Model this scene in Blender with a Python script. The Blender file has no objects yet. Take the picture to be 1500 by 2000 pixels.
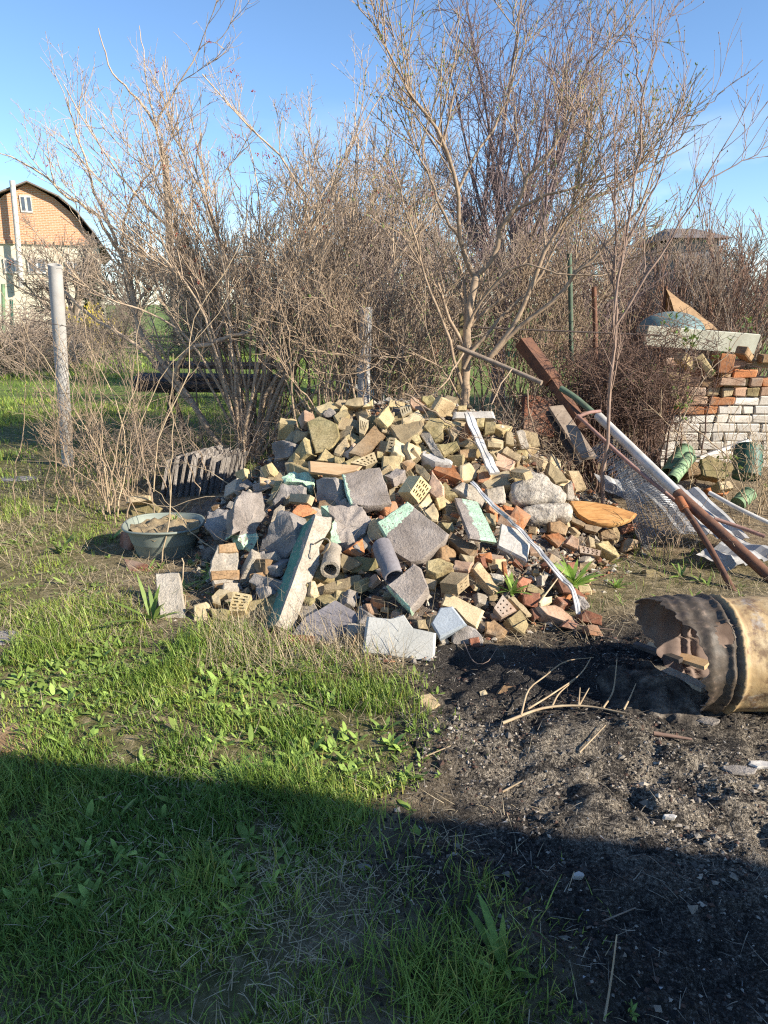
import bpy, math, random
import numpy as np
from math import radians, sin, cos, pi
rng = np.random.default_rng(7)
random.seed(7)
sc = bpy.context.scene
COL = sc.collection
# ---------------------------------------------------------------- camera, sky, sun, exposure
CAMH, PITCH, FPX = 1.7, radians(16.5), 1387.0
cam = bpy.data.cameras.new("camera")
cam.sensor_fit = 'VERTICAL'; cam.sensor_height = 36.0; cam.lens = 36.0*FPX/2000.0
cam.clip_start = 0.05; cam.clip_end = 2000
co = bpy.data.objects.new("camera", cam); COL.objects.link(co)
co.location = (0, 0, CAMH); co.rotation_euler = (pi/2-PITCH, 0, 0)
sc.camera = co
SUN_AZ, SUN_EL = radians(64), radians(27)      # azimuth from straight behind the camera towards the right
TOSUN = np.array([sin(SUN_AZ)*cos(SUN_EL), -cos(SUN_AZ)*cos(SUN_EL), sin(SUN_EL)])
w = bpy.data.worlds.new("World"); sc.world = w; w.use_nodes = True
nt = w.node_tree; nt.nodes.clear()
wo = nt.nodes.new('ShaderNodeOutputWorld'); bg = nt.nodes.new('ShaderNodeBackground')
sky = nt.nodes.new('ShaderNodeTexSky'); sky.sky_type = 'NISHITA'; sky.sun_disc = False
sky.sun_elevation = SUN_EL; sky.sun_rotation = pi-SUN_AZ
sky.altitude = 500; sky.air_density = 1.0; sky.dust_density = 0.0; sky.ozone_density = 5.0
bg.inputs['Strength'].default_value = 0.105
# thin clouds low over the horizon
tc = nt.nodes.new('ShaderNodeTexCoord'); mp = nt.nodes.new('ShaderNodeMapping'); mp.inputs['Scale'].default_value = (1, 1, 3.2)
nz = nt.nodes.new('ShaderNodeTexNoise'); nz.inputs['Scale'].default_value = 5.0; nz.inputs['Detail'].default_value = 6
rp = nt.nodes.new('ShaderNodeValToRGB'); rp.color_ramp.elements[0].position = .52; rp.color_ramp.elements[1].position = .72
sx = nt.nodes.new('ShaderNodeSeparateXYZ'); mr = nt.nodes.new('ShaderNodeMapRange')
mr.inputs['From Min'].default_value = .24; mr.inputs['From Max'].default_value = .05; mr.inputs['To Min'].default_value = 0; mr.inputs['To Max'].default_value = .55
mu = nt.nodes.new('ShaderNodeMath'); mu.operation = 'MULTIPLY'
mx = nt.nodes.new('ShaderNodeMix'); mx.data_type = 'RGBA'; mx.inputs['B'].default_value = (7.5, 7.8, 8.2, 1)
L = nt.links.new
L(tc.outputs['Generated'], mp.inputs['Vector']); L(mp.outputs[0], nz.inputs['Vector']); L(nz.outputs['Fac'], rp.inputs['Fac'])
L(tc.outputs['Generated'], sx.inputs[0]); L(sx.outputs['Z'], mr.inputs['Value']); L(mr.outputs[0], mu.inputs[0]); L(rp.outputs['Color'], mu.inputs[1])
L(mu.outputs[0], mx.inputs['Factor']); L(sky.outputs[0], mx.inputs['A']); L(mx.outputs['Result'], bg.inputs['Color']); L(bg.outputs[0], wo.inputs['Surface'])
sl = bpy.data.lights.new("sun", 'SUN'); sl.energy = 4.6; sl.angle = radians(0.5); sl.color = (1, .91, .77)
so = bpy.data.objects.new("sun", sl); COL.objects.link(so)
so.rotation_euler = (pi/2-SUN_EL, 0, SUN_AZ); so.location = (8, -5, 6)
vs = sc.view_settings
sc.display_settings.display_device = 'sRGB'
vs.view_transform = 'Standard'; vs.look = 'None'; vs.exposure = 1.08; vs.gamma = 1.0; vs.use_curve_mapping = False
sc.cycles.use_denoising = False; sc.cycles.filter_width = 1.2; sc.cycles.sample_clamp_indirect = 3.0
sc.cycles.max_bounces = 5; sc.cycles.diffuse_bounces = 3; sc.cycles.transparent_max_bounces = 8

# ---------------------------------------------------------------- helpers
FWD = np.array([0, cos(PITCH), -sin(PITCH)]); UPV = np.array([0, sin(PITCH), cos(PITCH)]); RGT = np.array([1., 0, 0])
EYE = np.array([0, 0, CAMH])
def ray(px, py):
    return RGT*((px-750)/FPX) + UPV*((1000-py)/FPX) + FWD
def atY(px, py, Y):
    r = ray(px, py); return EYE + r*(Y/r[1])
def gp(px, py, z=0.0):
    r = ray(px, py); return EYE + r*((z-CAMH)/r[2])
def topx(P):
    q = np.asarray(P, float)-EYE; zc = q@FWD
    return np.stack([750+FPX*(q@RGT)/zc, 1000-FPX*(q@UPV)/zc], -1)
def nrm(v):
    v = np.asarray(v, float); return v/(np.linalg.norm(v, axis=-1, keepdims=True)+1e-12)
def _h(ix, iy, iz):
    n = (ix.astype(np.int64)*374761393 + iy.astype(np.int64)*668265263 + iz.astype(np.int64)*2147483647) & 0xffffffff
    n = ((n ^ (n >> 13))*1274126177) & 0xffffffff
    return ((n ^ (n >> 16)) & 0xffff)/32767.5-1.0
def vnoise(p):
    p = np.asarray(p, float); i = np.floor(p).astype(np.int64); f = p-i; f = f*f*(3-2*f)
    r = 0
    for a in (0, 1):
        for b in (0, 1):
            for c in (0, 1):
                wgt = (f[..., 0] if a else 1-f[..., 0])*(f[..., 1] if b else 1-f[..., 1])*(f[..., 2] if c else 1-f[..., 2])
                r = r + wgt*_h(i[..., 0]+a, i[..., 1]+b, i[..., 2]+c)
    return r
def fbm(p, o=3):
    p = np.asarray(p, float); r = 0; a = 1
    for k in range(o):
        r = r + a*vnoise(p*2**k+17.3*k); a *= .5
    return r
def fb2(x, y, s, o=3, z=0.0):
    return fbm(np.stack([x*s, y*s, np.zeros_like(x)+z], -1), o)
def mk_mesh(name, V, Fs, smooth=False, sharp=None, attrs=None):
    """V (n,3); Fs list of (m,k) index arrays; attrs {name: (n,) floats or (n,3) colours}"""
    me = bpy.data.meshes.new(name)
    V = np.asarray(V, np.float32)
    Fs = [np.asarray(f, np.int32) for f in Fs if len(f)]
    me.vertices.add(len(V)); me.vertices.foreach_set('co', V.ravel())
    nl = sum(f.size for f in Fs); npol = sum(len(f) for f in Fs)
    me.loops.add(nl); me.polygons.add(npol)
    me.loops.foreach_set('vertex_index', np.concatenate([f.ravel() for f in Fs]))
    tot = np.concatenate([np.full(len(f), f.shape[1], np.int32) for f in Fs])
    st = np.concatenate([[0], np.cumsum(tot)[:-1]]).astype(np.int32)
    me.polygons.foreach_set('loop_start', st)
    try: me.polygons.foreach_set('loop_total', tot)
    except Exception: pass
    me.polygons.foreach_set('use_smooth', np.full(npol, bool(smooth)))
    for k, a in (attrs or {}).items():
        a = np.asarray(a, np.float32)
        if a.ndim == 1:
            at = me.attributes.new(k, 'FLOAT', 'POINT'); at.data.foreach_set('value', a)
        else:
            at = me.attributes.new(k, 'FLOAT_COLOR', 'POINT')
            at.data.foreach_set('color', np.concatenate([a, np.ones((len(a), 1), np.float32)], 1).ravel())
    me.update(calc_edges=True)
    if sharp is not None and smooth: me.set_sharp_from_angle(angle=radians(sharp))
    return me
def tag(o, label=None, cat=None, group=None, kind=None):
    if label: o['label'] = label
    if cat: o['category'] = cat
    if group: o['group'] = group
    if kind: o['kind'] = kind
    return o
def root(name, loc, label, cat, group=None):
    o = bpy.data.objects.new(name, None); COL.objects.link(o); o.location = loc; o.empty_display_size = .05
    return tag(o, label, cat, group)
def link(name, me, mat, parent=None, loc=None):
    o = bpy.data.objects.new(name, me); COL.objects.link(o)
    if mat is not None: me.materials.append(mat)
    if parent is not None: o.parent = parent
    if loc is not None: o.location = loc
    return o
def wpos(r):
    v = np.zeros(3)
    while r is not None: v = v+np.array(r.location); r = r.parent
    return v
def build(name, V, Fs, mat, parent=None, **kw):
    """V in world coordinates; the object's origin goes to its foot (or to its parent's)"""
    V = np.asarray(V, float)
    if parent is None:
        c = np.array([(V[:, 0].min()+V[:, 0].max())/2, (V[:, 1].min()+V[:, 1].max())/2, V[:, 2].min()])
        return link(name, mk_mesh(name, V-c, Fs, **kw), mat, None, c)
    return link(name, mk_mesh(name, V-wpos(parent), Fs, **kw), mat, parent)
class Bag:
    """collects pieces of one mesh"""
    def __init__(s): s.V = []; s.F = []; s.A = {}; s.n = 0
    def add(s, V, Fs, **at):
        V = np.asarray(V, float).reshape(-1, 3); s.V.append(V)
        for f in Fs:
            f = np.asarray(f, np.int64)
            if len(f): s.F.append(f+s.n)
        for k, a in at.items(): s.A.setdefault(k, []).append(np.asarray(a, float))
        s.n += len(V)
    def out(s, name, mat, parent=None, **kw):
        by = {}
        for f in s.F: by.setdefault(f.shape[1], []).append(f)
        return build(name, np.concatenate(s.V), [np.concatenate(v) for v in by.values()], mat, parent,
                     attrs={k: np.concatenate(v) for k, v in s.A.items()}, **kw)
def tubes(P, R, k=4, cap=False):
    """P (N,S,3) polylines, R (N,S) radii -> V, [quads]"""
    P = np.asarray(P, float); R = np.asarray(R, float); N, S, _ = P.shape
    T = np.empty_like(P); T[:, 1:-1] = P[:, 2:]-P[:, :-2]; T[:, 0] = P[:, 1]-P[:, 0]; T[:, -1] = P[:, -1]-P[:, -2]
    T = nrm(T)
    ref = np.where(np.abs(T[:, :1, 2:3]) > .85, np.array([1., .2, 0]), np.array([.1, .2, 1.]))
    A = nrm(np.cross(T, np.broadcast_to(ref, T.shape))); B = np.cross(T, A)
    th = np.arange(k)*2*pi/k
    V = P[:, :, None]+R[:, :, None, None]*(A[:, :, None]*np.cos(th)[:, None]+B[:, :, None]*np.sin(th)[:, None])
    idx = np.arange(N*S*k).reshape(N, S, k)
    nx = np.roll(idx, -1, 2)
    Q = np.stack([idx[:, :-1], nx[:, :-1], nx[:, 1:], idx[:, 1:]], -1).reshape(-1, 4)
    Fs = [Q]
    if cap:
        Fs.append(idx[:, 0, ::-1].reshape(-1, k)); Fs.append(idx[:, -1].reshape(-1, k))
    return V.reshape(-1, 3), Fs
def resample(pts, n):
    p = np.asarray(pts, float)
    if len(p) > 2:                       # Catmull-Rom
        e = np.concatenate([[2*p[0]-p[1]], p, [2*p[-1]-p[-2]]]); out = []
        for i in range(1, len(e)-2):
            t = np.linspace(0, 1, 8, endpoint=False)[:, None]; a, b, c, d = e[i-1], e[i], e[i+1], e[i+2]
            out.append(.5*(2*b+(c-a)*t+(2*a-5*b+4*c-d)*t*t+(3*b-a-3*c+d)*t**3))
        p = np.concatenate(out+[p[-1:]])
    s = np.concatenate([[0], np.cumsum(np.linalg.norm(np.diff(p, axis=0), axis=1))])
    u = np.linspace(0, s[-1], n)
    return np.stack([np.interp(u, s, p[:, i]) for i in range(3)], -1)
def boxVF(x0, x1, y0, y1, z0, z1):
    V = [(x, y, z) for z in (z0, z1) for x, y in ((x0, y0), (x1, y0), (x1, y1), (x0, y1))]
    return np.array(V, float), [np.array([(0, 3, 2, 1), (4, 5, 6, 7), (0, 1, 5, 4), (1, 2, 6, 5), (2, 3, 7, 6), (3, 0, 4, 7)])]
def slabVF(A, B, wdt, thk, up=(0, 0, 1)):
    """a board from A to B, width along `side`, thickness along `up`"""
    A = np.asarray(A, float); B = np.asarray(B, float); t = nrm(B-A); s = nrm(np.cross(t, up)); u = np.cross(s, t)
    V = [P+s*wdt/2*a+u*thk/2*b for P in (A, B) for a, b in ((-1, -1), (1, -1), (1, 1), (-1, 1))]
    return np.array(V), [np.array([(0, 1, 2, 3), (4, 7, 6, 5), (0, 4, 5, 1), (1, 5, 6, 2), (2, 6, 7, 3), (3, 7, 4, 0)])]
def polyd(x, y, poly):
    """signed distance to polygon, inside positive"""
    p = np.asarray(poly, float); d = np.full(x.shape, 1e9); ins = np.zeros(x.shape, bool)
    for a, b in zip(p, np.roll(p, -1, 0)):
        e = b-a; t = np.clip(((x-a[0])*e[0]+(y-a[1])*e[1])/(e@e+1e-12), 0, 1)
        d = np.minimum(d, np.hypot(x-a[0]-t*e[0], y-a[1]-t*e[1]))
        if abs(e[1]) > 1e-12:
            c = ((a[1] > y) != (b[1] > y)) & (x < e[0]*(y-a[1])/e[1]+a[0]); ins ^= c
    return np.where(ins, d, -d)
def gpoly(pts): return [gp(*q)[:2] for q in pts]

# ---------------------------------------------------------------- materials
def newmat(name):
    m = bpy.data.materials.new(name); m.use_nodes = True
    t = m.node_tree; return m, t, t.nodes['Principled BSDF']
def nd(t, ty, **kw):
    n = t.nodes.new(ty)
    for k, v in kw.items():
        if k in n.inputs: n.inputs[k].default_value = v
        else: setattr(n, k, v)
    return n
def ramp(t, src, stops):
    r = t.nodes.new('ShaderNodeValToRGB'); e = r.color_ramp.elements
    while len(e) < len(stops): e.new(.5)
    for el, (p, c) in zip(e, stops):
        el.position = p; el.color = (*c, 1) if len(c) == 3 else c
    t.links.new(src, r.inputs['Fac']); return r.outputs['Color']
def mixc(t, f, a, b, bt='MIX'):
    m = t.nodes.new('ShaderNodeMix'); m.data_type = 'RGBA'; m.blend_type = bt
    for s, v in (('Factor', f), ('A', a), ('B', b)):
        if hasattr(v, 'is_linked') or hasattr(v, 'links'): t.links.new(v, m.inputs[s])
        else: m.inputs[s].default_value = v if s == 'Factor' else (*v, 1)
    return m.outputs['Result']
def mth(t, op, a, b=None):
    m = t.nodes.new('ShaderNodeMath'); m.operation = op
    for i, v in enumerate((a, b)):
        if v is None: continue
        if hasattr(v, 'links'): t.links.new(v, m.inputs[i])
        else: m.inputs[i].default_value = v
    return m.outputs[0]
def noise(t, vec, scale, detail=4, rough=.55):
    n = nd(t, 'ShaderNodeTexNoise'); n.inputs['Scale'].default_value = scale; n.inputs['Detail'].default_value = detail; n.inputs['Roughness'].default_value = rough
    t.links.new(vec, n.inputs['Vector']); return n.outputs['Fac']
def attr(t, name, out='Fac'):
    a = t.nodes.new('ShaderNodeAttribute'); a.attribute_name = name; return a.outputs[out]
def vecs(t, rnd=True):
    c = t.nodes.new('ShaderNodeTexCoord').outputs['Object']
    if not rnd: return c, None
    oi = t.nodes.new('ShaderNodeObjectInfo'); a = nd(t, 'ShaderNodeVectorMath', operation='ADD')
    s = nd(t, 'ShaderNodeVectorMath', operation='SCALE'); s.inputs['Scale'].default_value = 37.0
    cb = t.nodes.new('ShaderNodeCombineXYZ')
    for i in range(3): t.links.new(oi.outputs['Random'], cb.inputs[i])
    t.links.new(cb.outputs[0], s.inputs[0]); t.links.new(c, a.inputs[0]); t.links.new(s.outputs[0], a.inputs[1])
    return a.outputs[0], oi.outputs['Random']
def setbump(t, b, h, strength, dist=.01):
    n = nd(t, 'ShaderNodeBump'); n.inputs['Strength'].default_value = strength; n.inputs['Distance'].default_value = dist
    t.links.new(h, n.inputs['Height']); t.links.new(n.outputs[0], b.inputs['Normal'])
def stone(name, stops, scale=6, bump=.6, spk=.35, spk_scale=90, rough=.95, tint=.35, paint=None, dist=.008, stain=None):
    m, t, b = newmat(name); v, r = vecs(t)
    c = ramp(t, noise(t, v, scale, 5), stops)
    sp = noise(t, v, spk_scale, 3, .7)
    c = mixc(t, 1.0, c, ramp(t, sp, [(.3, (1-spk,)*3), (.55, (1,)*3), (.75, (1+spk*.5,)*3)]), 'MULTIPLY')
    if stain:
        c = mixc(t, ramp(t, noise(t, v, 3.1, 4, .6), [(.52, (0,)*3), (.66, (stain[1],)*3)]), c, stain[0])
    hs = nd(t, 'ShaderNodeHueSaturation')
    mrr = nd(t, 'ShaderNodeMapRange'); mrr.inputs['To Min'].default_value = 1-tint; mrr.inputs['To Max'].default_value = 1+tint*.7
    t.links.new(r, mrr.inputs['Value']); t.links.new(mrr.outputs[0], hs.inputs['Value']); t.links.new(c, hs.inputs['Color'])
    c = hs.outputs[0]
    if paint:
        n1 = noise(t, v, 14, 6, .7); n2 = noise(t, v, 60, 3)
        f = mth(t, 'ADD', attr(t, 'paint'), mth(t, 'MULTIPLY', mth(t, 'SUBTRACT', n1, .5), 26.0))
        f = mth(t, 'MULTIPLY', mth(t, 'GREATER_THAN', f, 0), mth(t, 'GREATER_THAN', mth(t, 'ADD', mth(t, 'MULTIPLY', n2, .6), mth(t, 'MULTIPLY', noise(t, v, 9, 6, .75), .5)), .47))
        c = mixc(t, f, c, ramp(t, n1, [(.3, [q*.62 for q in paint]), (.5, [q*.9 for q in paint]), (.7, [q*1.1 for q in paint])]))
    t.links.new(c, b.inputs['Base Color']); b.inputs['Roughness'].default_value = rough
    b.inputs['Specular IOR Level'].default_value = .25
    hh = mth(t, 'ADD', mth(t, 'MULTIPLY', noise(t, v, 28, 6, .7), 1.0), mth(t, 'MULTIPLY', sp, .45))
    setbump(t, b, hh, bump, dist)
    return m
def plain(name, a, b2=None, scale=8, rough=.7, bump=.2, metal=0, tint=.15, stretch=None, spec=.3):
    b2 = b2 or [q*.7 for q in a]
    m, t, b = newmat(name); v, r = vecs(t)
    if stretch:
        mp = nd(t, 'ShaderNodeMapping'); mp.inputs['Scale'].default_value = stretch; t.links.new(v, mp.inputs['Vector']); v = mp.outputs[0]
    n1 = noise(t, v, scale, 6, .65)
    c = ramp(t, n1, [(.33, b2), (.66, a)])
    hs = nd(t, 'ShaderNodeHueSaturation'); mrr = nd(t, 'ShaderNodeMapRange'); mrr.inputs['To Min'].default_value = 1-tint; mrr.inputs['To Max'].default_value = 1+tint
    t.links.new(r, mrr.inputs['Value']); t.links.new(mrr.outputs[0], hs.inputs['Value']); t.links.new(c, hs.inputs['Color'])
    t.links.new(hs.outputs[0], b.inputs['Base Color']); b.inputs['Roughness'].default_value = rough; b.inputs['Metallic'].default_value = metal
    b.inputs['Specular IOR Level'].default_value = spec
    if bump: setbump(t, b, noise(t, v, scale*5, 5, .7), bump, .004)
    return m
def colmat(name, rough=.8, trans=0.0, bump=0):
    """takes its colour from the 'col' attribute"""
    m, t, b = newmat(name); c = attr(t, 'col', 'Color'); v = t.nodes.new('ShaderNodeTexCoord').outputs['Object']
    c = mixc(t, 1.0, c, ramp(t, noise(t, v, 45, 3), [(.3, (.78,)*3), (.7, (1.15,)*3)]), 'MULTIPLY')
    t.links.new(c, b.inputs['Base Color']); b.inputs['Roughness'].default_value = rough; b.inputs['Specular IOR Level'].default_value = .3
    if bump: setbump(t, b, noise(t, v, 120, 4), bump, .004)
    if trans:
        tr = nd(t, 'ShaderNodeBsdfTranslucent'); t.links.new(c, tr.inputs['Color']); ms = nd(t, 'ShaderNodeMixShader'); ms.inputs[0].default_value = trans
        t.links.new(b.outputs[0], ms.inputs[1]); t.links.new(tr.outputs[0], ms.inputs[2]); t.links.new(ms.outputs[0], t.nodes['Material Output'].inputs['Surface'])
    return m
GREEN = (.50, .69, .49)
MT = {
 'yel': stone('yellow_brick', [(.25, (.33, .235, .11)), (.5, (.52, .405, .21)), (.75, (.62, .52, .31))], 5, .6, .35, 110, stain=((.28, .22, .13), .6)),
 'pale': stone('pale_brick', [(.25, (.37, .28, .155)), (.55, (.54, .435, .265)), (.8, (.65, .555, .38))], 5, .45, .25, 110, stain=((.30, .22, .12), .6)),
 'tan': stone('tan_brick', [(.25, (.27, .19, .105)), (.5, (.43, .33, .195)), (.75, (.53, .43, .285))], 6, .7, .4, 90, stain=((.24, .2, .12), .5)),
 'brown': stone('brown_brick', [(.25, (.17, .10, .055)), (.5, (.30, .19, .10)), (.75, (.38, .27, .16))], 6, .7, .4, 80, stain=((.40, .36, .28), .5)),
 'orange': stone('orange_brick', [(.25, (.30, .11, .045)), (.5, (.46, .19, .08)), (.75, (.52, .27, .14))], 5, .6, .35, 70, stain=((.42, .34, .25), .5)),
 'red': stone('red_brick', [(.25, (.19, .075, .045)), (.5, (.29, .125, .075)), (.75, (.38, .20, .13))], 6, .6, .35, 80, stain=((.38, .31, .24), .6)),
 'pink': stone('pinkish_brick', [(.25, (.36, .22, .14)), (.5, (.46, .30, .20)), (.75, (.52, .38, .27))], 5, .5, .3, 80, stain=((.5, .45, .38), .6)),
 'olive': stone('mossy_brick', [(.25, (.20, .145, .07)), (.5, (.37, .295, .15)), (.75, (.49, .41, .24))], 7, .8, .45, 70, stain=((.20, .18, .08), .7)),
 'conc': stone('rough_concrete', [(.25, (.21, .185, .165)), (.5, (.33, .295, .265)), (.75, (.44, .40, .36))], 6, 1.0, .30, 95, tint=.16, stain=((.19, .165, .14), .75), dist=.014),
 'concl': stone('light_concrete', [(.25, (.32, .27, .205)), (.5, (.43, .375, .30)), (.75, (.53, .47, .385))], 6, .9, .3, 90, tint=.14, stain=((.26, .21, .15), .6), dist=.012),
 'concp': stone('painted_concrete', [(.25, (.235, .195, .165)), (.5, (.34, .29, .25)), (.75, (.43, .375, .325))], 6, .9, .28, 100, tint=.12, stain=((.20, .165, .135), .7), paint=GREEN, dist=.012),
 'conclp': stone('painted_light_concrete', [(.25, (.35, .295, .225)), (.5, (.46, .40, .32)), (.75, (.56, .50, .41))], 9, .9, .4, 80, tint=.08, paint=(.14, .30, .22), dist=.012),
 'slate': stone('grey_slate', [(.25, (.17, .155, .16)), (.5, (.235, .215, .22)), (.75, (.30, .28, .275))], 4, .35, .25, 60, tint=.06),
 'grey': stone('pale_grey_tile', [(.25, (.38, .38, .35)), (.5, (.45, .445, .41)), (.75, (.51, .50, .46))], 5, .35, .18, 120, tint=.05, stain=((.36, .34, .30), .35)),
 'blue': stone('bluish_grey_tile', [(.25, (.33, .37, .40)), (.5, (.39, .43, .465)), (.75, (.43, .47, .50))], 5, .4, .22, 130, tint=.05),
 'white': stone('weathered_white', [(.25, (.40, .365, .32)), (.5, (.52, .485, .435)), (.75, (.62, .58, .53))], 8, .4, .25, 60, tint=.06),
 'board': plain('pale_wood_board', (.60, .42, .25), (.50, .32, .17), 4, .8, .25, stretch=(3, 14, 14)),
 'cement': stone('set_cement', [(.25, (.35, .30, .245)), (.5, (.48, .425, .35)), (.75, (.58, .52, .44))], 12, 1.0, .55, 45, tint=.06, dist=.02),
}
MT['mortar'] = MT['concl']
bark = {
 'tan': plain('tan_bark', (.41, .305, .205), (.23, .165, .11), 18, .85, .4, tint=.08),
 'vib': plain('pale_tan_bark', (.58, .445, .31), (.34, .25, .17), 18, .85, .4, tint=.06),
 'bram': plain('dark_bramble', (.20, .125, .09), (.10, .065, .05), 9, .9, .2, tint=.1),
 'grey': plain('grey_bark', (.33, .26, .195), (.18, .135, .10), 16, .9, .5, tint=.08),
 'red': plain('reddish_bark', (.33, .23, .17), (.18, .125, .10), 16, .75, .3, tint=.08),
 'far': plain('weathered_twigs', (.36, .285, .215), (.19, .145, .115), 9, .9, .2, tint=.12),
 'rust': plain('rusty_twigs', (.36, .23, .165), (.20, .13, .10), 9, .9, .2, tint=.12),
 'straw': plain('dry_stems', (.50, .39, .25), (.32, .23, .14), 14, .85, .2, tint=.1),
 'plum': plain('purplish_twigs', (.27, .20, .185), (.17, .125, .12), 9, .9, .2, tint=.08),
}
m_bud = plain('green_buds', (.30, .36, .12), (.20, .26, .08), 20, .6, 0)
m_leaf = colmat('leaf', .55, .25)
m_grass = colmat('grass_blade', .5, .22)
m_dry = colmat('dry_straw', .85, .1)
m_crumb = colmat('crumbs', .95, 0, .5)
m_berry = plain('red_berries', (.42, .06, .025), (.28, .035, .02), 20, .4, 0)
m_wire = plain('dull_wire', (.14, .11, .095), (.08, .06, .05), 30, .6, 0, metal=.3)
m_galv = plain('galvanised_wire', (.42, .42, .42), (.30, .29, .28), 30, .45, 0, metal=.5)
m_pipe = plain('grey_asbestos_pipe', (.47, .45, .42), (.36, .345, .32), 5, .9, .3, tint=.05)
m_white = plain('white_paint', (.62, .60, .56), (.40, .37, .32), 8, .5, .15, tint=.04)
m_rust = plain('rusty_steel', (.20, .095, .055), (.10, .055, .04), 14, .85, .4, tint=.1)
m_rustp = plain('dull_pink_primer', (.34, .21, .18), (.22, .12, .09), 14, .8, .3, tint=.05)
m_gpaint = plain('green_enamel', (.21, .34, .18), (.12, .165, .09), 9, .65, .25, tint=.05)
m_dkgreen = plain('dark_green_plastic', (.035, .13, .09), (.04, .075, .055), 8, .5, .1, tint=.03)
m_dwood = plain('dark_weathered_boards', (.10, .085, .075), (.05, .042, .04), 5, .9, .4, stretch=(1, 8, 8))
m_sheet = plain('grey_sheet_metal', (.46, .46, .45), (.27, .25, .23), 6, .7, .2, metal=.1, tint=.04)
m_glass = plain('dark_pane', (.10, .12, .15), (.06, .07, .09), 3, .12, 0, tint=.1, spec=.6)
# ---------------------------------------------------------------- ground
POLY_ASH = gpoly([(800, 1265), (960, 1250), (1260, 1215), (1500, 1180), (1700, 1200), (1900, 1700), (1500, 2060), (1150, 2080), (900, 2000), (830, 1850), (760, 1700), (800, 1560), (790, 1400)])
POLY_LITSAND = gpoly([(830, 1345), (980, 1385), (1180, 1400), (1500, 1392), (1700, 1400), (1750, 1750), (1500, 1770), (1280, 1690), (1050, 1620), (900, 1560), (820, 1480)])  # sandy ash tone of the sunlit ground, stopped where shade falls
POLY_BLACK = gpoly([(850, 1275), (1010, 1262), (1240, 1262), (1370, 1330), (1360, 1395), (1100, 1390), (900, 1345)])  # charcoal mound, its black also drawn over the barrel's cast shadow
POLY_GRASSF = gpoly([(-300, 1180), (0, 1280), (60, 1180), (200, 1230), (300, 1260), (520, 1215), (600, 1262), (700, 1280), (800, 1320), (815, 1500), (700, 1580), (620, 1700), (560, 1850), (640, 2060), (-200, 2100), (-500, 1600)])
POLY_TUFT = gpoly([(850, 1840), (960, 1790), (1060, 1860), (1090, 1960), (1100, 2080), (830, 2080), (840, 1900)])
POLY_TRANS = gpoly([(560, 1570), (840, 1560), (880, 1750), (900, 1950), (760, 2060), (560, 2060), (540, 1800)])
POLY_LEFT = gpoly([(-400, 915), (110, 905), (240, 1010), (240, 1120), (300, 1240), (100, 1260), (-400, 1270)])
POLY_LAWN = [(-60, 6.75), (.1, 6.75), (.35, 9), (1.2, 24), (-4.0, 26), (-5.5, 23.5), (-30, 24)]
POLY_RIGHT = gpoly([(1060, 1190), (1110, 1090), (1250, 1060), (1330, 1100), (1600, 1090), (1650, 1175), (1330, 1165), (1240, 1195), (1120, 1215)])
BARE = [gpoly(q) for q in ([(-60, 1395), (70, 1385), (85, 1450), (60, 1500), (-60, 1500)], [(-50, 1228), (26, 1228), (34, 1268), (-40, 1280)], [(270, 1390), (420, 1420), (400, 1450), (280, 1440)])]
MC = gp(1140, 1325)[:2]; MC2 = gp(1130, 1440)[:2]
def G(x, y):
    x = np.asarray(x, float); y = np.asarray(y, float)
    near = np.exp(-((np.hypot(x, y)/14)**2))
    z = near*(.012*fb2(x, y, 2.2, 2)+.02*fb2(x, y, .55, 1))
    z = z+.10*np.exp(-(((x-MC[0])/.40)**2+((y-MC[1])/.17)**2))+.05*np.exp(-(((x-MC2[0])/.5)**2+((y-MC2[1])/.2)**2))
    ash = 1/(1+np.exp(-np.clip(polyd(x, y, POLY_ASH)/.04, -30, 30))) if np.ndim(x) else 0
    z = z+ash*(.026*fb2(x, y, 8, 3, 3.0)+.012*fb2(x, y, 26, 2, 5.0))
    return z
def masks(x, y):
    jit = .09*fb2(x, y, 3.5, 3, 9.0)
    s = lambda p, k=.06: 1/(1+np.exp(-np.clip((polyd(x, y, p)+jit)/k, -30, 30)))
    ash = s(POLY_ASH); sand = s(POLY_LITSAND, .09); black = s(POLY_BLACK, .11)
    gr = np.maximum.reduce([s(POLY_GRASSF), s(POLY_TUFT), .22*s(POLY_TRANS), .7*s(POLY_LEFT, .1), s(POLY_LAWN, .2), .5*s(POLY_RIGHT)])
    for q in BARE: gr = gr*(1-.93*s(q, .05))
    ash = ash*(1-s(POLY_TUFT)); far = np.clip((y-9)/5, 0, 1)
    return ash, sand*(1-black), black, gr, far
def axis(dense, lo, hi, grow, limit):
    a = [lo]; d = dense
    xs = list(np.arange(lo, hi, dense)); x = hi; d = dense
    while x < limit: xs.append(x); d *= grow; x += d
    return xs
pos = axis(.025, 0, 2.3, 1.12, 420); xs = np.array([-q for q in pos[:0:-1]]+pos)
yf = []; y = .9
while y < 420:
    yf.append(y); y += max(.014, .0065*y) if y < 8.5 else (.0065*8.5)*(1.1**((len(yf)-n85)))
    if y < 8.5: n85 = len(yf)
ys = np.array([-60, -20, -10, -5, -3, -2, -1, -.3, .3, .7]+yf)
X, Y = np.meshgrid(xs, ys)
Z = G(X, Y)
a_, s_, b_, g_, f_ = masks(X, Y)
idx = np.arange(X.size).reshape(X.shape)
Q = np.stack([idx[:-1, :-1], idx[:-1, 1:], idx[1:, 1:], idx[1:, :-1]], -1).reshape(-1, 4)
m_ground, t, b = newmat('garden_soil'); v = t.nodes.new('ShaderNodeTexCoord').outputs['Object']
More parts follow.
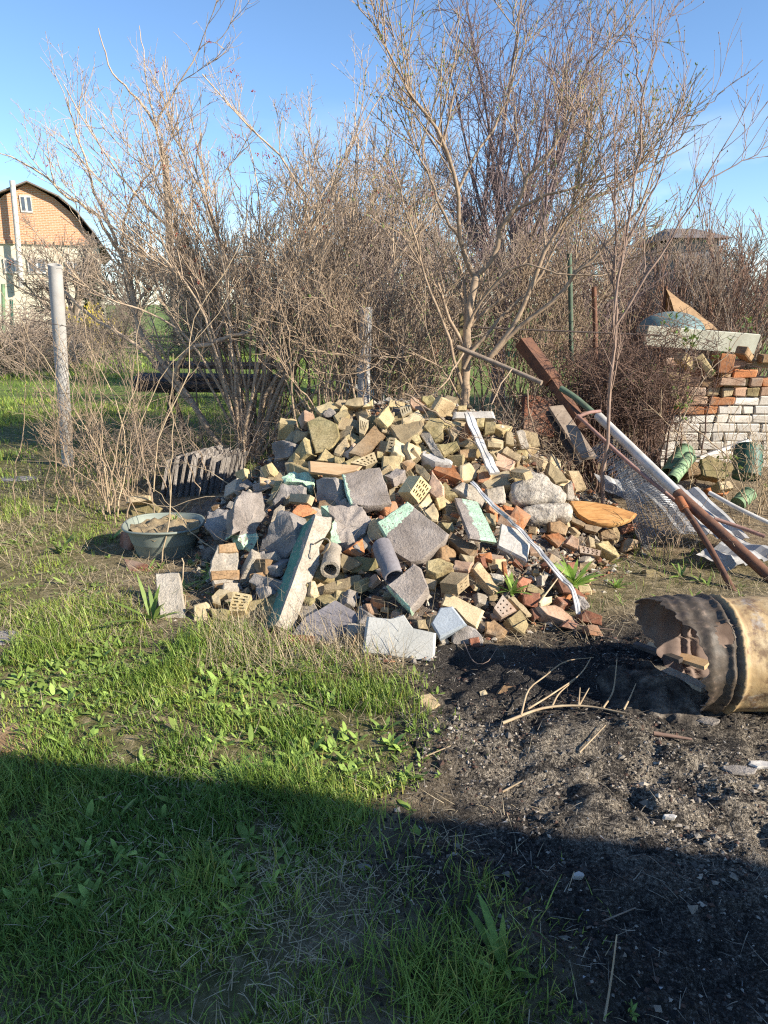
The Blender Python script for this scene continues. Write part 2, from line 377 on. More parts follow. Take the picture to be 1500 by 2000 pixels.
n_big = noise(t, v, 3.2, 6, .62); n_mid = noise(t, v, 17, 6, .7); n_fine = noise(t, v, 85, 4, .7); n_vf = noise(t, v, 230, 2, .6)
soil = ramp(t, n_mid, [(.3, (.13, .095, .06)), (.50, (.27, .205, .13)), (.70, (.45, .36, .23))])
gras = ramp(t, n_mid, [(.3, (.075, .075, .03)), (.50, (.18, .165, .065)), (.70, (.40, .32, .185))])
far_ = ramp(t, n_big, [(.3, (.13, .19, .045)), (.7, (.21, .27, .08))])
ashc = ramp(t, n_fine, [(.34, (.014, .013, .012)), (.50, (.04, .035, .031)), (.62, (.12, .105, .088)), (.74, (.32, .28, .23))])
litsandc = ramp(t, n_fine, [(.34, (.035, .03, .026)), (.46, (.16, .135, .105)), (.57, (.35, .295, .225)), (.72, (.55, .48, .37))])
blk = ramp(t, n_vf, [(.4, (.022, .02, .02)), (.58, (.05, .046, .044)), (.70, (.22, .20, .18))])
spk_ = ramp(t, noise(t, v, 330, 2, .7), [(.36, (.35,)*3), (.5, (.95,)*3), (.64, (1.6,)*3)])
litsandf = mth(t, 'MULTIPLY', attr(t, 'sand'), ramp(t, noise(t, v, 7.5, 5, .7), [(.43, (.05,)*3), (.53, (1,)*3)]))
ashc = mixc(t, litsandf, ashc, litsandc)
ashc = mixc(t, attr(t, 'black'), ashc, blk)
c = mixc(t, attr(t, 'grass'), soil, gras); c = mixc(t, attr(t, 'far'), c, far_); c = mixc(t, attr(t, 'ash'), c, mixc(t, 1.0, ashc, spk_, 'MULTIPLY'))
t.links.new(c, b.inputs['Base Color']); b.inputs['Roughness'].default_value = .97; b.inputs['Specular IOR Level'].default_value = .15
setbump(t, b, mth(t, 'ADD', mth(t, 'MULTIPLY', n_mid, 1.3), mth(t, 'ADD', n_fine, mth(t, 'MULTIPLY', n_vf, .4))), 1.0, .02)
go = link('ground', mk_mesh('ground', np.stack([X, Y, Z], -1).reshape(-1, 3), [Q], True,
     attrs=dict(ash=a_.ravel(), sand=s_.ravel(), black=b_.ravel(), grass=g_.ravel(), far=f_.ravel())), m_ground)
tag(go, kind='structure')
def gz(x, y): return G(np.atleast_1d(np.asarray(x, float)), np.atleast_1d(np.asarray(y, float)))

# ---------------------------------------------------------------- shed behind the photographer: its eave casts the shade over the foreground
H_SHED = 3.3
sA = gp(-300, 1432); sB = gp(1800, 1722)
k_ = H_SHED/TOSUN[2]
eA, eB = sA+TOSUN*k_, sB+TOSUN*k_
dv = nrm(eB-eA); eA = eA-dv*.45; eB = eB+dv*1.5; back = np.array([dv[1], -dv[0], 0])
sh = root('garden_shed', (*((eA+eB)/2+back*2)[:2], 0), 'plain rendered garden shed with a flat felt roof', 'shed')
m_rend = plain('render_plaster', (.50, .45, .38), (.40, .36, .30), 3, .95, .3)
def prismVF(poly, z0, z1):
    n = len(poly); V = [(p[0], p[1], z0) for p in poly]+[(p[0], p[1], z1) for p in poly]
    return np.array(V), [np.array([[i, (i+1) % n, n+(i+1) % n, n+i] for i in range(n)]), np.array([list(range(n))[::-1]]), np.array([list(range(n, 2*n))])]
ia, ib = eA+dv*.25+back*.25, eB-dv*.25+back*.25
build('wall', *prismVF([ia, ib, ib+back*3.6, ia+back*3.6][::-1], -.1, H_SHED-.13), m_rend, sh)
build('roof', *prismVF([eA, eB, eB+back*4.2, eA+back*4.2][::-1], H_SHED-.12, H_SHED), m_dwood, sh)

# ---------------------------------------------------------------- the heap: a smooth surface through points read off the photograph
cp = []
for px, py, Yd in ((480, 1000, 4.6), (430, 1100, 4.15), (560, 1100, 3.95), (660, 1180, 3.6), (750, 1100, 3.85), (750, 1190, 3.5), (900, 1100, 3.85), (900, 1190, 3.55), (1000, 1100, 3.95),
                   (1060, 1180, 3.68), (640, 1000, 4.45), (750, 1000, 4.4), (880, 1000, 4.42), (1000, 1000, 4.55), (640, 900, 4.95), (750, 900, 4.92), (880, 900, 4.95), (1000, 930, 4.95), (1080, 970, 4.85),
                   (540, 880, 5.3), (540, 950, 4.9), (620, 810, 5.45), (700, 785, 5.55), (790, 780, 5.55), (880, 785, 5.5), (960, 815, 5.4), (1020, 865, 5.35), (1110, 930, 5.25), (1180, 1010, 4.95), (490, 915, 5.5),
                   (1100, 1060, 4.4), (1180, 1060, 4.65), (1140, 1150, 3.95)):
    cp.append(atY(px, py, Yd))
for px, py in ((330, 1240), (470, 1225), (560, 1255), (650, 1275), (720, 1295), (850, 1305), (960, 1262), (1060, 1235), (1170, 1215), (1230, 1130), (1290, 1060), (390, 1130), (330, 1130), (240, 1080), (300, 1000), (300, 920), (400, 915), (1250, 980), (1330, 980)):
    g = gp(px, py); cp.append(g-[0, 0, .02])
for x, y, z in ((-1.2, 6.3, .1), (-.6, 6.5, .35), (0, 6.7, .4), (.6, 6.7, .4), (1.2, 6.5, .25), (1.8, 6.2, .05), (-1.2, 7.3, -.1), (0, 7.5, -.1), (1.3, 7.4, -.1), (2.4, 6.6, -.1), (2.6, 5.2, -.1), (-2.4, 6.5, -.1), (-2.6, 5, -.1), (-2, 3.6, -.15), (0, 2.6, -.2), (1.5, 2.9, -.15), (2.4, 4, -.12)):
    cp.append(np.array([x, y, z]))
cp = np.array(cp)
def _U(r2): return r2*np.log(r2+1e-9)
n = len(cp); K = _U(((cp[:, None, :2]-cp[None, :, :2])**2).sum(-1))+np.eye(n)*.02
Pm = np.concatenate([np.ones((n, 1)), cp[:, :2]], 1)
sol = np.linalg.solve(np.block([[K, Pm], [Pm.T, np.zeros((3, 3))]]), np.concatenate([cp[:, 2], np.zeros(3)]))
def S(x, y):
    x = np.asarray(x, float); y = np.asarray(y, float); sh_ = x.shape; q = np.stack([x.ravel(), y.ravel()], -1)
    z = _U(((q[:, None]-cp[None, :, :2])**2).sum(-1))@sol[:n]+sol[n]+q@sol[n+1:]
    z = np.where((np.abs(q[:, 0]) > 3) | (q[:, 1] > 7.8) | (q[:, 1] < 2.4), -.15, z)
    return np.clip(z, -.15, 1.2).reshape(sh_)
def hit(d, lift=0.0):
    """distance along d where it meets the heap (or the ground), raised by lift"""
    d = nrm(d); t = np.arange(1.2, 14, .008); p = EYE+d*t[:, None]
    z = np.maximum(S(p[:, 0], p[:, 1]), 0)+lift
    k = np.argmax(p[:, 2] < z); return t[k] if p[k, 2] < z[k] else 8.0
gx, gy = np.meshgrid(np.arange(-2.3, 2.4, .03), np.arange(2.9, 7.4, .03))
sz = S(gx, gy)-.08+.035*fb2(gx, gy, 9, 3)+.02*fb2(gx, gy, 28, 2)
idx = np.arange(gx.size).reshape(gx.shape)
Q = np.stack([idx[:-1, :-1], idx[:-1, 1:], idx[1:, 1:], idx[1:, :-1]], -1).reshape(-1, 4)
Q = Q[(sz.ravel()[Q] > -.09).any(1)]
m_mound = stone('rubble_dust', [(.25, (.07, .055, .045)), (.5, (.17, .135, .105)), (.75, (.30, .25, .20))], 9, 1, .5, 60, dist=.02)
tag(link('rubble_mound', mk_mesh('rubble_mound', np.stack([gx, gy, sz], -1).reshape(-1, 3), [Q], True), m_mound), kind='structure')

# ---------------------------------------------------------------- single pieces of the heap
CROP = {'a': (520, 760, 6), 'b': (750, 760, 6), 'c': (500, 900, 6), 'd': (720, 890, 6), 'e': (380, 1040, 5), 'f': (840, 1050, 6), 'g': (950, 1100, 6), 'h': (1050, 990, 6),
        'A': (480, 740, 3), 'B': (240, 900, 3.409), 'C': (620, 900, 3.947), 'D': (850, 760, 3.488), 'E': (820, 1000, 3.409), 'F': (1150, 560, 4.286), 'G': (1100, 900, 3.7025), 'P': (0, 0, 1)}
def cpx(crop, q):
    ox, oy, s = CROP[crop]; return np.array([(ox+u/s, oy+v_/s) for u, v_ in q])
NU, NF, NL, NR = nrm([0, -.5, .87]), nrm([.05, -.85, .5]), nrm([-.6, -.7, .35]), nrm([.5, -.65, .55])
NN = dict(U=NU, F=NF, L=NL, R=NR, T=nrm([0, -.3, .95]), UL=nrm([-.35, -.55, .75]), UR=nrm([.35, -.55, .75]))
def solve_face(R, Rc, n, t):
    """face points (first at unit distance), outward normal, thickness"""
    r0 = nrm(R[0])
    if Rc is not None:
        q = np.stack([R[1], R[-1], Rc]); dd = q@r0; e = q/dd[:, None]-r0
        a = e@e.T; w2 = [-a[0, 1]*a[0, 2]/(a[1, 2] or 1e-9), -a[0, 1]*a[1, 2]/(a[0, 2] or 1e-9), -a[0, 2]*a[1, 2]/(a[0, 1] or 1e-9)]
        if min(w2) > 0:
            ww = np.sqrt(w2); L_ = np.linalg.norm(e, axis=1); ww = np.minimum(ww, 2.2*L_)
            s2 = 1.0; s1 = -np.sign(a[1, 2]); s0 = -np.sign(a[0, 2])
            ww = ww*np.array([s0, s1, s2])
            p = q/dd[:, None]*(1+ww)[:, None]
            nn = nrm(np.cross(p[0]-r0, p[1]-r0))
            if nn@r0 > 0: nn = -nn
            if -nn@r0 > .22: n, t = nn, -float(np.linalg.norm(p[2]-r0))
    P = np.array([r*(r0@n)/(r@n) for r in R])
    return P, n, t
HERO = []
def place(P, n, t, lift):
    """scale about the eye until the piece's middle sits on the heap"""
    th = -t if t < 0 else 0
    c = P.mean(0)-n*th*.5
    k = hit(c, lift)/np.linalg.norm(c)
    return EYE+P*k, (th*k if t < 0 else t)
def faceted(P, n, t, amp, seed, nseg=None, back=.92, bev=.008):
    """a solid behind outline P: rounded rim, bulged rough face, sides, back"""
    m = len(P); per = np.linalg.norm(np.roll(P, -1, 0)-P, axis=1).sum()
    step = max(.012, min(.03, per/44)); pts = []
    for a, b_ in zip(P, np.roll(P, -1, 0)):
        q = max(1, int(round(np.linalg.norm(b_-a)/step))); pts += [a+(b_-a)*i/q for i in range(q)]
    B = np.array(pts); N = len(B); c = P.mean(0); rel = B-c
    rad = np.linalg.norm(rel, axis=1).mean()
    bev = min(bev, rad*.15, t*.3)
    rings = [rel*back-n*t, rel*(back+1)/2-n*t*.55, rel-n*bev*1.2, rel*(1-bev/rad*.9)-n*0, rel*.78, rel*.5, rel*.24]
    if t > .05: rings.insert(1, rel*(back*.75+.25)-n*t*.8)
    V = np.stack(rings)+c; M = len(rings)
    mid = np.array([c, c-n*t])
    Vv = np.concatenate([V.reshape(-1, 3), mid])
    cen = c-n*t*.5; o = seed*13.7
    dirn = nrm(Vv-cen)
    d = fbm(Vv*22+o, 3)*amp+vnoise(Vv*7+o)*amp*.9
    Vv = Vv+dirn*d[:, None]
    id_ = np.arange(M*N).reshape(M, N); nx = np.roll(id_, -1, 1)
    Q = np.stack([id_[:-1], nx[:-1], nx[1:], id_[1:]], -1).reshape(-1, 4)
    T1 = np.stack([id_[-1], nx[-1], np.full(N, M*N)], -1); T2 = np.stack([nx[0], id_[0], np.full(N, M*N+1)], -1)
    cr = np.cross(P[1]-P[0], P[2]-P[1])
    ar = sum(np.cross(P[i]-c, P[(i+1) % m]-c) for i in range(m))
    Fs = [Q, T1, T2]
    if ar@n < 0: Fs = [f[:, ::-1] for f in Fs]
    return Vv, Fs
def slotted(P, n, t, slots, seed):
    """a perforated brick end: quad P with recessed holes"""
    us = sorted({0, 1, *[s[0] for s in slots], *[s[2] for s in slots]}); vs_ = sorted({0, 1, *[s[1] for s in slots], *[s[3] for s in slots]})
    us, vs_ = np.array(us), np.array(vs_); U, W = np.meshgrid(us, vs_)
    bl = lambda d: ((1-U)*(1-W))[..., None]*P[0]+(U*(1-W))[..., None]*P[1]+(U*W)[..., None]*P[2]+((1-U)*W)[..., None]*P[3]-n*d
    top = bl(0); h, wd = U.shape; top = top+n*(fbm(top*40+seed, 2)*.0015)[..., None]
    low = bl(min(t*.8, .05)); bot = bl(t); k = h*wd
    V = np.concatenate([top.reshape(-1, 3), low.reshape(-1, 3), bot.reshape(-1, 3)])
    id_ = np.arange(k).reshape(h, wd); hole = np.zeros((h-1, wd-1), bool)
    for s in slots:
        hole |= (((vs_[:-1]+vs_[1:])/2 > s[1]) & ((vs_[:-1]+vs_[1:])/2 < s[3]))[:, None] & (((us[:-1]+us[1:])/2 > s[0]) & ((us[:-1]+us[1:])/2 < s[2]))[None]
    F = []
    for i in range(h-1):
        for j in range(wd-1):
            q = [id_[i, j], id_[i, j+1], id_[i+1, j+1], id_[i+1, j]]
            if not hole[i, j]: F.append(q); continue
            F.append([x+k for x in q])
            for (a, b_, di, dj) in ((0, 1, -1, 0), (1, 2, 0, 1), (2, 3, 1, 0), (3, 0, 0, -1)):
                ii, jj = i+di, j+dj
                if not (0 <= ii < h-1 and 0 <= jj < wd-1 and hole[ii, jj]): F.append([q[a], q[b_], q[b_]+k, q[a]+k])
    for i in range(h-1):
        F.append([id_[i, 0], id_[i+1, 0], id_[i+1, 0]+2*k, id_[i, 0]+2*k]); F.append([id_[i, -1], id_[i+1, -1], id_[i+1, -1]+2*k, id_[i, -1]+2*k])
    for j in range(wd-1):
        F.append([id_[0, j], id_[0, j+1], id_[0, j+1]+2*k, id_[0, j]+2*k]); F.append([id_[-1, j], id_[-1, j+1], id_[-1, j+1]+2*k, id_[-1, j]+2*k])
    F.append([2*k+id_[0, 0], 2*k+id_[0, -1], 2*k+id_[-1, -1], 2*k+id_[-1, 0]])
    return V, [np.array(F)]
def grid_slots(nu, nv, fu=.62, fv=.5, mu_=.08, mv=.08, off=True):
    out = []
    for j in range(nv):
        for i in range(nu):
            cu = mu_+(1-2*mu_)*(i+.5)/nu; cv = mv+(1-2*mv)*(j+.5)/nv; du = (1-2*mu_)/nu*fu/2; dv_ = (1-2*mv)/nv*fv/2
            if off and j % 2: cu += (1-2*mu_)/nu*.18
            out.append((round(cu-du, 4), round(cv-dv_, 4), round(min(cu+du, .97), 4), round(cv+dv_, 4)))
    return out
SL = {'s35': grid_slots(3, 5), 's25': grid_slots(2, 5, .7, .45), 's42': grid_slots(4, 3, .4, .7), 'r33': grid_slots(3, 3, .36, .36, off=False), 'r23': grid_slots(2, 3, .34, .3, off=False), 's14': grid_slots(1, 4, .75, .4, .12, .08, False)}
AMP = dict(conc=.012, concl=.009, concp=.006, conclp=.010, cement=.012, slate=.002, grey=.0018, blue=.002, white=.003, board=.002)
npiece = 0
def piece(crop, face, mat, label, C=None, n='U', t=.07, name='broken_brick', cat='brick', slots=None, paint=None, amp=None, lift=.035, back=.93, bev=.012, parent=None, group=None, grow=1):
    global npiece; npiece += 1
    fp = cpx(crop, face); R = np.array([ray(*q) for q in fp]); Rc = ray(*cpx(crop, [C])[0]) if C is not None else None
    nv = NN[n] if isinstance(n, str) else nrm(n)
    if grow != 1: g0_ = fp.mean(0); R = np.array([ray(*(g0_+(q-g0_)*grow)) for q in fp]); Rc = ray(*(g0_+(cpx(crop, [C])[0]-g0_)*grow)) if C is not None else None
    P, nv, t = solve_face(R, Rc, nv, t); P, t = place(P, nv, t, lift); t = float(np.clip(t, .018, .4))
    HERO.append(fp)
    amp = AMP.get(mat, .0065) if amp is None else amp
    at = None
    if slots: V, Fs = slotted(P, nv, t, SL[slots] if isinstance(slots, str) else slots, npiece)
    else: V, Fs = faceted(P, nv, t, amp, npiece, back=back, bev=bev)
    if paint is not None:
        (a, b_) = cpx(crop, paint); q = topx(V); e = nrm(b_-a); at = dict(paint=(q[:, 0]-a[0])*e[1]-(q[:, 1]-a[1])*e[0])
    o = build(name, V, Fs, MT[mat], parent, smooth=not slots, sharp=38, attrs=at)
    if parent is None: tag(o, label, cat, group)
    return o, P, nv, t
# ---- the large concrete blocks and slabs
CB = dict(name='concrete_block', cat='concrete block')
piece('C', [(250, 335), (185, 95), (480, 45), (570, 320), (480, 345), (400, 350)], 'concp', 'big square concrete block with one pale green painted edge beside the long wooden board', C=(180, 335), paint=((275, 345), (200, 80)), bev=.01, lift=.09, amp=.008, **CB)
piece('C', [(720, 785), (590, 700), (530, 590), (455, 465), (690, 305), (1015, 560), (990, 610), (900, 690), (800, 770)], 'concp', 'largest broken concrete slab with a wide green painted band along its upper edge', n=(-.08, -.62, .78), t=.11, paint=((520, 590), (765, 340)), lift=.09, amp=.005, **CB)
piece('C', [(1175, 585), (1055, 280), (1120, 287), (1235, 310), (1385, 615)], 'concp', 'concrete block half green and half bare, right of the largest broken slab', C=(1168, 632), paint=((1110, 280), (1262, 600)), lift=.085, amp=.004, **CB)
piece('C', [(530, 960), (740, 780), (800, 825), (860, 975), (715, 1150)], 'concp', 'small concrete block with a green lower corner beside the clay pipe', C=(548, 1030), paint=((730, 1150), (540, 960)), lift=.08, amp=.006, **CB)
piece('B', [(1025, 1085), (1120, 830), (1215, 560), (1285, 350), (1400, 365), (1395, 430), (1310, 560), (1300, 690), (1225, 880), (1130, 1150)], 'conclp', 'long leaning concrete post fragment with a dark green side at the front of the heap', n=(.62, -.52, .58), t=.17, paint=((1020, 1090), (1270, 350)), lift=.10, name='concrete_post', cat='concrete post', amp=.009)
piece('C', [(30, 345), (180, 335), (350, 345), (400, 440), (360, 560), (290, 640), (215, 710), (150, 720), (95, 640), (130, 440)], 'concp', 'rough crumbling concrete lump touching the top of the long leaning post', n=(.1, -.72, .68), t=.18, amp=.022, paint=((210, 720), (110, 430)), lift=.06, **CB)
piece('B', [(800, 200), (925, 200), (950, 350), (900, 455), (915, 520), (870, 610), (800, 590), (760, 540), (775, 470), (710, 500), (740, 290)], 'concp', 'upright pitted concrete lump with green paint on its foot', n=(.35, -.8, .45), t=.16, amp=.02, paint=((905, 480), (740, 500)), lift=.1, **CB)
piece('B', [(1035, 330), (1115, 350), (1150, 450), (1165, 560), (1080, 650), (1000, 680), (890, 620), (945, 505)], 'conc', 'heavy grey concrete boulder left of the long leaning post', n=(-.45, -.75, .42), t=.2, amp=.016, lift=.06, **CB)
piece('B', [(560, 330), (690, 305), (745, 400), (720, 520), (600, 520), (540, 430)], 'conc', 'grey concrete lump right beside the metal tub', n=(-.25, -.6, .75), t=.16, amp=.014, **CB)
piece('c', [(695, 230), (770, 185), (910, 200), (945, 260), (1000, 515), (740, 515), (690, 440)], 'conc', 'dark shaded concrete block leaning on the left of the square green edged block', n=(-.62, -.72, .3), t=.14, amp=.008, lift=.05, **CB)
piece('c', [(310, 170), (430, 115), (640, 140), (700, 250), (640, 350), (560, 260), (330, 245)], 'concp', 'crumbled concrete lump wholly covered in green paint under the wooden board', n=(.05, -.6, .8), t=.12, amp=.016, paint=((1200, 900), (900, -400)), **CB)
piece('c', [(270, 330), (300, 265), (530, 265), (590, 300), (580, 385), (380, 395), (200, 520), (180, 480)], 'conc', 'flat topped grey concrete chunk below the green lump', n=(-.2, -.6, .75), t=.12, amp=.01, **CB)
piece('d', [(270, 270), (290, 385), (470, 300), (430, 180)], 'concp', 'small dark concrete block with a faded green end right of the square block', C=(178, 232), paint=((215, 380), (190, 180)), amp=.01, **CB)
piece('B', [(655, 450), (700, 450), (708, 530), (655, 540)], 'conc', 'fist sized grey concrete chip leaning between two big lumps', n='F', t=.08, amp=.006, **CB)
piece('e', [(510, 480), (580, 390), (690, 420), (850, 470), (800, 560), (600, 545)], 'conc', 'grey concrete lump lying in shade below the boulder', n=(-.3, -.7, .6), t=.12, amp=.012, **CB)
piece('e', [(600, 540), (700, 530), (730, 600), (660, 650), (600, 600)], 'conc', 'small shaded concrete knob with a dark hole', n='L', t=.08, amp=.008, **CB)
piece('e', [(560, 250), (700, 260), (700, 420), (600, 400)], 'brown', 'brown stone tucked in shade under the boulder', n='L', t=.12, amp=.006, name='stone', cat='stone')
SLB = dict(name='stone_slab', cat='slab')
piece('P', [(556, 1252), (592, 1205), (655, 1170), (714, 1204), (640, 1264)], 'slate', 'dark purplish grey slab lying flat left of the pale grey slab', n=(-.05, -.55, .83), t=.045, lift=.03, **SLB)
piece('B', [(1080, 1150), (1275, 1160), (1278, 1230), (1072, 1230)], 'red', 'narrow dull red tile tucked under the dark slab by the grass', n=(0, -.6, .8), t=.03, lift=.02, name='floor_tile', cat='tile', amp=.002)
piece('C', [(380, 1195), (560, 1215), (665, 1180), (740, 1285), (915, 1325), (905, 1565), (720, 1535), (340, 1480)], 'grey', 'pale grey slab with a notched top edge standing at the foot of the heap', n=(-.05, -.78, .62), t=.05, lift=.05, **SLB)
piece('C', [(940, 1370), (875, 1250), (945, 1125), (1040, 1115), (1155, 1260)], 'blue', 'bluish grey slab fragment with a pale lower edge, resting on the yellowish slab', C=(952, 1420), lift=.06, **SLB)
piece('C', [(950, 1110), (990, 1000), (1290, 1150), (1230, 1290), (1160, 1245), (1040, 1110)], 'pale', 'thin yellowish slab behind the bluish grey slab fragment', n=(-.05, -.55, .84), t=.035, lift=.03, amp=.003, **SLB)
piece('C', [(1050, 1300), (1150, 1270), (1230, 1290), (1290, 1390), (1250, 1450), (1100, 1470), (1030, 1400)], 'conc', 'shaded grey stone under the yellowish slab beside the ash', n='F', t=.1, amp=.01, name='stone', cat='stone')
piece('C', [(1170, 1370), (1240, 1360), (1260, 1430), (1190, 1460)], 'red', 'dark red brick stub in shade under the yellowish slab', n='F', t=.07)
piece('E', [(715, 325), (515, 225), (540, 70), (640, 105), (740, 180)], 'white', 'smooth whitish slab right of the half green block', C=(712, 350), lift=.06, **SLB)
piece('B', [(215, 745), (370, 735), (395, 900), (440, 1160), (420, 1205), (255, 1195)], 'concl', 'long narrow grey paving slab sloping into the grass in front of the tub', n=(-.05, -.6, .8), t=.06, lift=.05, amp=.006, name='paving_slab', cat='slab')
piece('a', [(570, 745), (465, 370), (620, 305), (830, 395), (865, 560), (770, 690)], 'olive', 'large flat olive brown slab with shadow stripes near the top of the heap', n=(-.1, -.68, .72), t=.055, lift=.06, amp=.003, **SLB)
piece('b', [(815, 262), (1280, 255), (1310, 342), (805, 345)], 'white', 'short weathered grey beam lying across the right end of the crest', n=(0, -.85, .5), t=.13, name='beam', cat='beam', lift=.06)
piece('c', [(615, 130), (610, -5), (1250, 55), (1200, 110), (950, 172)], 'board', 'pale orange wooden board end lying level above the square block', n=(0, -.75, .66), t=.035, lift=.09, name='wooden_board', cat='board')
piece('c', [(30, 180), (250, 235), (240, 280), (40, 260)], 'board', 'small splintered piece of wood left of the green lump', n='U', t=.03, name='wood_piece', cat='wood')
piece('C', [(30, 960), (200, 900), (330, 875), (340, 920), (230, 990), (35, 1005)], 'tan', 'weathered flat shard in front of the open pipe end', n='U', t=.04, **SLB)
piece('C', [(190, 715), (360, 790), (200, 870), (170, 780)], 'tan', 'pointed flat shard right of the open pipe end', n='F', t=.05, **SLB)
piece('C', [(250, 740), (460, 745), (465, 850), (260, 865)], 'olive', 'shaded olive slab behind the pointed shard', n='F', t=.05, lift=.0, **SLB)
piece('B', [(25, 290), (150, 250), (255, 312), (240, 352), (60, 372)], 'olive', 'mossy yellow paving block standing behind the metal tub', n='F', t=.1, lift=.05, name='paving_block', cat='paving block')
piece('B', [(20, 232), (180, 228), (182, 262), (22, 285)], 'tan', 'tan brick lying on top of the mossy paving block behind the tub', n='F', t=.1, lift=.16)
piece('B', [(0, 645), (200, 700), (190, 765), (45, 755)], 'red', 'dark red tile lying flat at the left foot of the tub', n=(0, -.3, .95), t=.03, lift=.02, name='floor_tile', cat='tile')
piece('B', [(-20, 470), (50, 480), (60, 560), (10, 640), (-25, 560)], 'red', 'reddish stone shaded at the left side of the tub', n='L', t=.1, name='stone', cat='stone')
# ---- mortared lump: concrete with bands of brick in it
lump, P, nv, t = piece('e', [(225, 120), (390, 105), (430, 190), (430, 480), (320, 555), (190, 530), (145, 380), (160, 280)], 'concl', 'upright mortar lump with two brown brick bands right of the tub', n=(.2, -.72, .66), t=.15, lift=.07, name='mortar_lump', cat='mortar lump')
for q in ([(228, 112), (392, 98), (432, 190), (228, 205)], [(148, 372), (432, 362), (434, 470), (300, 450), (205, 460), (160, 465)], [(190, 500), (330, 480), (400, 520), (322, 562), (192, 536)]):
    fp = cpx('e', q); R = np.array([ray(*a) for a in fp]); Pk = np.array([EYE+r*((P[0]+nv*.008-EYE)@nv)/(r@nv) for r in R]); npiece += 1
    build('brick', *faceted(Pk, nv, .1, .004, npiece), MT['brown'], lump, smooth=True, sharp=38)
# ---- perforated bricks
PB = dict(name='perforated_brick', cat='brick')
piece('d', [(485, 430), (612, 235), (735, 370), (600, 570)], 'yel', 'yellow perforated brick showing its holes right above the largest slab', C=(335, 430), slots='s35', lift=.09, **PB)
piece('e', [(555, 610), (375, 575), (335, 770), (490, 765)], 'yel', 'yellow perforated brick end standing in the dead grass below the mortar lump', C=(602, 622), slots='s25', lift=.05, **PB)
piece('a', [(1090, 505), (1090, 310), (1205, 370), (1145, 530)], 'pale', 'grey crusted perforated brick near the crest beside the slab with shadow stripes', C=(890, 475), slots='s14', lift=.06, **PB)
piece('b', [(300, 170), (325, 255), (210, 320), (180, 220)], 'pale', 'pale perforated brick with four slots at the very top of the heap', n=(-.2, -.75, .6), t=.1, slots='s14', lift=.07, **PB)
piece('a', [(1265, 735), (980, 860), (1170, 900), (1305, 850)], 'pale', 'broken perforated brick with worn black slots above the wooden board', n=(.1, -.6, .75), t=.08, slots='s42', lift=.04, **PB)
piece('b', [(60, 565), (138, 572), (95, 742), (15, 730)], 'tan', 'small brick end with three dark slots beside the pale yellow half brick', n=(-.3, -.8, .5), t=.1, slots='s14', lift=.06, **PB)
piece('D', [(600, 572), (503, 558), (512, 598), (618, 622)], 'pale', 'pale hollow brick with slots standing on the cement bags', C=(655, 552), slots='s42', lift=.16, **PB)
piece('C', [(1075, 955), (1165, 870), (1172, 960), (1085, 1035)], 'tan', 'tan cored brick with round holes in its end above the yellowish slab', C=(942, 938), slots='r23', lift=.06, **PB)
piece('g', [(90, 525), (190, 370), (355, 550), (180, 632)], 'pink', 'flat pinkish brick with seven round holes among the front red rubble', n=(.02, -.6, .8), t=.06, slots='r33', lift=.05, **PB)
piece('C', [(950, 665), (1000, 645), (1070, 700), (1060, 780), (960, 760)], 'brown', 'crumbling brown brick with small round holes under the largest slab', n='R', t=.08, amp=.01, lift=.02)
piece('h', [(490, 450), (740, 512), (730, 575), (500, 535)], 'pink', 'broken hollow brick on the dry grass below the log slice', n=(-.2, -.7, .6), t=.08, slots='s42', lift=.03, **PB)
piece('b', [(1195, 572), (1290, 628), (1390, 640), (1380, 690), (1210, 682)], 'pale', 'white brick corner behind the plastic strip', n='F', t=.1)
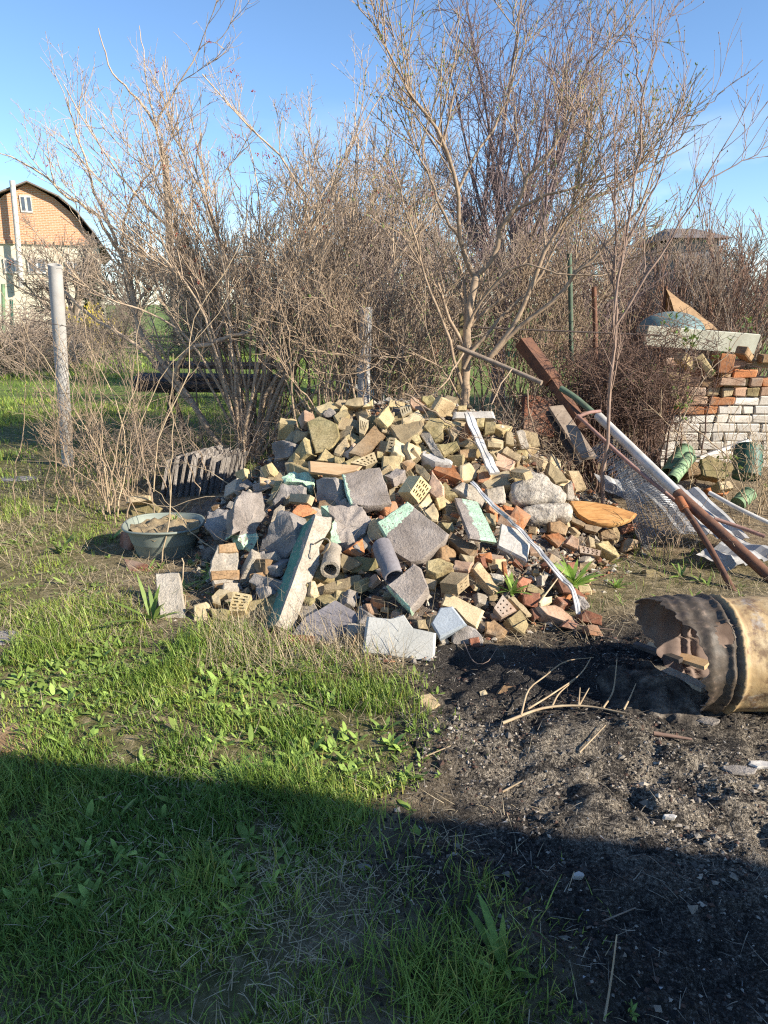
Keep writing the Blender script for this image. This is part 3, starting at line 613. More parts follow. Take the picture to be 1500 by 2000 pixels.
# ---- whole and broken bricks, top of the heap
for row in [
 ('a', [(155, 395), (140, 590), (232, 598), (320, 540), (330, 420)], 'yel', 'pale yellow brick with a small red stamp at the left end of the crest', (175, 345), 'F', .1),
 ('a', [(375, 215), (285, 185), (262, 345), (352, 372)], 'tan', 'grey tan brick standing on end at the left of the crest', (435, 240), 'F', .1),
 ('a', [(440, 250), (367, 345), (400, 450), (450, 370)], 'pink', 'pinkish brick tilted behind the slab with shadow stripes', (540, 288), 'L', .1),
 ('a', [(650, 300), (585, 210), (760, 140), (835, 225)], 'yel', 'yellow brick with two cores lying flat on the crest', (690, 330), 'U', .07),
 ('a', [(690, 325), (660, 290), (730, 225), (822, 270), (762, 325)], 'conc', 'grey shaded brick half just below the cored yellow brick', None, 'F', .08),
 ('a', [(850, 390), (790, 310), (925, 240), (972, 300)], 'yel', 'bright yellow half brick above the crusted perforated brick', (885, 405), 'U', .07),
 ('a', [(850, 275), (900, 185), (955, 225), (890, 275)], 'yel', 'small bright yellow brick corner on the crest', None, 'F', .08),
 ('a', [(1390, 550), (1265, 430), (1005, 715), (1160, 768)], 'brown', 'long ribbed brown brick lying diagonally in the upper heap', (1432, 588), 'UR', .065),
 ('a', [(935, 560), (968, 650), (862, 768), (795, 742), (800, 700)], 'tan', 'pale egg shaped brick lump left of the ribbed brown brick', None, 'U', .08),
 ('a', [(430, 590), (480, 755), (335, 885), (242, 845)], 'olive', 'big olive brown brick lying in shade at the left of the heap', (290, 690), 'L', .1),
 ('a', [(690, 700), (800, 790), (790, 862), (600, 832)], 'yel', 'pointed yellow brick shard above the wooden board', None, 'F', .08),
 ('a', [(795, 782), (912, 800), (906, 872), (800, 862)], 'olive', 'mossy yellow brick stub directly above the wooden board', None, 'F', .08),
 ('a', [(920, 850), (1060, 770), (1100, 800), (950, 880)], 'olive', 'low olive brick between the pointed shard and the slotted brick', None, 'U', .06),
 ('a', [(1300, 720), (1362, 730), (1362, 812), (1302, 802)], 'olive', 'small square olive brick end right of the worn slotted brick', None, 'F', .1),
 ('a', [(1010, 640), (1030, 720), (950, 810), (880, 775)], 'pink', 'dull pink brick in shade under the egg shaped lump', None, 'L', .08),
 ('a', [(340, 480), (480, 500), (440, 575), (310, 655)], 'tan', 'shaded tan brick under the red stamped brick', None, 'L', .1),
 ('a', [(60, 640), (190, 610), (290, 640), (280, 780), (100, 830)], 'conc', 'dark shaded block behind the viburnum stems', None, 'L', .12),
 ('a', [(1420, 442), (1495, 360), (1430, 205), (1310, 330)], 'yel', 'yellow brick leaning near the middle of the crest', (1372, 482), 'U', .1),
 ('a', [(1110, 105), (1122, 190), (1040, 200), (925, 182), (950, 120)], 'pale', 'pale crusted brick lump by the grey fence post', None, 'F', .08),
 ('a', [(1245, 120), (1248, 190), (1130, 212)], 'yel', 'triangular yellow shard by the grey fence post', None, 'F', .07),
 ('a', [(1130, -20), (1230, -90), (1370, 90), (1330, 120), (1120, 70)], 'yel', 'yellow brick standing upright against the grey fence post', None, 'F', .09),
 ('b', [(230, 395), (215, 345), (400, 240), (462, 342)], 'pale', 'clean cream half brick right below the pale perforated brick', None, 'U', .08),
 ('b', [(310, 110), (350, 92), (500, 190), (470, 262), (340, 222), (308, 170)], 'pink', 'rounded pink brick on the crest behind the cream half brick', None, 'F', .1),
 ('b', [(75, 430), (440, 370), (455, 462), (270, 592), (195, 600)], 'tan', 'big speckled tan brick lying across the upper heap', None, 'U', .1),
 ('b', [(540, 330), (700, 372), (690, 440), (470, 442)], 'olive', 'mossy olive brick top near the crest right of the speckled brick', None, 'T', .08),
 ('b', [(475, 445), (690, 442), (692, 590), (600, 612), (540, 520)], 'olive', 'squarish mossy brick right of the speckled brick', None, 'F', .1),
 ('b', [(520, 500), (412, 512), (600, 780), (690, 790)], 'concl', 'long narrow grey brick pointing down towards the plastic strip', None, 'UL', .08),
 ('b', [(850, 605), (635, 650), (705, 790), (882, 688)], 'olive', 'mossy yellow brick left of the plastic strip', (790, 540), 'F', .1),
 ('b', [(740, 460), (930, 430), (882, 500), (822, 562)], 'tan', 'plain tan brick half between two mossy bricks', None, 'U', .08),
 ('b', [(720, 360), (890, 390), (902, 420), (700, 442)], 'olive', 'thin olive brick shard under the thick twig on the crest', None, 'U', .06),
 ('b', [(690, 110), (840, 190), (795, 322), (660, 330), (610, 250)], 'tan', 'large tan brick on the crest beside the weathered beam', (640, 80), 'F', .1),
 ('b', [(450, 80), (560, 60), (600, 130), (500, 180), (450, 130)], 'olive', 'dim brick stacked behind the pink brick on the crest', None, 'F', .1),
 ('b', [(870, 190), (965, 190), (960, 245), (870, 245)], 'yel', 'small yellow brick behind the weathered beam', None, 'F', .08),
 ('b', [(1090, 350), (1170, 350), (1165, 440), (1080, 440)], 'olive', 'round olive lump under the right end of the weathered beam', None, 'F', .1),
 ('b', [(1190, 380), (1310, 390), (1290, 500), (1180, 532)], 'olive', 'larger olive lump under the right end of the weathered beam', None, 'F', .1),
 ('b', [(960, 380), (1005, 500), (870, 642), (870, 600)], 'orange', 'thin orange brown brick edge left of the plastic strip', None, 'L', .06),
 ('b', [(1440, 490), (1500, 500), (1525, 650), (1430, 642)], 'pale', 'pale squarish brick right of the plastic strip', None, 'F', .1),
 ('D', [(430, 440), (545, 490), (510, 550), (405, 520)], 'pink', 'pale pink brick lying by the middle of the plastic strip', None, 'U', .08),
 ('D', [(490, 390), (585, 450), (560, 490), (455, 430)], 'tan', 'tan brick end just above the pale pink brick', None, 'U', .08),
 ('b', [(890, 710), (1080, 702), (1070, 800), (890, 802)], 'brown', 'jagged brown brick stump below the mossy bricks', None, 'F', .1),
 ('b', [(140, 585), (275, 655), (240, 800), (110, 722)], 'pale', 'pale yellow half brick beside the small slotted end', None, 'UR', .09),
 ('b', [(290, 620), (430, 700), (450, 770), (330, 822), (270, 702)], 'pale', 'pitted pale brick lump right of the pale yellow half brick', None, 'R', .1),
 ('b', [(300, 560), (400, 520), (440, 610), (380, 640)], 'olive', 'small mossy brick under the big speckled brick', None, 'F', .08),
 ('b', [(460, 728), (485, 728), (780, 830), (770, 862), (600, 852), (452, 772)], 'white', 'whitewashed brick just above the orange red brick', None, 'T', .11),
 ('d', [(170, 0), (388, 5), (385, 152), (170, 190)], 'yel', 'coarse speckled yellow brick end behind the square block', None, 'F', .12),
 ('d', [(1090, 290), (757, 160), (830, 65), (1150, 160)], 'orange', 'bright orange red brick in the middle of the heap', (1050, 350), 'U', .1),
 ('d', [(1100, 120), (1190, 85), (1272, 222), (1258, 262), (1170, 292), (1090, 290)], 'pale', 'pale chipped brick end leaning on the orange red brick', None, 'R', .08),
 ('d', [(740, 190), (862, 350), (865, 450), (800, 492), (700, 412)], 'pink', 'smooth pinkish brick between the yellow perforated and the orange red brick', None, 'UL', .08),
 ('d', [(390, 80), (500, 40), (545, 92), (450, 132)], 'brown', 'small brown ridged brick above the small green ended block', None, 'U', .08),
 ('d', [(540, 90), (620, 110), (722, 232), (700, 300), (540, 180)], 'pale', 'pale ragged brick right above the yellow perforated brick', None, 'UL', .06),
 ('d', [(860, 340), (900, 318), (1040, 462), (900, 455)], 'olive', 'mossy brick below the shadow of the orange red brick', None, 'U', .08),
 ('d', [(790, 490), (880, 462), (912, 590), (830, 622)], 'yel', 'small mustard yellow brick left of the half green block', None, 'F', .08),
 ('d', [(1020, 382), (1110, 300), (1220, 342), (1372, 532), (1330, 582)], 'concl', 'long grey brick leaning down beside the thin plastic strip', None, 'UR', .09),
 ('d', [(1290, 210), (1390, 190), (1425, 240), (1352, 312), (1280, 310)], 'orange', 'small rounded orange brick right of the pale chipped end', None, 'F', .08),
 ('D', [(325, 642), (345, 612), (490, 600), (502, 650), (350, 672)], 'pale', 'yellowish ridged brick on top of the squarish grey brick', None, 'U', .08),
 ('D', [(465, 658), (352, 682), (365, 785), (475, 770)], 'concl', 'squarish pale grey brick beside the cement bag', (490, 640), 'F', .1),
 ('d', [(600, 580), (712, 440), (742, 530), (662, 642)], 'pale', 'broken cream shard under the yellow perforated brick', None, 'R', .06),
 ('d', [(660, 650), (760, 560), (812, 690), (800, 752), (740, 740)], 'pale', 'pale lump behind the upper edge of the largest slab', None, 'U', .08),
 ('d', [(240, 400), (300, 390), (310, 520), (260, 600)], 'pale', 'narrow pale brick between the square block and the largest slab', None, 'F', .08),
 ('d', [(860, 790), (980, 780), (1005, 850), (980, 880), (900, 850)], 'olive', 'flat yellowish pebble brick left of the half green block', None, 'U', .06),
 ('C', [(375, 560), (400, 470), (450, 450), (500, 590), (420, 620)], 'tan', 'shaded tan brick behind the left corner of the largest slab', None, 'L', .1),
 ('c', [(635, 405), (600, 492), (655, 532), (690, 435)], 'pale', 'brick with a bright sunlit end below the green lump', (430, 390), 'R', .1),
 ('c', [(430, 590), (480, 520), (560, 500), (690, 580), (602, 632), (540, 655), (428, 625)], 'orange', 'rounded broken brick with an orange corner at the top of the long post', None, 'U', .1),
 ('c', [(205, 590), (280, 510), (332, 520), (280, 602), (180, 702)], 'concl', 'narrow pale brick left of the boulder top', None, 'U', .08),
 ('c', [(120, 40), (190, 15), (285, 140), (220, 192), (160, 150)], 'yel', 'yellow brick stub left of the green lump', None, 'R', .08),
 ('C', [(1030, 548), (1225, 652), (1180, 735), (1005, 600)], 'brown', 'long brown brick just right of the largest slab', None, 'U', .08),
 ('C', [(1160, 838), (1047, 820), (1065, 768), (1195, 780)], 'pink', 'small brown pink brick on the cored tan brick', (1160, 872), 'U', .05),
 ('C', [(850, 770), (930, 750), (1040, 790), (1030, 842), (920, 872), (850, 842)], 'olive', 'olive grey stone under the largest slab with a dry stem on it', None, 'U', .08),
 ('C', [(1110, 720), (1200, 740), (1200, 800), (1150, 780)], 'pale', 'pale brick end behind the small brown pink brick', None, 'F', .08),
 ('C', [(1290, 400), (1375, 420), (1370, 490), (1310, 470)], 'pale', 'cream stone right of the half green block', None, 'U', .07),
 ('C', [(770, 1230), (830, 1225), (855, 1300), (780, 1290)], 'pale', 'small pale chip between the two grey slabs', None, 'F', .05),
 ('C', [(240, 680), (350, 600), (362, 720), (310, 740)], 'orange', 'rust stained brick stub under the rough crumbling lump', None, 'R', .08),
 ('f', [(820, 590), (745, 642), (512, 370), (590, 308)], 'tan', 'long tan brick lying among the front red rubble', None, 'UR', .06),
 ('g', [(280, 410), (330, 382), (528, 602), (470, 612)], 'tan', 'long narrow yellow brick right of the brick with seven holes', None, 'UR', .06),
 ('g', [(262, 640), (392, 550), (462, 652), (330, 742)], 'yel', 'cracked yellow brick half at the front edge by the ash', None, 'UR', .07),
 ('g', [(332, 742), (470, 652), (502, 702), (450, 832)], 'yel', 'second cracked yellow brick half just below the first by the ash', None, 'UR', .07),
 ('g', [(430, 370), (620, 352), (632, 500), (580, 522), (450, 482)], 'red', 'rounded dark red brick at the right front of the heap', None, 'F', .1),
 ('g', [(630, 400), (772, 385), (762, 450), (640, 512)], 'pale', 'cream split brick right of the rounded dark red brick', None, 'UR', .06),
 ('g', [(530, 530), (620, 520), (692, 602), (560, 662)], 'red', 'crumbled red brick under the rounded dark red brick', None, 'F', .08),
 ('g', [(640, 520), (820, 498), (1140, 720), (1060, 772), (860, 662), (720, 602)], 'pink', 'long pinkish slab of brickwork at the right front of the heap', None, 'UR', .08),
 ('g', [(880, 740), (970, 670), (1060, 712), (1040, 782)], 'red', 'small red brick against the long pinkish slab', None, 'F', .07),
 ('g', [(1110, 600), (1130, 680), (1340, 722), (1342, 622), (1170, 560)], 'red', 'whole red brick lying at the right foot of the heap', None, 'F', .1),
 ('g', [(1190, 740), (1300, 740), (1352, 852), (1220, 832)], 'orange', 'small orange brick at the very right foot of the heap', None, 'F', .08),
 ('g', [(500, 240), (692, 340), (640, 372), (480, 322)], 'yel', 'flat yellow brick strip below the red pipe sherds', None, 'U', .06),
 ('f', [(900, 470), (960, 450), (1070, 620), (1050, 642), (920, 560)], 'red', 'red clay sherd standing on edge by the green weed', None, 'UL', .03),
 ('f', [(1090, 460), (1192, 500), (1110, 622), (1040, 522)], 'red', 'curved red clay sherd right of the green weed', None, 'R', .05),
 ('f', [(1000, 250), (1090, 320), (1092, 352), (980, 282)], 'red', 'thin red sherd below the smooth whitish slab', None, 'U', .04),
 ('f', [(850, 280), (900, 280), (905, 420), (870, 430)], 'orange', 'upright orange sherd in the dusty rubble', None, 'F', .04),
 ('f', [(590, 240), (640, 220), (680, 350), (620, 330)], 'red', 'dark red brick end with lime on its side', None, 'R', .06),
 ('f', [(570, 190), (700, 180), (720, 260), (590, 215)], 'orange', 'flat orange chip under the half green block', None, 'U', .03),
 ('f', [(710, 420), (850, 440), (860, 500), (760, 500)], 'concl', 'grey brick sliver right of the long tan brick', None, 'U', .05),
 ('g', [(0, 680), (90, 655), (242, 780), (110, 832), (0, 802)], 'brown', 'rounded brown stone at the edge of the ash', None, 'U', .1),
 ('g', [(820, 170), (950, 230), (992, 342), (900, 332)], 'red', 'dark red brick under the lower end of the plastic strip', None, 'F', .1),
 ('g', [(650, 140), (730, 130), (700, 270), (650, 260)], 'concl', 'upright grey brick shard near the lower plastic strip', None, 'R', .05),
 ('g', [(1080, 380), (1150, 400), (1192, 500), (1130, 540), (1080, 470)], 'conc', 'grey round stone right of the plastic strip end', None, 'F', .08),
 ('h', [(150, 180), (260, 165), (352, 232), (330, 330), (150, 282)], 'brown', 'rust brown brick lump below the lower cement bag', None, 'F', .1),
 ('h', [(110, 330), (240, 300), (332, 372), (240, 462)], 'orange', 'soft orange brown lump below the rust brown lump', None, 'F', .08),
 ('h', [(330, 432), (400, 340), (475, 382), (470, 492)], 'pink', 'pinkish brick half left of the broken hollow brick', None, 'F', .08),
 ('h', [(740, 300), (800, 270), (870, 245), (940, 370), (860, 382), (750, 380)], 'brown', 'brown brick with a round sunlit end under the log slice', None, 'F', .1),
 ('h', [(870, 250), (930, 240), (1000, 380), (900, 430)], 'tan', 'tan brick leaning behind the round ended brick', None, 'R', .08),
 ('h', [(700, 432), (830, 390), (962, 560), (930, 572), (760, 480)], 'olive', 'ridged olive brick right of the broken hollow brick', None, 'UR', .08),
 ('h', [(1010, 420), (1060, 370), (1172, 392), (1170, 472), (1010, 522)], 'brown', 'crumbling rust brown lump beside the wire mesh roll', None, 'F', .1),
 ('h', [(552, 200), (752, 242), (700, 302), (560, 262)], 'brown', 'brown brick in shade right under the log slice', None, 'F', .08),
 ('h', [(960, 240), (1080, 200), (1192, 188), (1192, 242), (1000, 312)], 'red', 'reddish brick under the right end of the log slice', None, 'F', .08),
 ('h', [(600, 340), (660, 370), (680, 470), (620, 470)], 'tan', 'thin tan brick standing on edge under the log slice', None, 'R', .04),
 ('h', [(390, 100), (560, 190), (540, 230), (400, 170)], 'brown', 'dark brick supporting the left end of the log slice', None, 'F', .1),
 ('D', [(905, 640), (930, 630), (958, 740), (930, 752), (900, 745)], 'concl', 'rounded grey concrete rim behind the cement bags', None, 'F', .1),
 ('D', [(560, 300), (600, 290), (640, 390), (590, 400)], 'concl', 'small grey stone in front of the dark brush', None, 'F', .08),
 ('D', [(600, 280), (690, 300), (710, 380), (640, 390)], 'tan', 'dim tan stone in front of the dark brush', None, 'F', .1),
 ('D', [(910, 560), (980, 560), (1030, 670), (960, 690)], 'tan', 'tan brick leaning behind the upper cement bag', None, 'F', .1),
 ('D', [(780, 500), (860, 560), (900, 620), (820, 640), (770, 580)], 'pale', 'hollow block corner behind the upper cement bag', None, 'F', .1),
 ('e', [(0, 720), (100, 675), (125, 700), (130, 810), (100, 900), (-10, 890)], 'pale', 'pale yellow stone at the right edge of the narrow paving slab', None, 'F', .1),
 ('e', [(1140, 480), (1180, 480), (1216, 600), (1170, 642), (1130, 592)], 'tan', 'tan shard under the right side of the long post', None, 'R', .08),
 ('e', [(170, 620), (240, 555), (352, 580), (240, 622), (250, 690), (180, 672)], 'pale', 'pale curved mortar shell under the mortar lump', None, 'U', .05),
 ('e', [(150, 740), (330, 760), (300, 862), (180, 850)], 'olive', 'olive brick sunk in the dead grass under the slotted end', None, 'F', .1),
 ('P', [(822, 1358), (840, 1352), (861, 1375), (842, 1388), (820, 1380)], 'tan', 'small tan stone lying alone on the ash near the grass', None, 'U', .06),
 ('P', [(935, 1350), (948, 1345), (952, 1356), (938, 1366)], 'pale', 'tiny pale brick chip on the ash', None, 'U', .03),
 ('P', [(968, 1356), (984, 1338), (1004, 1342), (1020, 1356), (1008, 1384), (985, 1378)], 'brown', 'angular brown half brick lying on the ash below the heap', None, 'U', .08),
 ('P', [(953, 1450), (962, 1436), (972, 1444), (968, 1458)], 'tan', 'little tan stone chip on the grey sand', None, 'U', .03),
 ('P', [(1258, 1112), (1275, 1108), (1302, 1122), (1298, 1138), (1262, 1132)], 'olive', 'ochre stone in the grass before the wire mesh roll', None, 'F', .06),
]:
    crop, face, mat, label, C, nn, th = row
    small = crop == 'P'
    st = 'stone' in label or 'chip' in label
    piece(crop, face, mat, label, C=C, n=nn, t=th, grow=(1 if small else 1.13), lift=(.02 if small else .05), name='stone' if st else 'broken_brick', cat='stone' if st else 'brick')
# red star stamped on the yellow brick
# ---- fill: loose brick pieces between the ones above
def inhero(q):
    for h in HERO:
        if abs(h[0, 0]-q[0]) > 150: continue
        c = h.mean(0)
        if polyd(np.array([q[0]]), np.array([q[1]]), h)[0] > 2: return True
    return False
protos = {}
def rubble_mesh(k):
    d = [(.125, .06, .035), (.06, .058, .035), (.085, .06, .04), (.05, .04, .03), (.125, .058, .044), (.035, .03, .022), (.07, .06, .05), (.1, .055, .03)][k % 8]
    r = np.random.default_rng(100+k); j = .16+.02*(k % 8 in (1, 3, 5))
    c = np.array([(x, y, z) for z in (-1, 1) for x, y in ((-1, -1), (1, -1), (1, 1), (-1, 1))], float)
    c = c*np.array(d)*(1+r.uniform(-j, j, (8, 3)))
    if k % 3: c[r.integers(8)] *= .55
    import bmesh
    bm = bmesh.new(); vs2 = [bm.verts.new(v_) for v_ in c]
    for f in ((0, 3, 2, 1), (4, 5, 6, 7), (0, 1, 5, 4), (1, 2, 6, 5), (2, 3, 7, 6), (3, 0, 4, 7)): bm.faces.new([vs2[i] for i in f])
    bmesh.ops.bevel(bm, geom=list(bm.edges), offset=min(d)*.16, segments=1, affect='EDGES', profile=.6)
    me = bpy.data.meshes.new('brick_piece'); bm.to_mesh(me); bm.free(); return me
from mathutils import Euler, Vector, Matrix
LBL = [(l_, topx(np.array(o_.location)+0)) for o_ in COL.objects for l_ in [o_.get('label')] if l_ and o_.name != 'garden_shed']
CUT = (' beside ', ' at ', ' with ', ' lying ', ' leaning ', ' under ', ' of ', ' in ', ' on ', ' near ', ' below ', ' above ', ' right ', ' left ', ' standing ', ' between ', ' behind ', ' by ', ' showing ', ' tilted ', ' among ', ' pointing ', ' wholly ', ' just ')
def shortname(l_):
    cuts = sorted({l_.index(c) for c in CUT if c in l_ and l_.index(c) > 8})+[len(l_)]
    for c in cuts:
        if sum(q.startswith(l_[:c]) for q, _ in LBL) == 1: return l_[:c]
    return l_
SHORT = [(shortname(l_), q) for l_, q in LBL]
ORD = 'first second third fourth fifth sixth seventh eighth ninth tenth eleventh twelfth thirteenth fourteenth fifteenth'.split()
USED = set()
def relabel(o, what, P):
    q = topx(np.asarray(P)); near = sorted(SHORT, key=lambda a: np.hypot(*(a[1]-q)))[:9]
    for l_, c in near:
        dx, dy = q-c
        rel = ('just right of' if dx > 0 else 'just left of') if abs(dx) > abs(dy) else ('just below' if dy > 0 else 'just above')
        lab = what+' '+rel+' the '+l_
        if len(lab.split()) <= 16 and lab not in USED: USED.add(lab); o['label'] = lab; return
COLN = dict(yel='yellow', pale='cream', tan='tan', olive='mossy olive', conc='grey', brown='brown', concl='pale grey', red='red', orange='orange', pink='pinkish')
FILL = {
 'crest': (['yel', 'pale', 'tan', 'olive', 'yel', 'tan'], 'loose yellowish brick piece half buried among the bricks near the crest', 'loose brick pieces near the crest'),
 'left': (['conc', 'conc', 'tan', 'olive', 'brown', 'concl'], 'loose grey or brown stone wedged between the concrete lumps', 'loose stones between the concrete lumps'),
 'right': (['red', 'tan', 'tan', 'pink', 'pale', 'brown', 'concl', 'tan', 'orange', 'pale'], 'loose reddish brick fragment in the low rubble of the right slope', 'loose brick fragments in the low rubble'),
}
nfill = 0; tries = 0; r_ = np.random.default_rng(5)
placed = []
while nfill < 215 and tries < 6000:
    tries += 1
    px, py = r_.uniform(420, 1170), r_.uniform(775, 1250)
    d = ray(px, py); dist = hit(d); p = EYE+nrm(d)*dist
    s0 = float(S(p[0], p[1]))
    if s0 < .03 or p[1] > 5.75 or inhero((px, py)): continue
    if any((p[0]-a)**2+(p[1]-b_)**2 < .0028 for a, b_ in placed): continue
    placed.append((p[0], p[1]))
    reg = 'crest' if py < 930 and px < 1050 else ('left' if px < 720 else 'right')
    mats, lab, grp = FILL[reg]; mk = mats[r_.integers(len(mats))]; k = int(r_.integers(24))
    if reg == 'crest': k = int(r_.choice([0, 4, 2, 8, 12, 16, 20, 6, 10]))
    if reg == 'right' and r_.random() < .6: k = int(r_.choice([1, 3, 5, 9, 11, 13, 17, 19, 21]))
    me = protos.get((k, mk))
    if me is None: me = protos[(k, mk)] = rubble_mesh(k).copy(); me.materials.append(MT[mk])
    o = bpy.data.objects.new('brick_piece', me); COL.objects.link(o)
    e = .03; gxx = float(S(p[0]+e, p[1])-S(p[0]-e, p[1]))/(2*e); gyy = float(S(p[0], p[1]+e)-S(p[0], p[1]-e))/(2*e)
    nn = Vector((-gxx, -gyy, 1)).normalized(); q = Vector((0, 0, 1)).rotation_difference(nn)
    rot = q.to_matrix() @ Euler((r_.normal(0, .45), r_.normal(0, .45), r_.uniform(0, 6.28))).to_matrix()
    sc_ = r_.uniform(.75, 1.0)*(.62 if reg == 'right' and py > 1030 else 1)
    o.matrix_world = Matrix.Translation((p[0], p[1], s0-(.055 if reg == 'crest' else .03))) @ rot.to_4x4() @ Matrix.Scale(sc_, 4)
    tag(o, lab, 'brick' if reg != 'left' else 'stone', grp); nfill += 1; relabel(o, ('small ' if k in (1, 3, 5, 9, 11, 13, 17, 19, 21) else 'loose ')+COLN[mk]+(' stone' if reg == 'left' else ' brick piece'), (p[0], p[1], s0))
# crumbs of mortar and brick in the gaps
def crumbs(name, pos, size, cols, mat, flat=.7):
    N = len(pos); base = np.array([(1, 0, 0), (0, 1, 0), (-1, 0, 0), (0, -1, 0), (0, 0, 1), (0, 0, -1)], float)
    V = base[None]*(1+rng.uniform(-.45, .45, (N, 6, 1)))+rng.uniform(-.25, .25, (N, 6, 3)); V[:, :, 2] *= flat
    a = rng.uniform(0, 6.28, N); c, s = np.cos(a), np.sin(a)
    V = np.stack([V[..., 0]*c[:, None]-V[..., 1]*s[:, None], V[..., 0]*s[:, None]+V[..., 1]*c[:, None], V[..., 2]], -1)
    V = V*np.asarray(size)[:, None, None]+pos[:, None]
    T = np.array([(0, 1, 4), (1, 2, 4), (2, 3, 4), (3, 0, 4), (1, 0, 5), (2, 1, 5), (3, 2, 5), (0, 3, 5)])
    F = (np.arange(N)[:, None, None]*6+T[None]).reshape(-1, 3)
    o = link(name, mk_mesh(name, V.reshape(-1, 3), [F], attrs=dict(col=np.repeat(cols, 6, 0))), mat)
    return tag(o, kind='stuff')
N = 9000; x = rng.uniform(-1.3, 2.0, N); y = rng.uniform(3.1, 6.2, N); z = S(x, y); k = z > -.01; x, y, z = x[k], y[k], z[k]
pal = np.array([(.40, .33, .22), (.30, .22, .13), (.34, .16, .08), (.42, .37, .30), (.25, .22, .19), (.24, .11, .07), (.5, .45, .36)])
crumbs('rubble_crumbs', np.stack([x, y, np.maximum(z-.06+rng.uniform(-.015, .035, len(x)), 0)], -1), rng.gamma(2, .005, len(x))+.003, pal[rng.integers(0, 7, len(x))]*rng.uniform(.7, 1.1, (len(x), 1)), m_crumb)
# ---------------------------------------------------------------- barrel
yc, rb, x1 = 2.79, .243, 1.86
zb = rb+float(gz(1.7, yc)[0])-.02
th = np.linspace(0, 2*pi, 121)[:-1]                       # 0 top, pi/2 towards the camera
keys = np.radians([0, 25, 50, 70, 90, 120, 150, 180, 215, 250, 275, 300, 330, 360])
edge = np.interp(th, keys, [1.17, 1.21, 1.27, 1.30, 1.285, 1.315, 1.35, 1.40, 1.36, 1.27, 1.185, 1.15, 1.155, 1.17])
edge = edge+.02*vnoise(np.stack([np.cos(th)*9, np.sin(th)*9, th*0], -1))+.013*vnoise(np.stack([np.cos(th)*26, np.sin(th)*26, th*0+3], -1))
ux = np.concatenate([np.linspace(0, 1, 60)*.6, [.66, .75, .88, 1.0]])
def bar_r(x):
    bump = lambda c, w_, h_: h_*np.exp(-((x-c)/w_)**2)
    return rb+bump(1.447, .014, .017)+bump(1.402, .013, .015)-bump(1.424, .009, .006)+bump(1.315, .028, .012)+bump(1.25, .018, .009)+bump(1.20, .015, .007)+bump(1.62, .012, .005)
bag = Bag()
Xg = edge[None]+(x1-edge[None])*ux[:, None]
dent = .011*vnoise(np.stack([Xg*6, np.cos(th)[None]*2.5+0*Xg, np.sin(th)[None]*2.5+0*Xg], -1))+.004*vnoise(np.stack([Xg*17, np.cos(th)[None]*7+0*Xg, np.sin(th)[None]*7+0*Xg], -1))
def shell(off):
    R_ = bar_r(Xg)+dent+off
    return np.stack([Xg, yc-R_*np.sin(th)[None], zb+R_*np.cos(th)[None]], -1)
Vo, Vi = shell(0), shell(-.004)
nU, nT = Xg.shape; id_ = np.arange(nU*nT).reshape(nU, nT); nx = np.roll(id_, -1, 1)
Q = np.stack([id_[:-1], nx[:-1], nx[1:], id_[1:]], -1)
hx = Xg[:-1]; ht = th[None]+0*hx
hole = ((hx-1.372)/.034)**2+((ht-radians(42))/radians(13))**2+.35*vnoise(np.stack([hx*40, ht*9, hx*0], -1)) < 1
hole |= ((hx-1.40)/.012)**2+((ht-radians(118))/radians(4))**2 < 1
Qk = Q[~hole]; k = nU*nT
rim = np.stack([id_[0], id_[0]+k, nx[0]+k, nx[0]], -1)
b_root = root('steel_barrel', (1.7, yc, 0), 'rusty burnt steel barrel lying on its side with a torn open end', 'barrel')
m_bar, t, b = newmat('scorched_drum'); v = t.nodes.new('ShaderNodeTexCoord').outputs['Object']
mp = nd(t, 'ShaderNodeMapping'); mp.inputs['Scale'].default_value = (26, 2.5, 2.5); t.links.new(v, mp.inputs['Vector'])
n1 = noise(t, mp.outputs[0], 1.6, 5, .65); n2 = noise(t, v, 5, 6, .65); n3 = noise(t, v, 40, 4)
c = ramp(t, n2, [(.30, (.26, .16, .08)), (.48, (.43, .30, .145)), (.68, (.52, .41, .25))])
c = mixc(t, .22, c, ramp(t, n1, [(.35, (.13, .065, .03)), (.5, (.36, .235, .10)), (.66, (.50, .40, .24))]))
c = mixc(t, ramp(t, noise(t, v, 9, 6, .75), [(.52, (0,)*3), (.62, (.8,)*3)]), c, (.14, .075, .04))
c = mixc(t, ramp(t, noise(t, v, 4.3, 5, .7), [(.60, (0,)*3), (.68, (.7,)*3)]), c, (.40, .385, .35))
soot = mth(t, 'ADD', attr(t, 'soot'), mth(t, 'MULTIPLY', mth(t, 'SUBTRACT', n2, .5), 1.3))
c = mixc(t, ramp(t, soot, [(.35, (0,)*3), (.75, (.93,)*3)]), c, ramp(t, n3, [(.35, (.022, .018, .016)), (.6, (.06, .045, .035)), (.75, (.17, .12, .09))]))
t.links.new(c, b.inputs['Base Color']); b.inputs['Roughness'].default_value = .6; b.inputs['Metallic'].default_value = .0
setbump(t, b, mth(t, 'ADD', n3, mth(t, 'MULTIPLY', n1, .3)), .35, .006)
soot = np.clip(1-(Xg-1.395)/.09, 0, 1.15)+.25*np.clip(np.sin(th)[None], 0, 1)*np.clip(1.55-Xg, 0, .3)/.3+.2*np.exp(-((Xg-1.5)/.03)**2)*np.exp(-((th[None]-1.9)/.3)**2)
build('shell', np.concatenate([Vo.reshape(-1, 3)]), [Qk], m_bar, b_root, smooth=True, attrs=dict(soot=soot.ravel()))
m_bari = plain('burnt_steel_inside', (.25, .185, .15), (.13, .09, .075), 7, .8, .3)
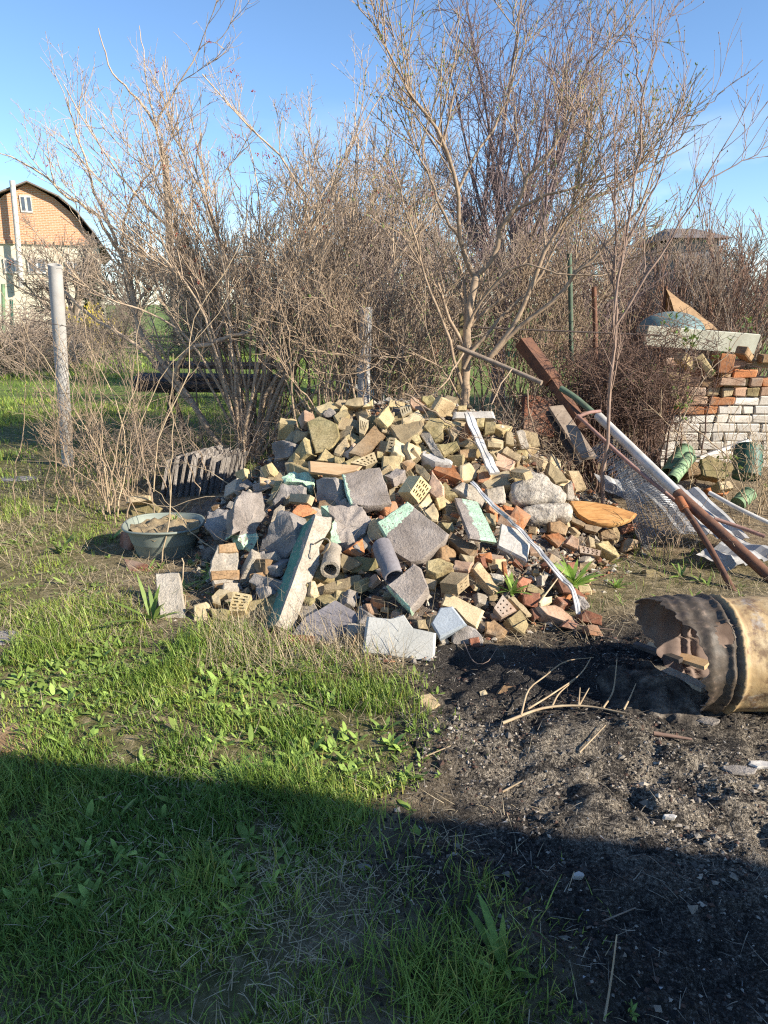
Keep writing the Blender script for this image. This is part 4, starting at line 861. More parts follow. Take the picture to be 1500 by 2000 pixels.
ins = build('lining', np.concatenate([Vi.reshape(-1, 3), Vo[0], Vi[0]]), [Qk[:, ::-1], np.stack([np.arange(nT)+k, np.roll(np.arange(nT), -1)+k, np.roll(np.arange(nT), -1)+k+nT, np.arange(nT)+k+nT], -1)], m_bari, b_root, smooth=True)
# charred wood and ash in its mouth
char = MT['board']
for (p0, p1, ww, lab) in (((1262, 1262), (1382, 1300), .055, 'half burnt pale board sticking out of the barrel'), ((1240, 1258), (1330, 1290), .03, 'charred stick lying at the mouth of the barrel'), ((1300, 1310), (1378, 1345), .05, 'grey ashy wood slat in the barrel mouth under the pale board')):
    A, B = gp(*p0, .085), gp(*p1, .115)
    V, F = slabVF(A, B, ww, .02, (0, -.3, 1))
    tag(build('wood_piece', V, F, m_dwood if ww < .04 else MT['board'] if ww > .052 else MT['concl']), lab, 'wood')

ax_, ay_ = np.meshgrid(np.linspace(.95, 1.62, 60), np.linspace(2.56, 3.0, 40))
rh_ = np.hypot((ax_-1.26)/.30, (ay_-2.79)/.20); az_ = gz(ax_.ravel(), ay_.ravel()).reshape(ax_.shape)+.075*np.exp(-(rh_*1.25)**2)+.022*fb2(ax_, ay_, 16, 3)*np.clip(1.3-rh_, 0, 1)-.03*np.clip(rh_-.7, 0, 1)-.006
id_ = np.arange(ax_.size).reshape(ax_.shape)
tag(build('ash_heap', np.stack([ax_, ay_, az_], -1).reshape(-1, 3), [np.stack([id_[:-1, :-1], id_[:-1, 1:], id_[1:, 1:], id_[1:, :-1]], -1).reshape(-1, 4)], stone('loose_ash', [(.3, (.03, .027, .025)), (.5, (.13, .11, .09)), (.7, (.36, .31, .25))], 12, 1, .6, 60, dist=.015), None, smooth=True), kind='stuff')
# ---------------------------------------------------------------- metal tub
ctr = atY(320, 1022, 4.75); g0 = float(gz(ctr[0], ctr[1])[0]); R0 = .262; H0 = max(.2, ctr[2]-g0)
tub = root('metal_tub', (ctr[0], ctr[1], g0), 'grey green zinc tub of dry earth at the left foot of the heap', 'tub')
a = np.linspace(0, 2*pi, 49)[:-1]
prof = [(.70, 0), (.74, .02), (.84, .45), (.855, .47), (.86, .5), (.93, .86), (.955, .87), (.98, .97), (1.02, .985), (1.03, 1.0), (1.0, 1.01), (.97, .98), (.9, .8)]
V = np.array([[(ctr[0]+R0*r*cos(q)*1.02, ctr[1]+R0*r*sin(q)*.95, g0+H0*z+.006*sin(3*q)*z) for q in a] for r, z in prof])
id_ = np.arange(V.shape[0]*48).reshape(-1, 48); nx = np.roll(id_, -1, 1)
m_tub = plain('dull_zinc', (.27, .30, .25), (.19, .215, .185), 5, .6, .15, metal=.15)
build('side', V.reshape(-1, 3), [np.stack([id_[:-1], nx[:-1], nx[1:], id_[1:]], -1).reshape(-1, 4)], m_tub, tub, smooth=True, sharp=50)
VV, FF = tubes(np.array([[(ctr[0]+R0*1.03*1.02*cos(q), ctr[1]+R0*1.03*.95*sin(q), g0+H0+.006*sin(3*q)) for q in np.append(a, 0)]]), np.full((1, 49), .009), 6)
build('rim', VV, FF, m_tub, tub, smooth=True)
rr_, aa_ = np.meshgrid(np.linspace(0, 1, 14), np.append(a, 0)); ex = ctr[0]+R0*.93*rr_*np.cos(aa_); ey = ctr[1]+R0*.87*rr_*np.sin(aa_)
ez = g0+H0*.84+.035*fb2(ex, ey, 14, 3)+.03*(1-rr_); id_ = np.arange(ex.size).reshape(ex.shape)
tag(build('soil', np.stack([ex, ey, ez], -1).reshape(-1, 3), [np.stack([id_[:-1, :-1], id_[:-1, 1:], id_[1:, 1:], id_[1:, :-1]], -1).reshape(-1, 4)], MT['tan'], None, smooth=True), kind='stuff')
VV, FF = slabVF(ctr+[R0*.80, -R0*.62, .004], ctr+[R0*1.0, -R0*.30, .004], .012, .075); build('lit_patch', VV, FF, MT['pale'], tub)  # pale plate standing in for a sunlit patch on the tub's front

# ---------------------------------------------------------------- clay pipes in the heap
def pipe(label, A, B, r, mat, seed, hollow=.78):
    P = resample([A, B], 9); t_ = nrm(B-A); prof = []
    V, F = tubes(P[None], np.full((1, 9), r), 20); Vi_, Fi = tubes(P[None], np.full((1, 9), r*hollow), 20)
    n_ = len(V); V = np.concatenate([V, Vi_]); V = V+nrm(V-np.repeat(np.concatenate([P, P]), 20, 0))*(fbm(V*25+seed, 2)*r*.07)[:, None]
    i = np.arange(20); j = (i+1) % 20; e = 8*20
    rims = np.concatenate([np.stack([i, j, j+n_, i+n_], -1), np.stack([i+e, i+e+n_, j+e+n_, j+e], -1)])
    o = build('clay_pipe', V, [np.concatenate([F[0], F[0][:, ::-1]+n_, rims])], mat, None, smooth=True, sharp=40)
    return tag(o, label, 'pipe')
def onheap(px, py, lift): d = nrm(ray(px, py)); return EYE+d*hit(d, lift)
A = onheap(745, 1065, .11); B = onheap(770, 1128, .10)
pipe('pinkish grey clay pipe lying between two concrete blocks', A, B, .056, MT['slate'], 3, .86)
A = onheap(645, 1108, .10); pipe('short pale pipe with its open end facing out beside the long post', A+[0, .22, .02], A+[0, -.02, -.01], .055, MT['concl'], 5, .66)

# ---------------------------------------------------------------- log slice, cement bags
o, P, nv, th_ = piece('D', [(912, 757), (1000, 757), (1100, 768), (1240, 800), (1378, 845), (1340, 880), (1262, 910), (1190, 920), (1110, 915), (1040, 893), (970, 850), (935, 800)], 'board', 'orange half moon slice of a log resting on bricks', n=(.0, -.42, .9), t=.035, lift=.13, name='log_slice', cat='log slice', amp=.002, back=.99)
m_log, t, b = newmat('sawn_log_face'); v = t.nodes.new('ShaderNodeTexCoord').outputs['Object']
mp = nd(t, 'ShaderNodeMapping'); mp.inputs['Scale'].default_value = (2.5, 16, 10); t.links.new(v, mp.inputs['Vector'])
n1 = noise(t, mp.outputs[0], 2.2, 5, .6); c = ramp(t, n1, [(.34, (.16, .06, .02)), (.45, (.46, .20, .05)), (.60, (.58, .31, .10)), (.72, (.48, .33, .17))])
c = mixc(t, .3, c, ramp(t, noise(t, mp.outputs[0], 13, 3), [(.4, (.26, .13, .05)), (.6, (.60, .36, .14))]))
t.links.new(c, b.inputs['Base Color']); b.inputs['Roughness'].default_value = .85; setbump(t, b, n1, .4, .01)
o.data.materials.clear(); o.data.materials.append(m_log)
def pillow(crop, outline, label, n, t_, lift, seed):
    fp = cpx(crop, outline); R = np.array([ray(*q) for q in fp]); nv = nrm(n)
    P, nv, tt = solve_face(R, None, nv, t_); P, tt = place(P, nv, t_, lift); HERO.append(fp)
    C_ = np.concatenate([P, P[:1]]); B = resample(C_, 49)[:-1]; c = B.mean(0); rel = B-c
    rings = [rel*.55-nv*tt, rel*.85-nv*tt*.95, rel*.97-nv*tt*.75, rel*1.0-nv*tt*.45, rel*.96-nv*tt*.2, rel*.86-nv*.03*tt, rel*.7+nv*.06*tt, rel*.5+nv*.1*tt, rel*.3+nv*.12*tt, rel*.12+nv*.12*tt]
    V = np.concatenate([(np.stack(rings)+c).reshape(-1, 3), [c+nv*.12*tt]]); M = len(rings); N = 48
    V = V+nrm(V-(c-nv*tt*.5))*((fbm(V*11+seed, 3)*.018)+np.abs(vnoise(V*30+seed))*-.006)[:, None]
    id_ = np.arange(M*N).reshape(M, N); nx = np.roll(id_, -1, 1)
    Fs = [np.stack([id_[:-1], nx[:-1], nx[1:], id_[1:]], -1).reshape(-1, 4), np.stack([id_[-1], nx[-1], np.full(N, M*N)], -1)]
    if sum(np.cross(P[i]-c, P[(i+1) % len(P)]-c) for i in range(len(P)))@nv < 0: Fs = [f[:, ::-1] for f in Fs]
    return tag(build('cement_bag', V, Fs, MT['cement'], None, smooth=True), label, 'cement bag')
pillow('D', [(600, 790), (760, 765), (900, 762), (947, 830), (922, 872), (800, 885), (650, 892), (565, 850)], 'lower hardened bag of cement lying under another in the heap', (0, -.7, .71), .13, .08, 4)
pillow('D', [(500, 690), (520, 625), (600, 605), (660, 548), (780, 590), (890, 690), (905, 742), (850, 764), (570, 775)], 'upper hardened bag of cement with a hollow brick standing on it', (0, -.72, .7), .14, .15, 2)

# ---------------------------------------------------------------- white plastic strips
m_strip = plain('dirty_white_plastic', (.68, .66, .63), (.36, .33, .29), 11, .5, .3, tint=.03)
def ribbon(name, label, pts, wdt, mat, lift, thick=.012, tw=0.0):
    P = resample([onheap(px, py, l) for (px, py, l) in pts], 26); n_ = len(P)
    T_ = np.gradient(P, axis=0); Sd = nrm(np.cross(T_, [0, -.6, .8])); U_ = nrm(np.cross(Sd, T_)); ang = tw*fbm(P*9, 2)
    S2 = Sd*np.cos(ang)[:, None]+U_*np.sin(ang)[:, None]; U2 = np.cross(S2, nrm(T_))
    wd = wdt*(1+.25*vnoise(P*14)); P = P+U_*(.012*fbm(P*16, 2))[:, None]
    V = np.stack([P+S2*wd[:, None]*a_+U2*thick*b_ for a_, b_ in ((-.5, -.5), (.5, -.5), (.5, .5), (.3, .5), (.25, .3), (.0, .3), (-.05, .55), (-.5, .6))], 1)
    id_ = np.arange(n_*8).reshape(n_, 8); nx = np.roll(id_, -1, 1)
    F = [np.stack([id_[:-1], nx[:-1], nx[1:], id_[1:]], -1).reshape(-1, 4), id_[[0]], id_[[-1]]]
    return tag(build(name, V.reshape(-1, 3), F, mat), label, 'plastic strip')
ribbon('plastic_strip', 'wide grooved white plastic profile lying down the right of the upper heap', [(913, 806, .13), (928, 842, .13), (945, 880, .13), (966, 926, .12)], .062, m_strip, .1, .02, .3)
ribbon('plastic_strip', 'long thin crumpled white plastic strip running down to the foot of the heap', [(921, 940, .11), (950, 975, .12), (985, 1006, .12), (1030, 1050, .11), (1060, 1085, .11), (1090, 1120, .1), (1112, 1142, .1), (1122, 1165, .09), (1130, 1198, .06)], .026, m_strip, .1, .010, 1.1)

# ---------------------------------------------------------------- poles, pipes, mesh and sheets on the right
def rod(name, label, pts, r, mat, cat='pipe', k=10, parent=None, n_=12):
    P = resample([p if len(p) == 3 and not isinstance(p, tuple) else atY(*p) for p in pts], n_)
    V, F = tubes(P[None], np.full((1, n_), r), k, True)
    o = build(name, V, F, mat, parent, smooth=True, sharp=40)
    return tag(o, label, cat) if parent is None else o
A, M_, B = atY(1168, 812, 5.7), atY(1322, 962, 4.75), atY(1520, 1142, 4.12)
pl = root('long_pole', B*[1, 1, 0], 'long leaning metal pole, upper half white and lower half rusty', 'pole')
rod('white_end', '', [A, A*.5+M_*.5, M_], .036, m_white, parent=pl); rod('rusty_end', '', [M_, M_*.5+B*.5, B], .0365, m_rust, parent=pl)
pr = root('bent_pipe', atY(1336, 990, 4.78)*[1, 1, 0], 'thin bent dull red pipe frame lying beside the long pole', 'pipe')
rod('bar', '', [atY(1128, 812, 5.5), atY(1230, 905, 5.1), atY(1336, 992, 4.74)], .014, m_rustp, parent=pr); rod('crossbar', '', [atY(1126, 815, 5.5), atY(1150, 806, 5.55), atY(1172, 803, 5.62)], .014, m_rustp, parent=pr)
rp_ = root('rusty_prop', gp(1432, 1155), 'rusty iron prop with a bare steel middle standing below the long pole', 'pipe')
T0, T1, T2 = atY(1328, 978, 4.7), atY(1385, 1068, 4.3), gp(1434, 1158)
rod('rod', '', [T0, T1, T2], .02, m_rust, parent=rp_); rod('collar', '', [atY(1326, 974, 4.7), atY(1338, 996, 4.62)], .032, plain('bright_rust', (.33, .12, .05), (.2, .08, .04), 14, .85, .3), parent=rp_)
bm_ = root('rusty_beam', atY(1130, 800, 6.0)*[1, 1, 0], 'thick brown rusty steel beam leaning down behind the heap', 'beam')
for (p0, p1, wd) in (((1022, 668, 6.6), (1080, 745, 6.3), .13), ((1080, 745, 6.3), (1138, 830, 5.9), .085)):
    V, F = slabVF(atY(*p0), atY(*p1), wd, wd*.8, (.4, -.6, .6)); build('section', V, F, m_rust, bm_)
rod('thin_pole', 'thin grey weathered pole leaning left of the rusty beam', [(893, 678, 6.5), (970, 710, 6.35), (1058, 748, 6.1)], .022, bark['grey'])
m_dpost = plain('dull_green_steel', (.10, .15, .10), (.07, .08, .055), 12, .8, .2)
rod('green_pipe', 'short dark green pipe lying beside the rusty beam', [(1095, 758, 6.1), (1125, 778, 6.0), (1158, 806, 5.9)], .026, m_dpost)
rod('white_pipe', 'thin white pipe lying at the right edge above the sheets', [(1385, 962, 5.0), (1440, 992, 4.85), (1520, 1030, 4.7)], .016, m_white)
rod('grey_rod', 'thin pinkish rod lying over the grey sheet metal', [(1395, 1013, 4.75), (1440, 1028, 4.7), (1494, 1048, 4.6)], .014, m_rustp)
for (x, y0, y1, Yd, mt, lb, r) in ((1112, 495, 650, 7.2, m_dpost, 'slim green fence post with a rusty top among the branches', .022), (1160, 560, 690, 7.6, m_rust, 'rusty iron post right of the slim green post', .025)):
    rod('fence_post', lb, [(x, y0, Yd), (x+2, (y0+y1)/2, Yd), (x+4, y1+60, Yd)], r, mt, 'post')
V, F = slabVF(atY(908, 612, 7.0), atY(898, 850, 7.0), .10, .09, (0, -1, 0)); tag(build('wooden_post', V, F, MT['olive']), 'mossy wooden post behind the crest of the heap', 'post')
# planks leaning behind the heap (grey boards by the red board)
for i, (p0, p1, lb, mt, wd) in enumerate([((1085, 795, 6.0), (1150, 895, 5.5), 'grey board leaning left of the bent pipe', bark['grey'], .13), ((1072, 805, 6.05), (1130, 905, 5.6), 'narrow dark board behind the leaning grey board', m_dwood, .06), ((1050, 775, 6.5), (1050, 850, 6.3), 'dull red board standing in shade behind the heap', MT['red'], .3)]):
    V, F = slabVF(atY(*p0), atY(*p1), wd, .03, (.2, -.8, .5)); tag(build('wooden_plank', V, F, mt), lb, 'plank')
# welded mesh roll
mr_ = root('wire_mesh_roll', atY(1290, 1070, 4.85)*[1, 1, 0], 'loose grey roll of welded wire mesh lying under the bent pipe', 'wire mesh')
A, B = atY(1232, 905, 5.35), atY(1312, 1062, 4.72); ax = B-A; ln = np.linalg.norm(ax); ax = ax/ln
e1 = nrm(np.cross(ax, [0, 0, 1])); e2 = np.cross(e1, ax)
P = []; ph = np.linspace(-.3, 4.2*pi, 70)
for i in range(34):
    s = i/33; rr_ = .075+.075*s+.007*ph/pi
    P.append(A+ax*ln*s+e1[None]*(rr_*np.cos(ph)*1.25)[:, None]+e2[None]*(rr_*np.sin(ph)*.8)[:, None]+.012*vnoise(np.stack([ph, ph*0+s*9, ph*0], -1))[:, None])
P = np.array(P); V1, F1 = tubes(P, np.full(P.shape[:2], .0016), 3); P2 = np.swapaxes(P, 0, 1)[:, ::3]; V2, F2 = tubes(P2, np.full(P2.shape[:2], .0016), 3)
tag(build('wire', np.concatenate([V1, V2]), [np.concatenate([F1[0], F2[0]+len(V1)])], m_galv, mr_), kind='stuff')
# white plastic teeth hanging under the long pole = loose mesh edge
Pt = []
for i in range(70):
    s = i/69; p = A*(1-s)*0+atY(1205, 850, 5.5)*(1-s)+atY(1312, 955, 4.85)*s; Pt.append([p, p+np.array([-.10-.03*rng.random(), -.02, -.03-.03*rng.random()]), p+np.array([-.2-.04*rng.random(), -.01, -.12])])
V, F = tubes(np.array(Pt), np.full((70, 3), .0016), 3); tag(build('mesh_edge', V, F, m_galv, mr_), kind='stuff')
# sheets of grey profiled metal
def sheet(label, c0, c1, c2, c3, ribs, h, seed):
    c0, c1, c2, c3 = [np.asarray(q, float) for q in (c0, c1, c2, c3)]; n1_, n2_ = ribs*4+1, 9; U, W = np.meshgrid(np.linspace(0, 1, n1_), np.linspace(0, 1, n2_))
    P = ((1-U)*(1-W))[..., None]*c0+(U*(1-W))[..., None]*c1+(U*W)[..., None]*c2+((1-U)*W)[..., None]*c3
    nn = nrm(np.cross(c1-c0, c3-c0)); nn = nn*np.sign(nn[2]); pr_ = np.tile([0, 0, 1, 1], ribs); pr_ = np.append(pr_, 0)
    P = P+nn*(pr_[None]*h+.02*fb2(U*2, W*2, 1.5, 2, seed))[..., None]
    V = np.concatenate([P.reshape(-1, 3), (P-nn*.003).reshape(-1, 3)]); id_ = np.arange(n1_*n2_).reshape(n2_, n1_); q = np.stack([id_[:-1, :-1], id_[:-1, 1:], id_[1:, 1:], id_[1:, :-1]], -1).reshape(-1, 4)
    return tag(build('metal_sheet', V, [np.concatenate([q, q[:, ::-1]+n1_*n2_])], m_sheet), label, 'metal sheet')
sheet('upper sheet of grey profiled metal under the long pole', atY(1240, 945, 5.3), atY(1370, 955, 5.25), atY(1470, 1060, 4.75), atY(1330, 1040, 4.7), 4, .03, 1)
sheet('front sheet of bent grey profiled metal touching the grass', gp(1358, 1085, .10), atY(1440, 1050, 4.75), gp(1530, 1085, .08), gp(1420, 1112, .03), 3, .035, 2)
sheet('flat grey metal sheet half hidden behind the log slice', atY(1160, 925, 5.6), atY(1235, 940, 5.5), atY(1262, 985, 5.2), atY(1180, 960, 5.4), 2, .02, 3)
# green tubes and bucket
def tube_thing(name, label, cat, A, B, r, mat, hollow=.93, rimr=0, lid=None):
    r0_ = root(name, (*((A+B)/2)[:2], min(A[2], B[2])), label, cat); P = resample([A, B], 6)
    V, F = tubes(P[None], np.full((1, 6), r), 24); Vi_, Fi = tubes(P[None], np.full((1, 6), r*hollow), 24); n_ = len(V); i = np.arange(24); j = (i+1) % 24; e = 120
    rm = np.concatenate([np.stack([i, j, j+n_, i+n_], -1), np.stack([i+e, i+e+n_, j+e+n_, j+e], -1)])
    build('body', np.concatenate([V, Vi_]), [np.concatenate([F[0], F[0][:, ::-1]+n_, rm])], mat, r0_, smooth=True, sharp=40)
    for s in (([0.02, .5] if rimr else [])):
        q = A*(1-s)+B*s; d = nrm(B-A); V, F = tubes(np.array([[q-d*.008, q+d*.008]]), np.full((1, 2), r+rimr), 24, True); build('ring', V, F, mat, r0_, smooth=True, sharp=40)
    if lid is not None:
        q = A*(1-lid)+B*lid; d = nrm(B-A); V, F = tubes(np.array([[q-d*.004, q+d*.004]]), np.full((1, 2), r*.94), 24, True); build('bottom', V, F, mat, r0_, smooth=True, sharp=40)
    return r0_
tube_thing('green_bucket', 'faded green metal bucket tipped over before the white brick stack', 'bucket', atY(1338, 882, 6.3), atY(1306, 930, 6.0), .082, m_gpaint, .94, .005, .5)
tube_thing('drain_pipe', 'light green pipe leaning against the tipped green bucket', 'pipe', atY(1347, 893, 6.05), atY(1312, 938, 5.75), .052, plain('pale_green_enamel', (.29, .43, .23), (.17, .24, .13), 9, .65, .25), .9, .005)
tube_thing('plastic_bucket', 'dark green plastic bucket standing right of the mossy block', 'bucket', atY(1462, 874, 6.5), atY(1458, 932, 6.35), .125, m_dkgreen, .95, .006, .95)
tube_thing('plastic_pot', 'small green plastic pot lying under the dry stems on the right', 'pot', atY(1462, 965, 5.6), atY(1440, 985, 5.5), .06, m_gpaint, .93, .004, .9)
V, F = slabVF(atY(1362, 895, 6.35), atY(1462, 860, 6.6), .03, .07, (0, -1, .2)); tag(build('wooden_plank', V, F, m_white), 'white painted lath lying over the buckets', 'lath')
for (crop, fc, mt, lb) in (('F', [(940, 1440), (1010, 1410), (1200, 1480), (1230, 1520), (1150, 1620), (950, 1580)], 'olive', 'big mossy block between the green buckets'), ('F', [(820, 1470), (930, 1460), (950, 1570), (830, 1590)], 'brown', 'brown brick in shade left of the big mossy block'), ('F', [(1080, 1630), (1190, 1620), (1230, 1690), (1100, 1700)], 'tan', 'tan brick right under the big mossy block'), ('F', [(990, 1690), (1060, 1670), (1180, 1700), (1170, 1740), (1010, 1740)], 'orange', 'orange brick at the bottom of the pieces under the mossy block')):
    fp = cpx(crop, fc); r0_ = 6.35; R = np.array([ray(*q) for q in fp]); n_ = NN['F']; P, n_, t_ = solve_face(R, None, n_, .12); P = EYE+P*(np.linalg.norm(atY(*fp.mean(0), 6.2 if 'tan' not in lb else 6.0)-EYE)/np.linalg.norm(P.mean(0))); npiece += 1
    tag(build('broken_brick', *faceted(P, n_, .14, .008, npiece), MT[mt], None, smooth=True, sharp=40), lb, 'brick')

# ---------------------------------------------------------------- stacked bricks on the right
Ys = 7.35; xl = atY(1308, 800, Ys)[0]; xr = xl+1.62; rowh = .0945; sr = np.random.default_rng(11)
wht = MT['swhite'] = stone('white_sand_lime_brick', [(.25, (.50, .44, .36)), (.5, (.65, .60, .52)), (.75, (.72, .68, .61))], 7, .5, .2, 60, tint=.16, stain=((.40, .33, .24), .55), dist=.006)
for k_, (a_, b_) in dict(sorange='orange', stan='tan', spink='pink', sbrown='brown').items() if False else []: pass
bmesh_cache = {}
def brickmesh(L_, D_, H_, mk, var):
    key = (L_, mk, var)
    if key in bmesh_cache: return bmesh_cache[key]
    import bmesh
    r = np.random.default_rng(var+int(L_*100)); bm = bmesh.new(); c = np.array([(x, y, z) for z in (0, 1) for x, y in ((-.5, -.5), (.5, -.5), (.5, .5), (-.5, .5))])*[L_, D_, H_]+r.normal(0, .006, (8, 3))
    q = [bm.verts.new(v_) for v_ in c]
    for f in ((0, 3, 2, 1), (4, 5, 6, 7), (0, 1, 5, 4), (1, 2, 6, 5), (2, 3, 7, 6), (3, 0, 4, 7)): bm.faces.new([q[i] for i in f])
    bmesh.ops.bevel(bm, geom=list(bm.edges), offset=.010, segments=1, affect='EDGES'); me = bpy.data.meshes.new('brick'); bm.to_mesh(me); bm.free(); me.materials.append(MT[mk]); bmesh_cache[key] = me; return me
def put(L_, D_, H_, mk, loc, rz=0, rx=0, ry=0, lab=None, grp=None, name='stacked_brick'):
    o = bpy.data.objects.new(name, brickmesh(L_, D_, H_, mk, int(sr.integers(4)))); COL.objects.link(o); o.location = loc; o.rotation_euler = (rx, ry, rz); return tag(o, lab, 'brick', grp)
for row in range(12):
    for layer in (0, 1):
        cnt = 0; x = xl+sr.uniform(-.02, .03)+(.02 if row > 6 else 0)
        while x < (xr if layer == 0 else xl+.3):
            L_ = .25 if sr.random() < (.55 if row < 7 else .35) else .12
            white = row < 7 if x > xl+.45 or row < 6 else False
            if row == 7 and x > xl+.55: white = sr.random() < .7
            mk = 'swhite' if white else str(sr.choice(['orange', 'pink', 'tan', 'brown', 'pink', 'olive', 'tan']))
            if not white and row == 6 and x < xl+.5: mk = 'orange'
            if row >= 10 and sr.random() < .3: x += L_; continue
            H_ = .088
            loc = (x+L_/2, Ys+.125+layer*.25+(0 if L_ > .2 else .065)+sr.normal(0, .006 if white else .014), row*rowh)
            if layer == 0: cnt += 1; lab = ('white' if white else dict(orange='orange', pink='pinkish', tan='tan', brown='brown', olive='mossy')[mk])+' brick, '+ORD[cnt-1]+' from the left in the '+(ORD[row]+' course of the brick stack' if row < 11 else 'top course of the brick stack')
            else: lab = 'brick in the shaded back row of the stack'
            put(L_ if L_ > .2 else .12, .12 if L_ > .2 else .25, H_, mk, loc, sr.normal(0, .012 if white else .04), 0, 0, lab, 'bricks of the stack' if layer == 0 else 'bricks in the back row of the stack')
            x += L_+.006+abs(sr.normal(0, .003 if white else .01))
zt = 12*rowh
for (dx, z, mk, rz, ry, lab) in ((.12, 11.2*rowh, 'yel', .5, .6, 'yellow brick tilted on the left of the stack top'), (.30, 11.1*rowh, 'yel', -.3, .9, 'second yellow brick leaning beside the tilted one on the stack'), (.05, 9.6*rowh, 'olive', .15, .1, 'dark mossy brick jutting from the left of the stack'), (.5, 10.6*rowh, 'orange', .1, 0, 'big orange brick standing proud at the front of the stack top'), (.62, 9.2*rowh, 'pink', -.1, 0, 'large pale orange brick jutting forward below the standing one'), (.72, 12*rowh, 'brown', .7, .5, 'brown brick tilted on edge in the middle of the stack top'), (1.0, 11.6*rowh, 'brown', .05, 0, 'reddish brown brick near the right of the stack top'), (1.25, 11.9*rowh, 'red', -.2, .1, 'dark red brick at the right of the stack top')):
    put(.25 if dx not in (.5,) else .16, .2 if dx in (.5, .62) else .12, .088 if dx != .5 else .19, mk, (xl+dx, Ys+.06, z), rz, 0, ry, lab, None, 'loose_brick')
# pale board, dome lid and brown tarp tent behind the stack
V, F = slabVF(atY(1262, 655, 7.9), atY(1478, 672, 8.0), .03, .21, (0, -.25, 1)); tag(build('cream_board', V, F, plain('cream_paint', (.60, .59, .46), (.42, .40, .31), 6, .6, .1)), 'long cream board lying on edge on top of the brick stack', 'board')
c = atY(1310, 640, 8.4); rx_ = 60/FPX*8.7
u_, w_ = np.meshgrid(np.linspace(0, pi, 25), np.linspace(0, pi/2, 8)); Vd = np.stack([c[0]+rx_*np.cos(u_)*np.cos(w_), c[1]+rx_*.9*np.sin(u_)*np.cos(w_)*-1+0, c[2]-.05+.23*np.sin(w_)+0*u_], -1)
Vd2 = np.stack([c[0]+rx_*np.cos(u_)*np.cos(w_), c[1]+rx_*.9*np.sin(u_)*np.cos(w_), c[2]-.05+.23*np.sin(w_)+0*u_], -1)
id_ = np.arange(u_.size).reshape(u_.shape); q = np.stack([id_[:-1, :-1], id_[:-1, 1:], id_[1:, 1:], id_[1:, :-1]], -1).reshape(-1, 4)
tag(build('plastic_dome', np.concatenate([Vd.reshape(-1, 3), Vd2.reshape(-1, 3)]), [np.concatenate([q, q[:, ::-1]+u_.size])], plain('pale_turquoise_plastic', (.10, .21, .22), (.20, .255, .24), 5, .55, .05), None, smooth=True), 'turquoise plastic dome behind the cream board', 'dome')
ap = atY(1302, 562, 9.0); bl, br, bk = atY(1330, 645, 8.7), atY(1405, 642, 9.0), atY(1290, 640, 10.2)
tn = root('tarp_tent', br*[1, 1, 0], 'brown tarpaulin pulled to a point behind the turquoise dome', 'tarpaulin')
m_tarp = plain('brown_tarpaulin', (.36, .23, .12), (.24, .15, .08), 6, .8, .3)
for tri in ((ap, bl, br), (ap, br, bk)):
    n_ = 7; pts = []; F = []
    for i in range(n_+1):
        for j in range(i+1):
            a1 = 1-i/n_; c1 = j/n_; b1 = 1-a1-c1; p = tri[0]*a1+tri[1]*b1+tri[2]*c1; pts.append(p+np.array([0, -.05, -.03])*a1*(1-a1)*4+.015*vnoise(p[None]*9)[0])
    for i in range(n_):
        for j in range(i+1):
            k0 = i*(i+1)//2+j; k1 = (i+1)*(i+2)//2+j; F.append((k0, k1, k1+1))
            if j < i: F.append((k0, k1+1, k0+1))
    F = np.array(F); pts = np.array(pts); build('panel', np.concatenate([pts, pts+[0, .008, -.004]]), [np.concatenate([F, F[:, ::-1]+len(pts)])], m_tarp, tn, smooth=True)
rod('pole', '', [ap+[0, .02, .02], br*[0, 0, 0]+np.array([ap[0], ap[1]+.02, 0])], .02, m_rust, parent=tn)

# fence: two pipe posts, chain link netting
def post(label, p0, p1, r, mat, lean=0, name='fence_post'):
    P = resample([p0, p1], 8); V, F = tubes(P[None], np.full((1, 8), r), 20); Vi_, Fi = tubes(P[None], np.full((1, 8), r*.8), 20); n_ = len(V); i = np.arange(20); j = (i+1) % 20; e = 140
    V = np.concatenate([V, Vi_]); V = V+.003*fbm(V*14, 2)[:, None]
    return tag(build(name, V, [np.concatenate([F[0], F[0][:, ::-1]+n_, np.stack([i+e, i+e+n_, j+e+n_, j+e], -1)])], mat, None, smooth=True, sharp=50), label, 'post')
FY = 7.0; pb = gp(132, 908); pt = atY(107, 517, 7.05)
post('leaning grey pipe post at the left end of the wire fence', pb-[0, 0, .1], pt, .062, m_pipe)
post('grey pipe post behind the crest of the heap', atY(708, 900, 7.0), atY(714, 600, 7.0), .062, m_pipe)
fen = root('chain_link_fence', ((pb[0]+atY(708, 800, 7)[0])/2, 7.0, 0), 'sagging rusty chain link netting between the two grey pipe posts', 'fence')
xa, xb = pb[0], atY(708, 800, 7.0)[0]; nW = 56; P = []; zz = np.arange(0, 1.5, .035)
for i in range(nW):
    x0 = xa+(xb-xa)*i/nW; s = np.where((np.arange(len(zz))+i) % 2 == 0, 0, (xb-xa)/nW)
    x = x0+s; sag = 1-.16*sin(pi*i/nW)-.03*sin(i*.7)
    P.append(np.stack([x+.02*vnoise(np.stack([x*2, zz*2, zz*0], -1))*2, FY+.03*vnoise(np.stack([x*3, zz*3, zz*0+5], -1)), .06+zz*sag], -1))
V, F = tubes(np.array(P), np.full((nW, len(zz)), .0026), 3); tag(build('netting', V, F, m_wire, fen), kind='stuff')
V, F = tubes(np.array([resample([(xa, FY, 1.54), ((xa+xb)/2, FY, 1.32), (xb, FY, 1.52)], 14), resample([(xa, FY, .85), ((xa+xb)/2, FY, .8), (xb, FY, .86)], 14)]), np.full((2, 14), .003), 4); build('wire', V, F, m_wire, fen)
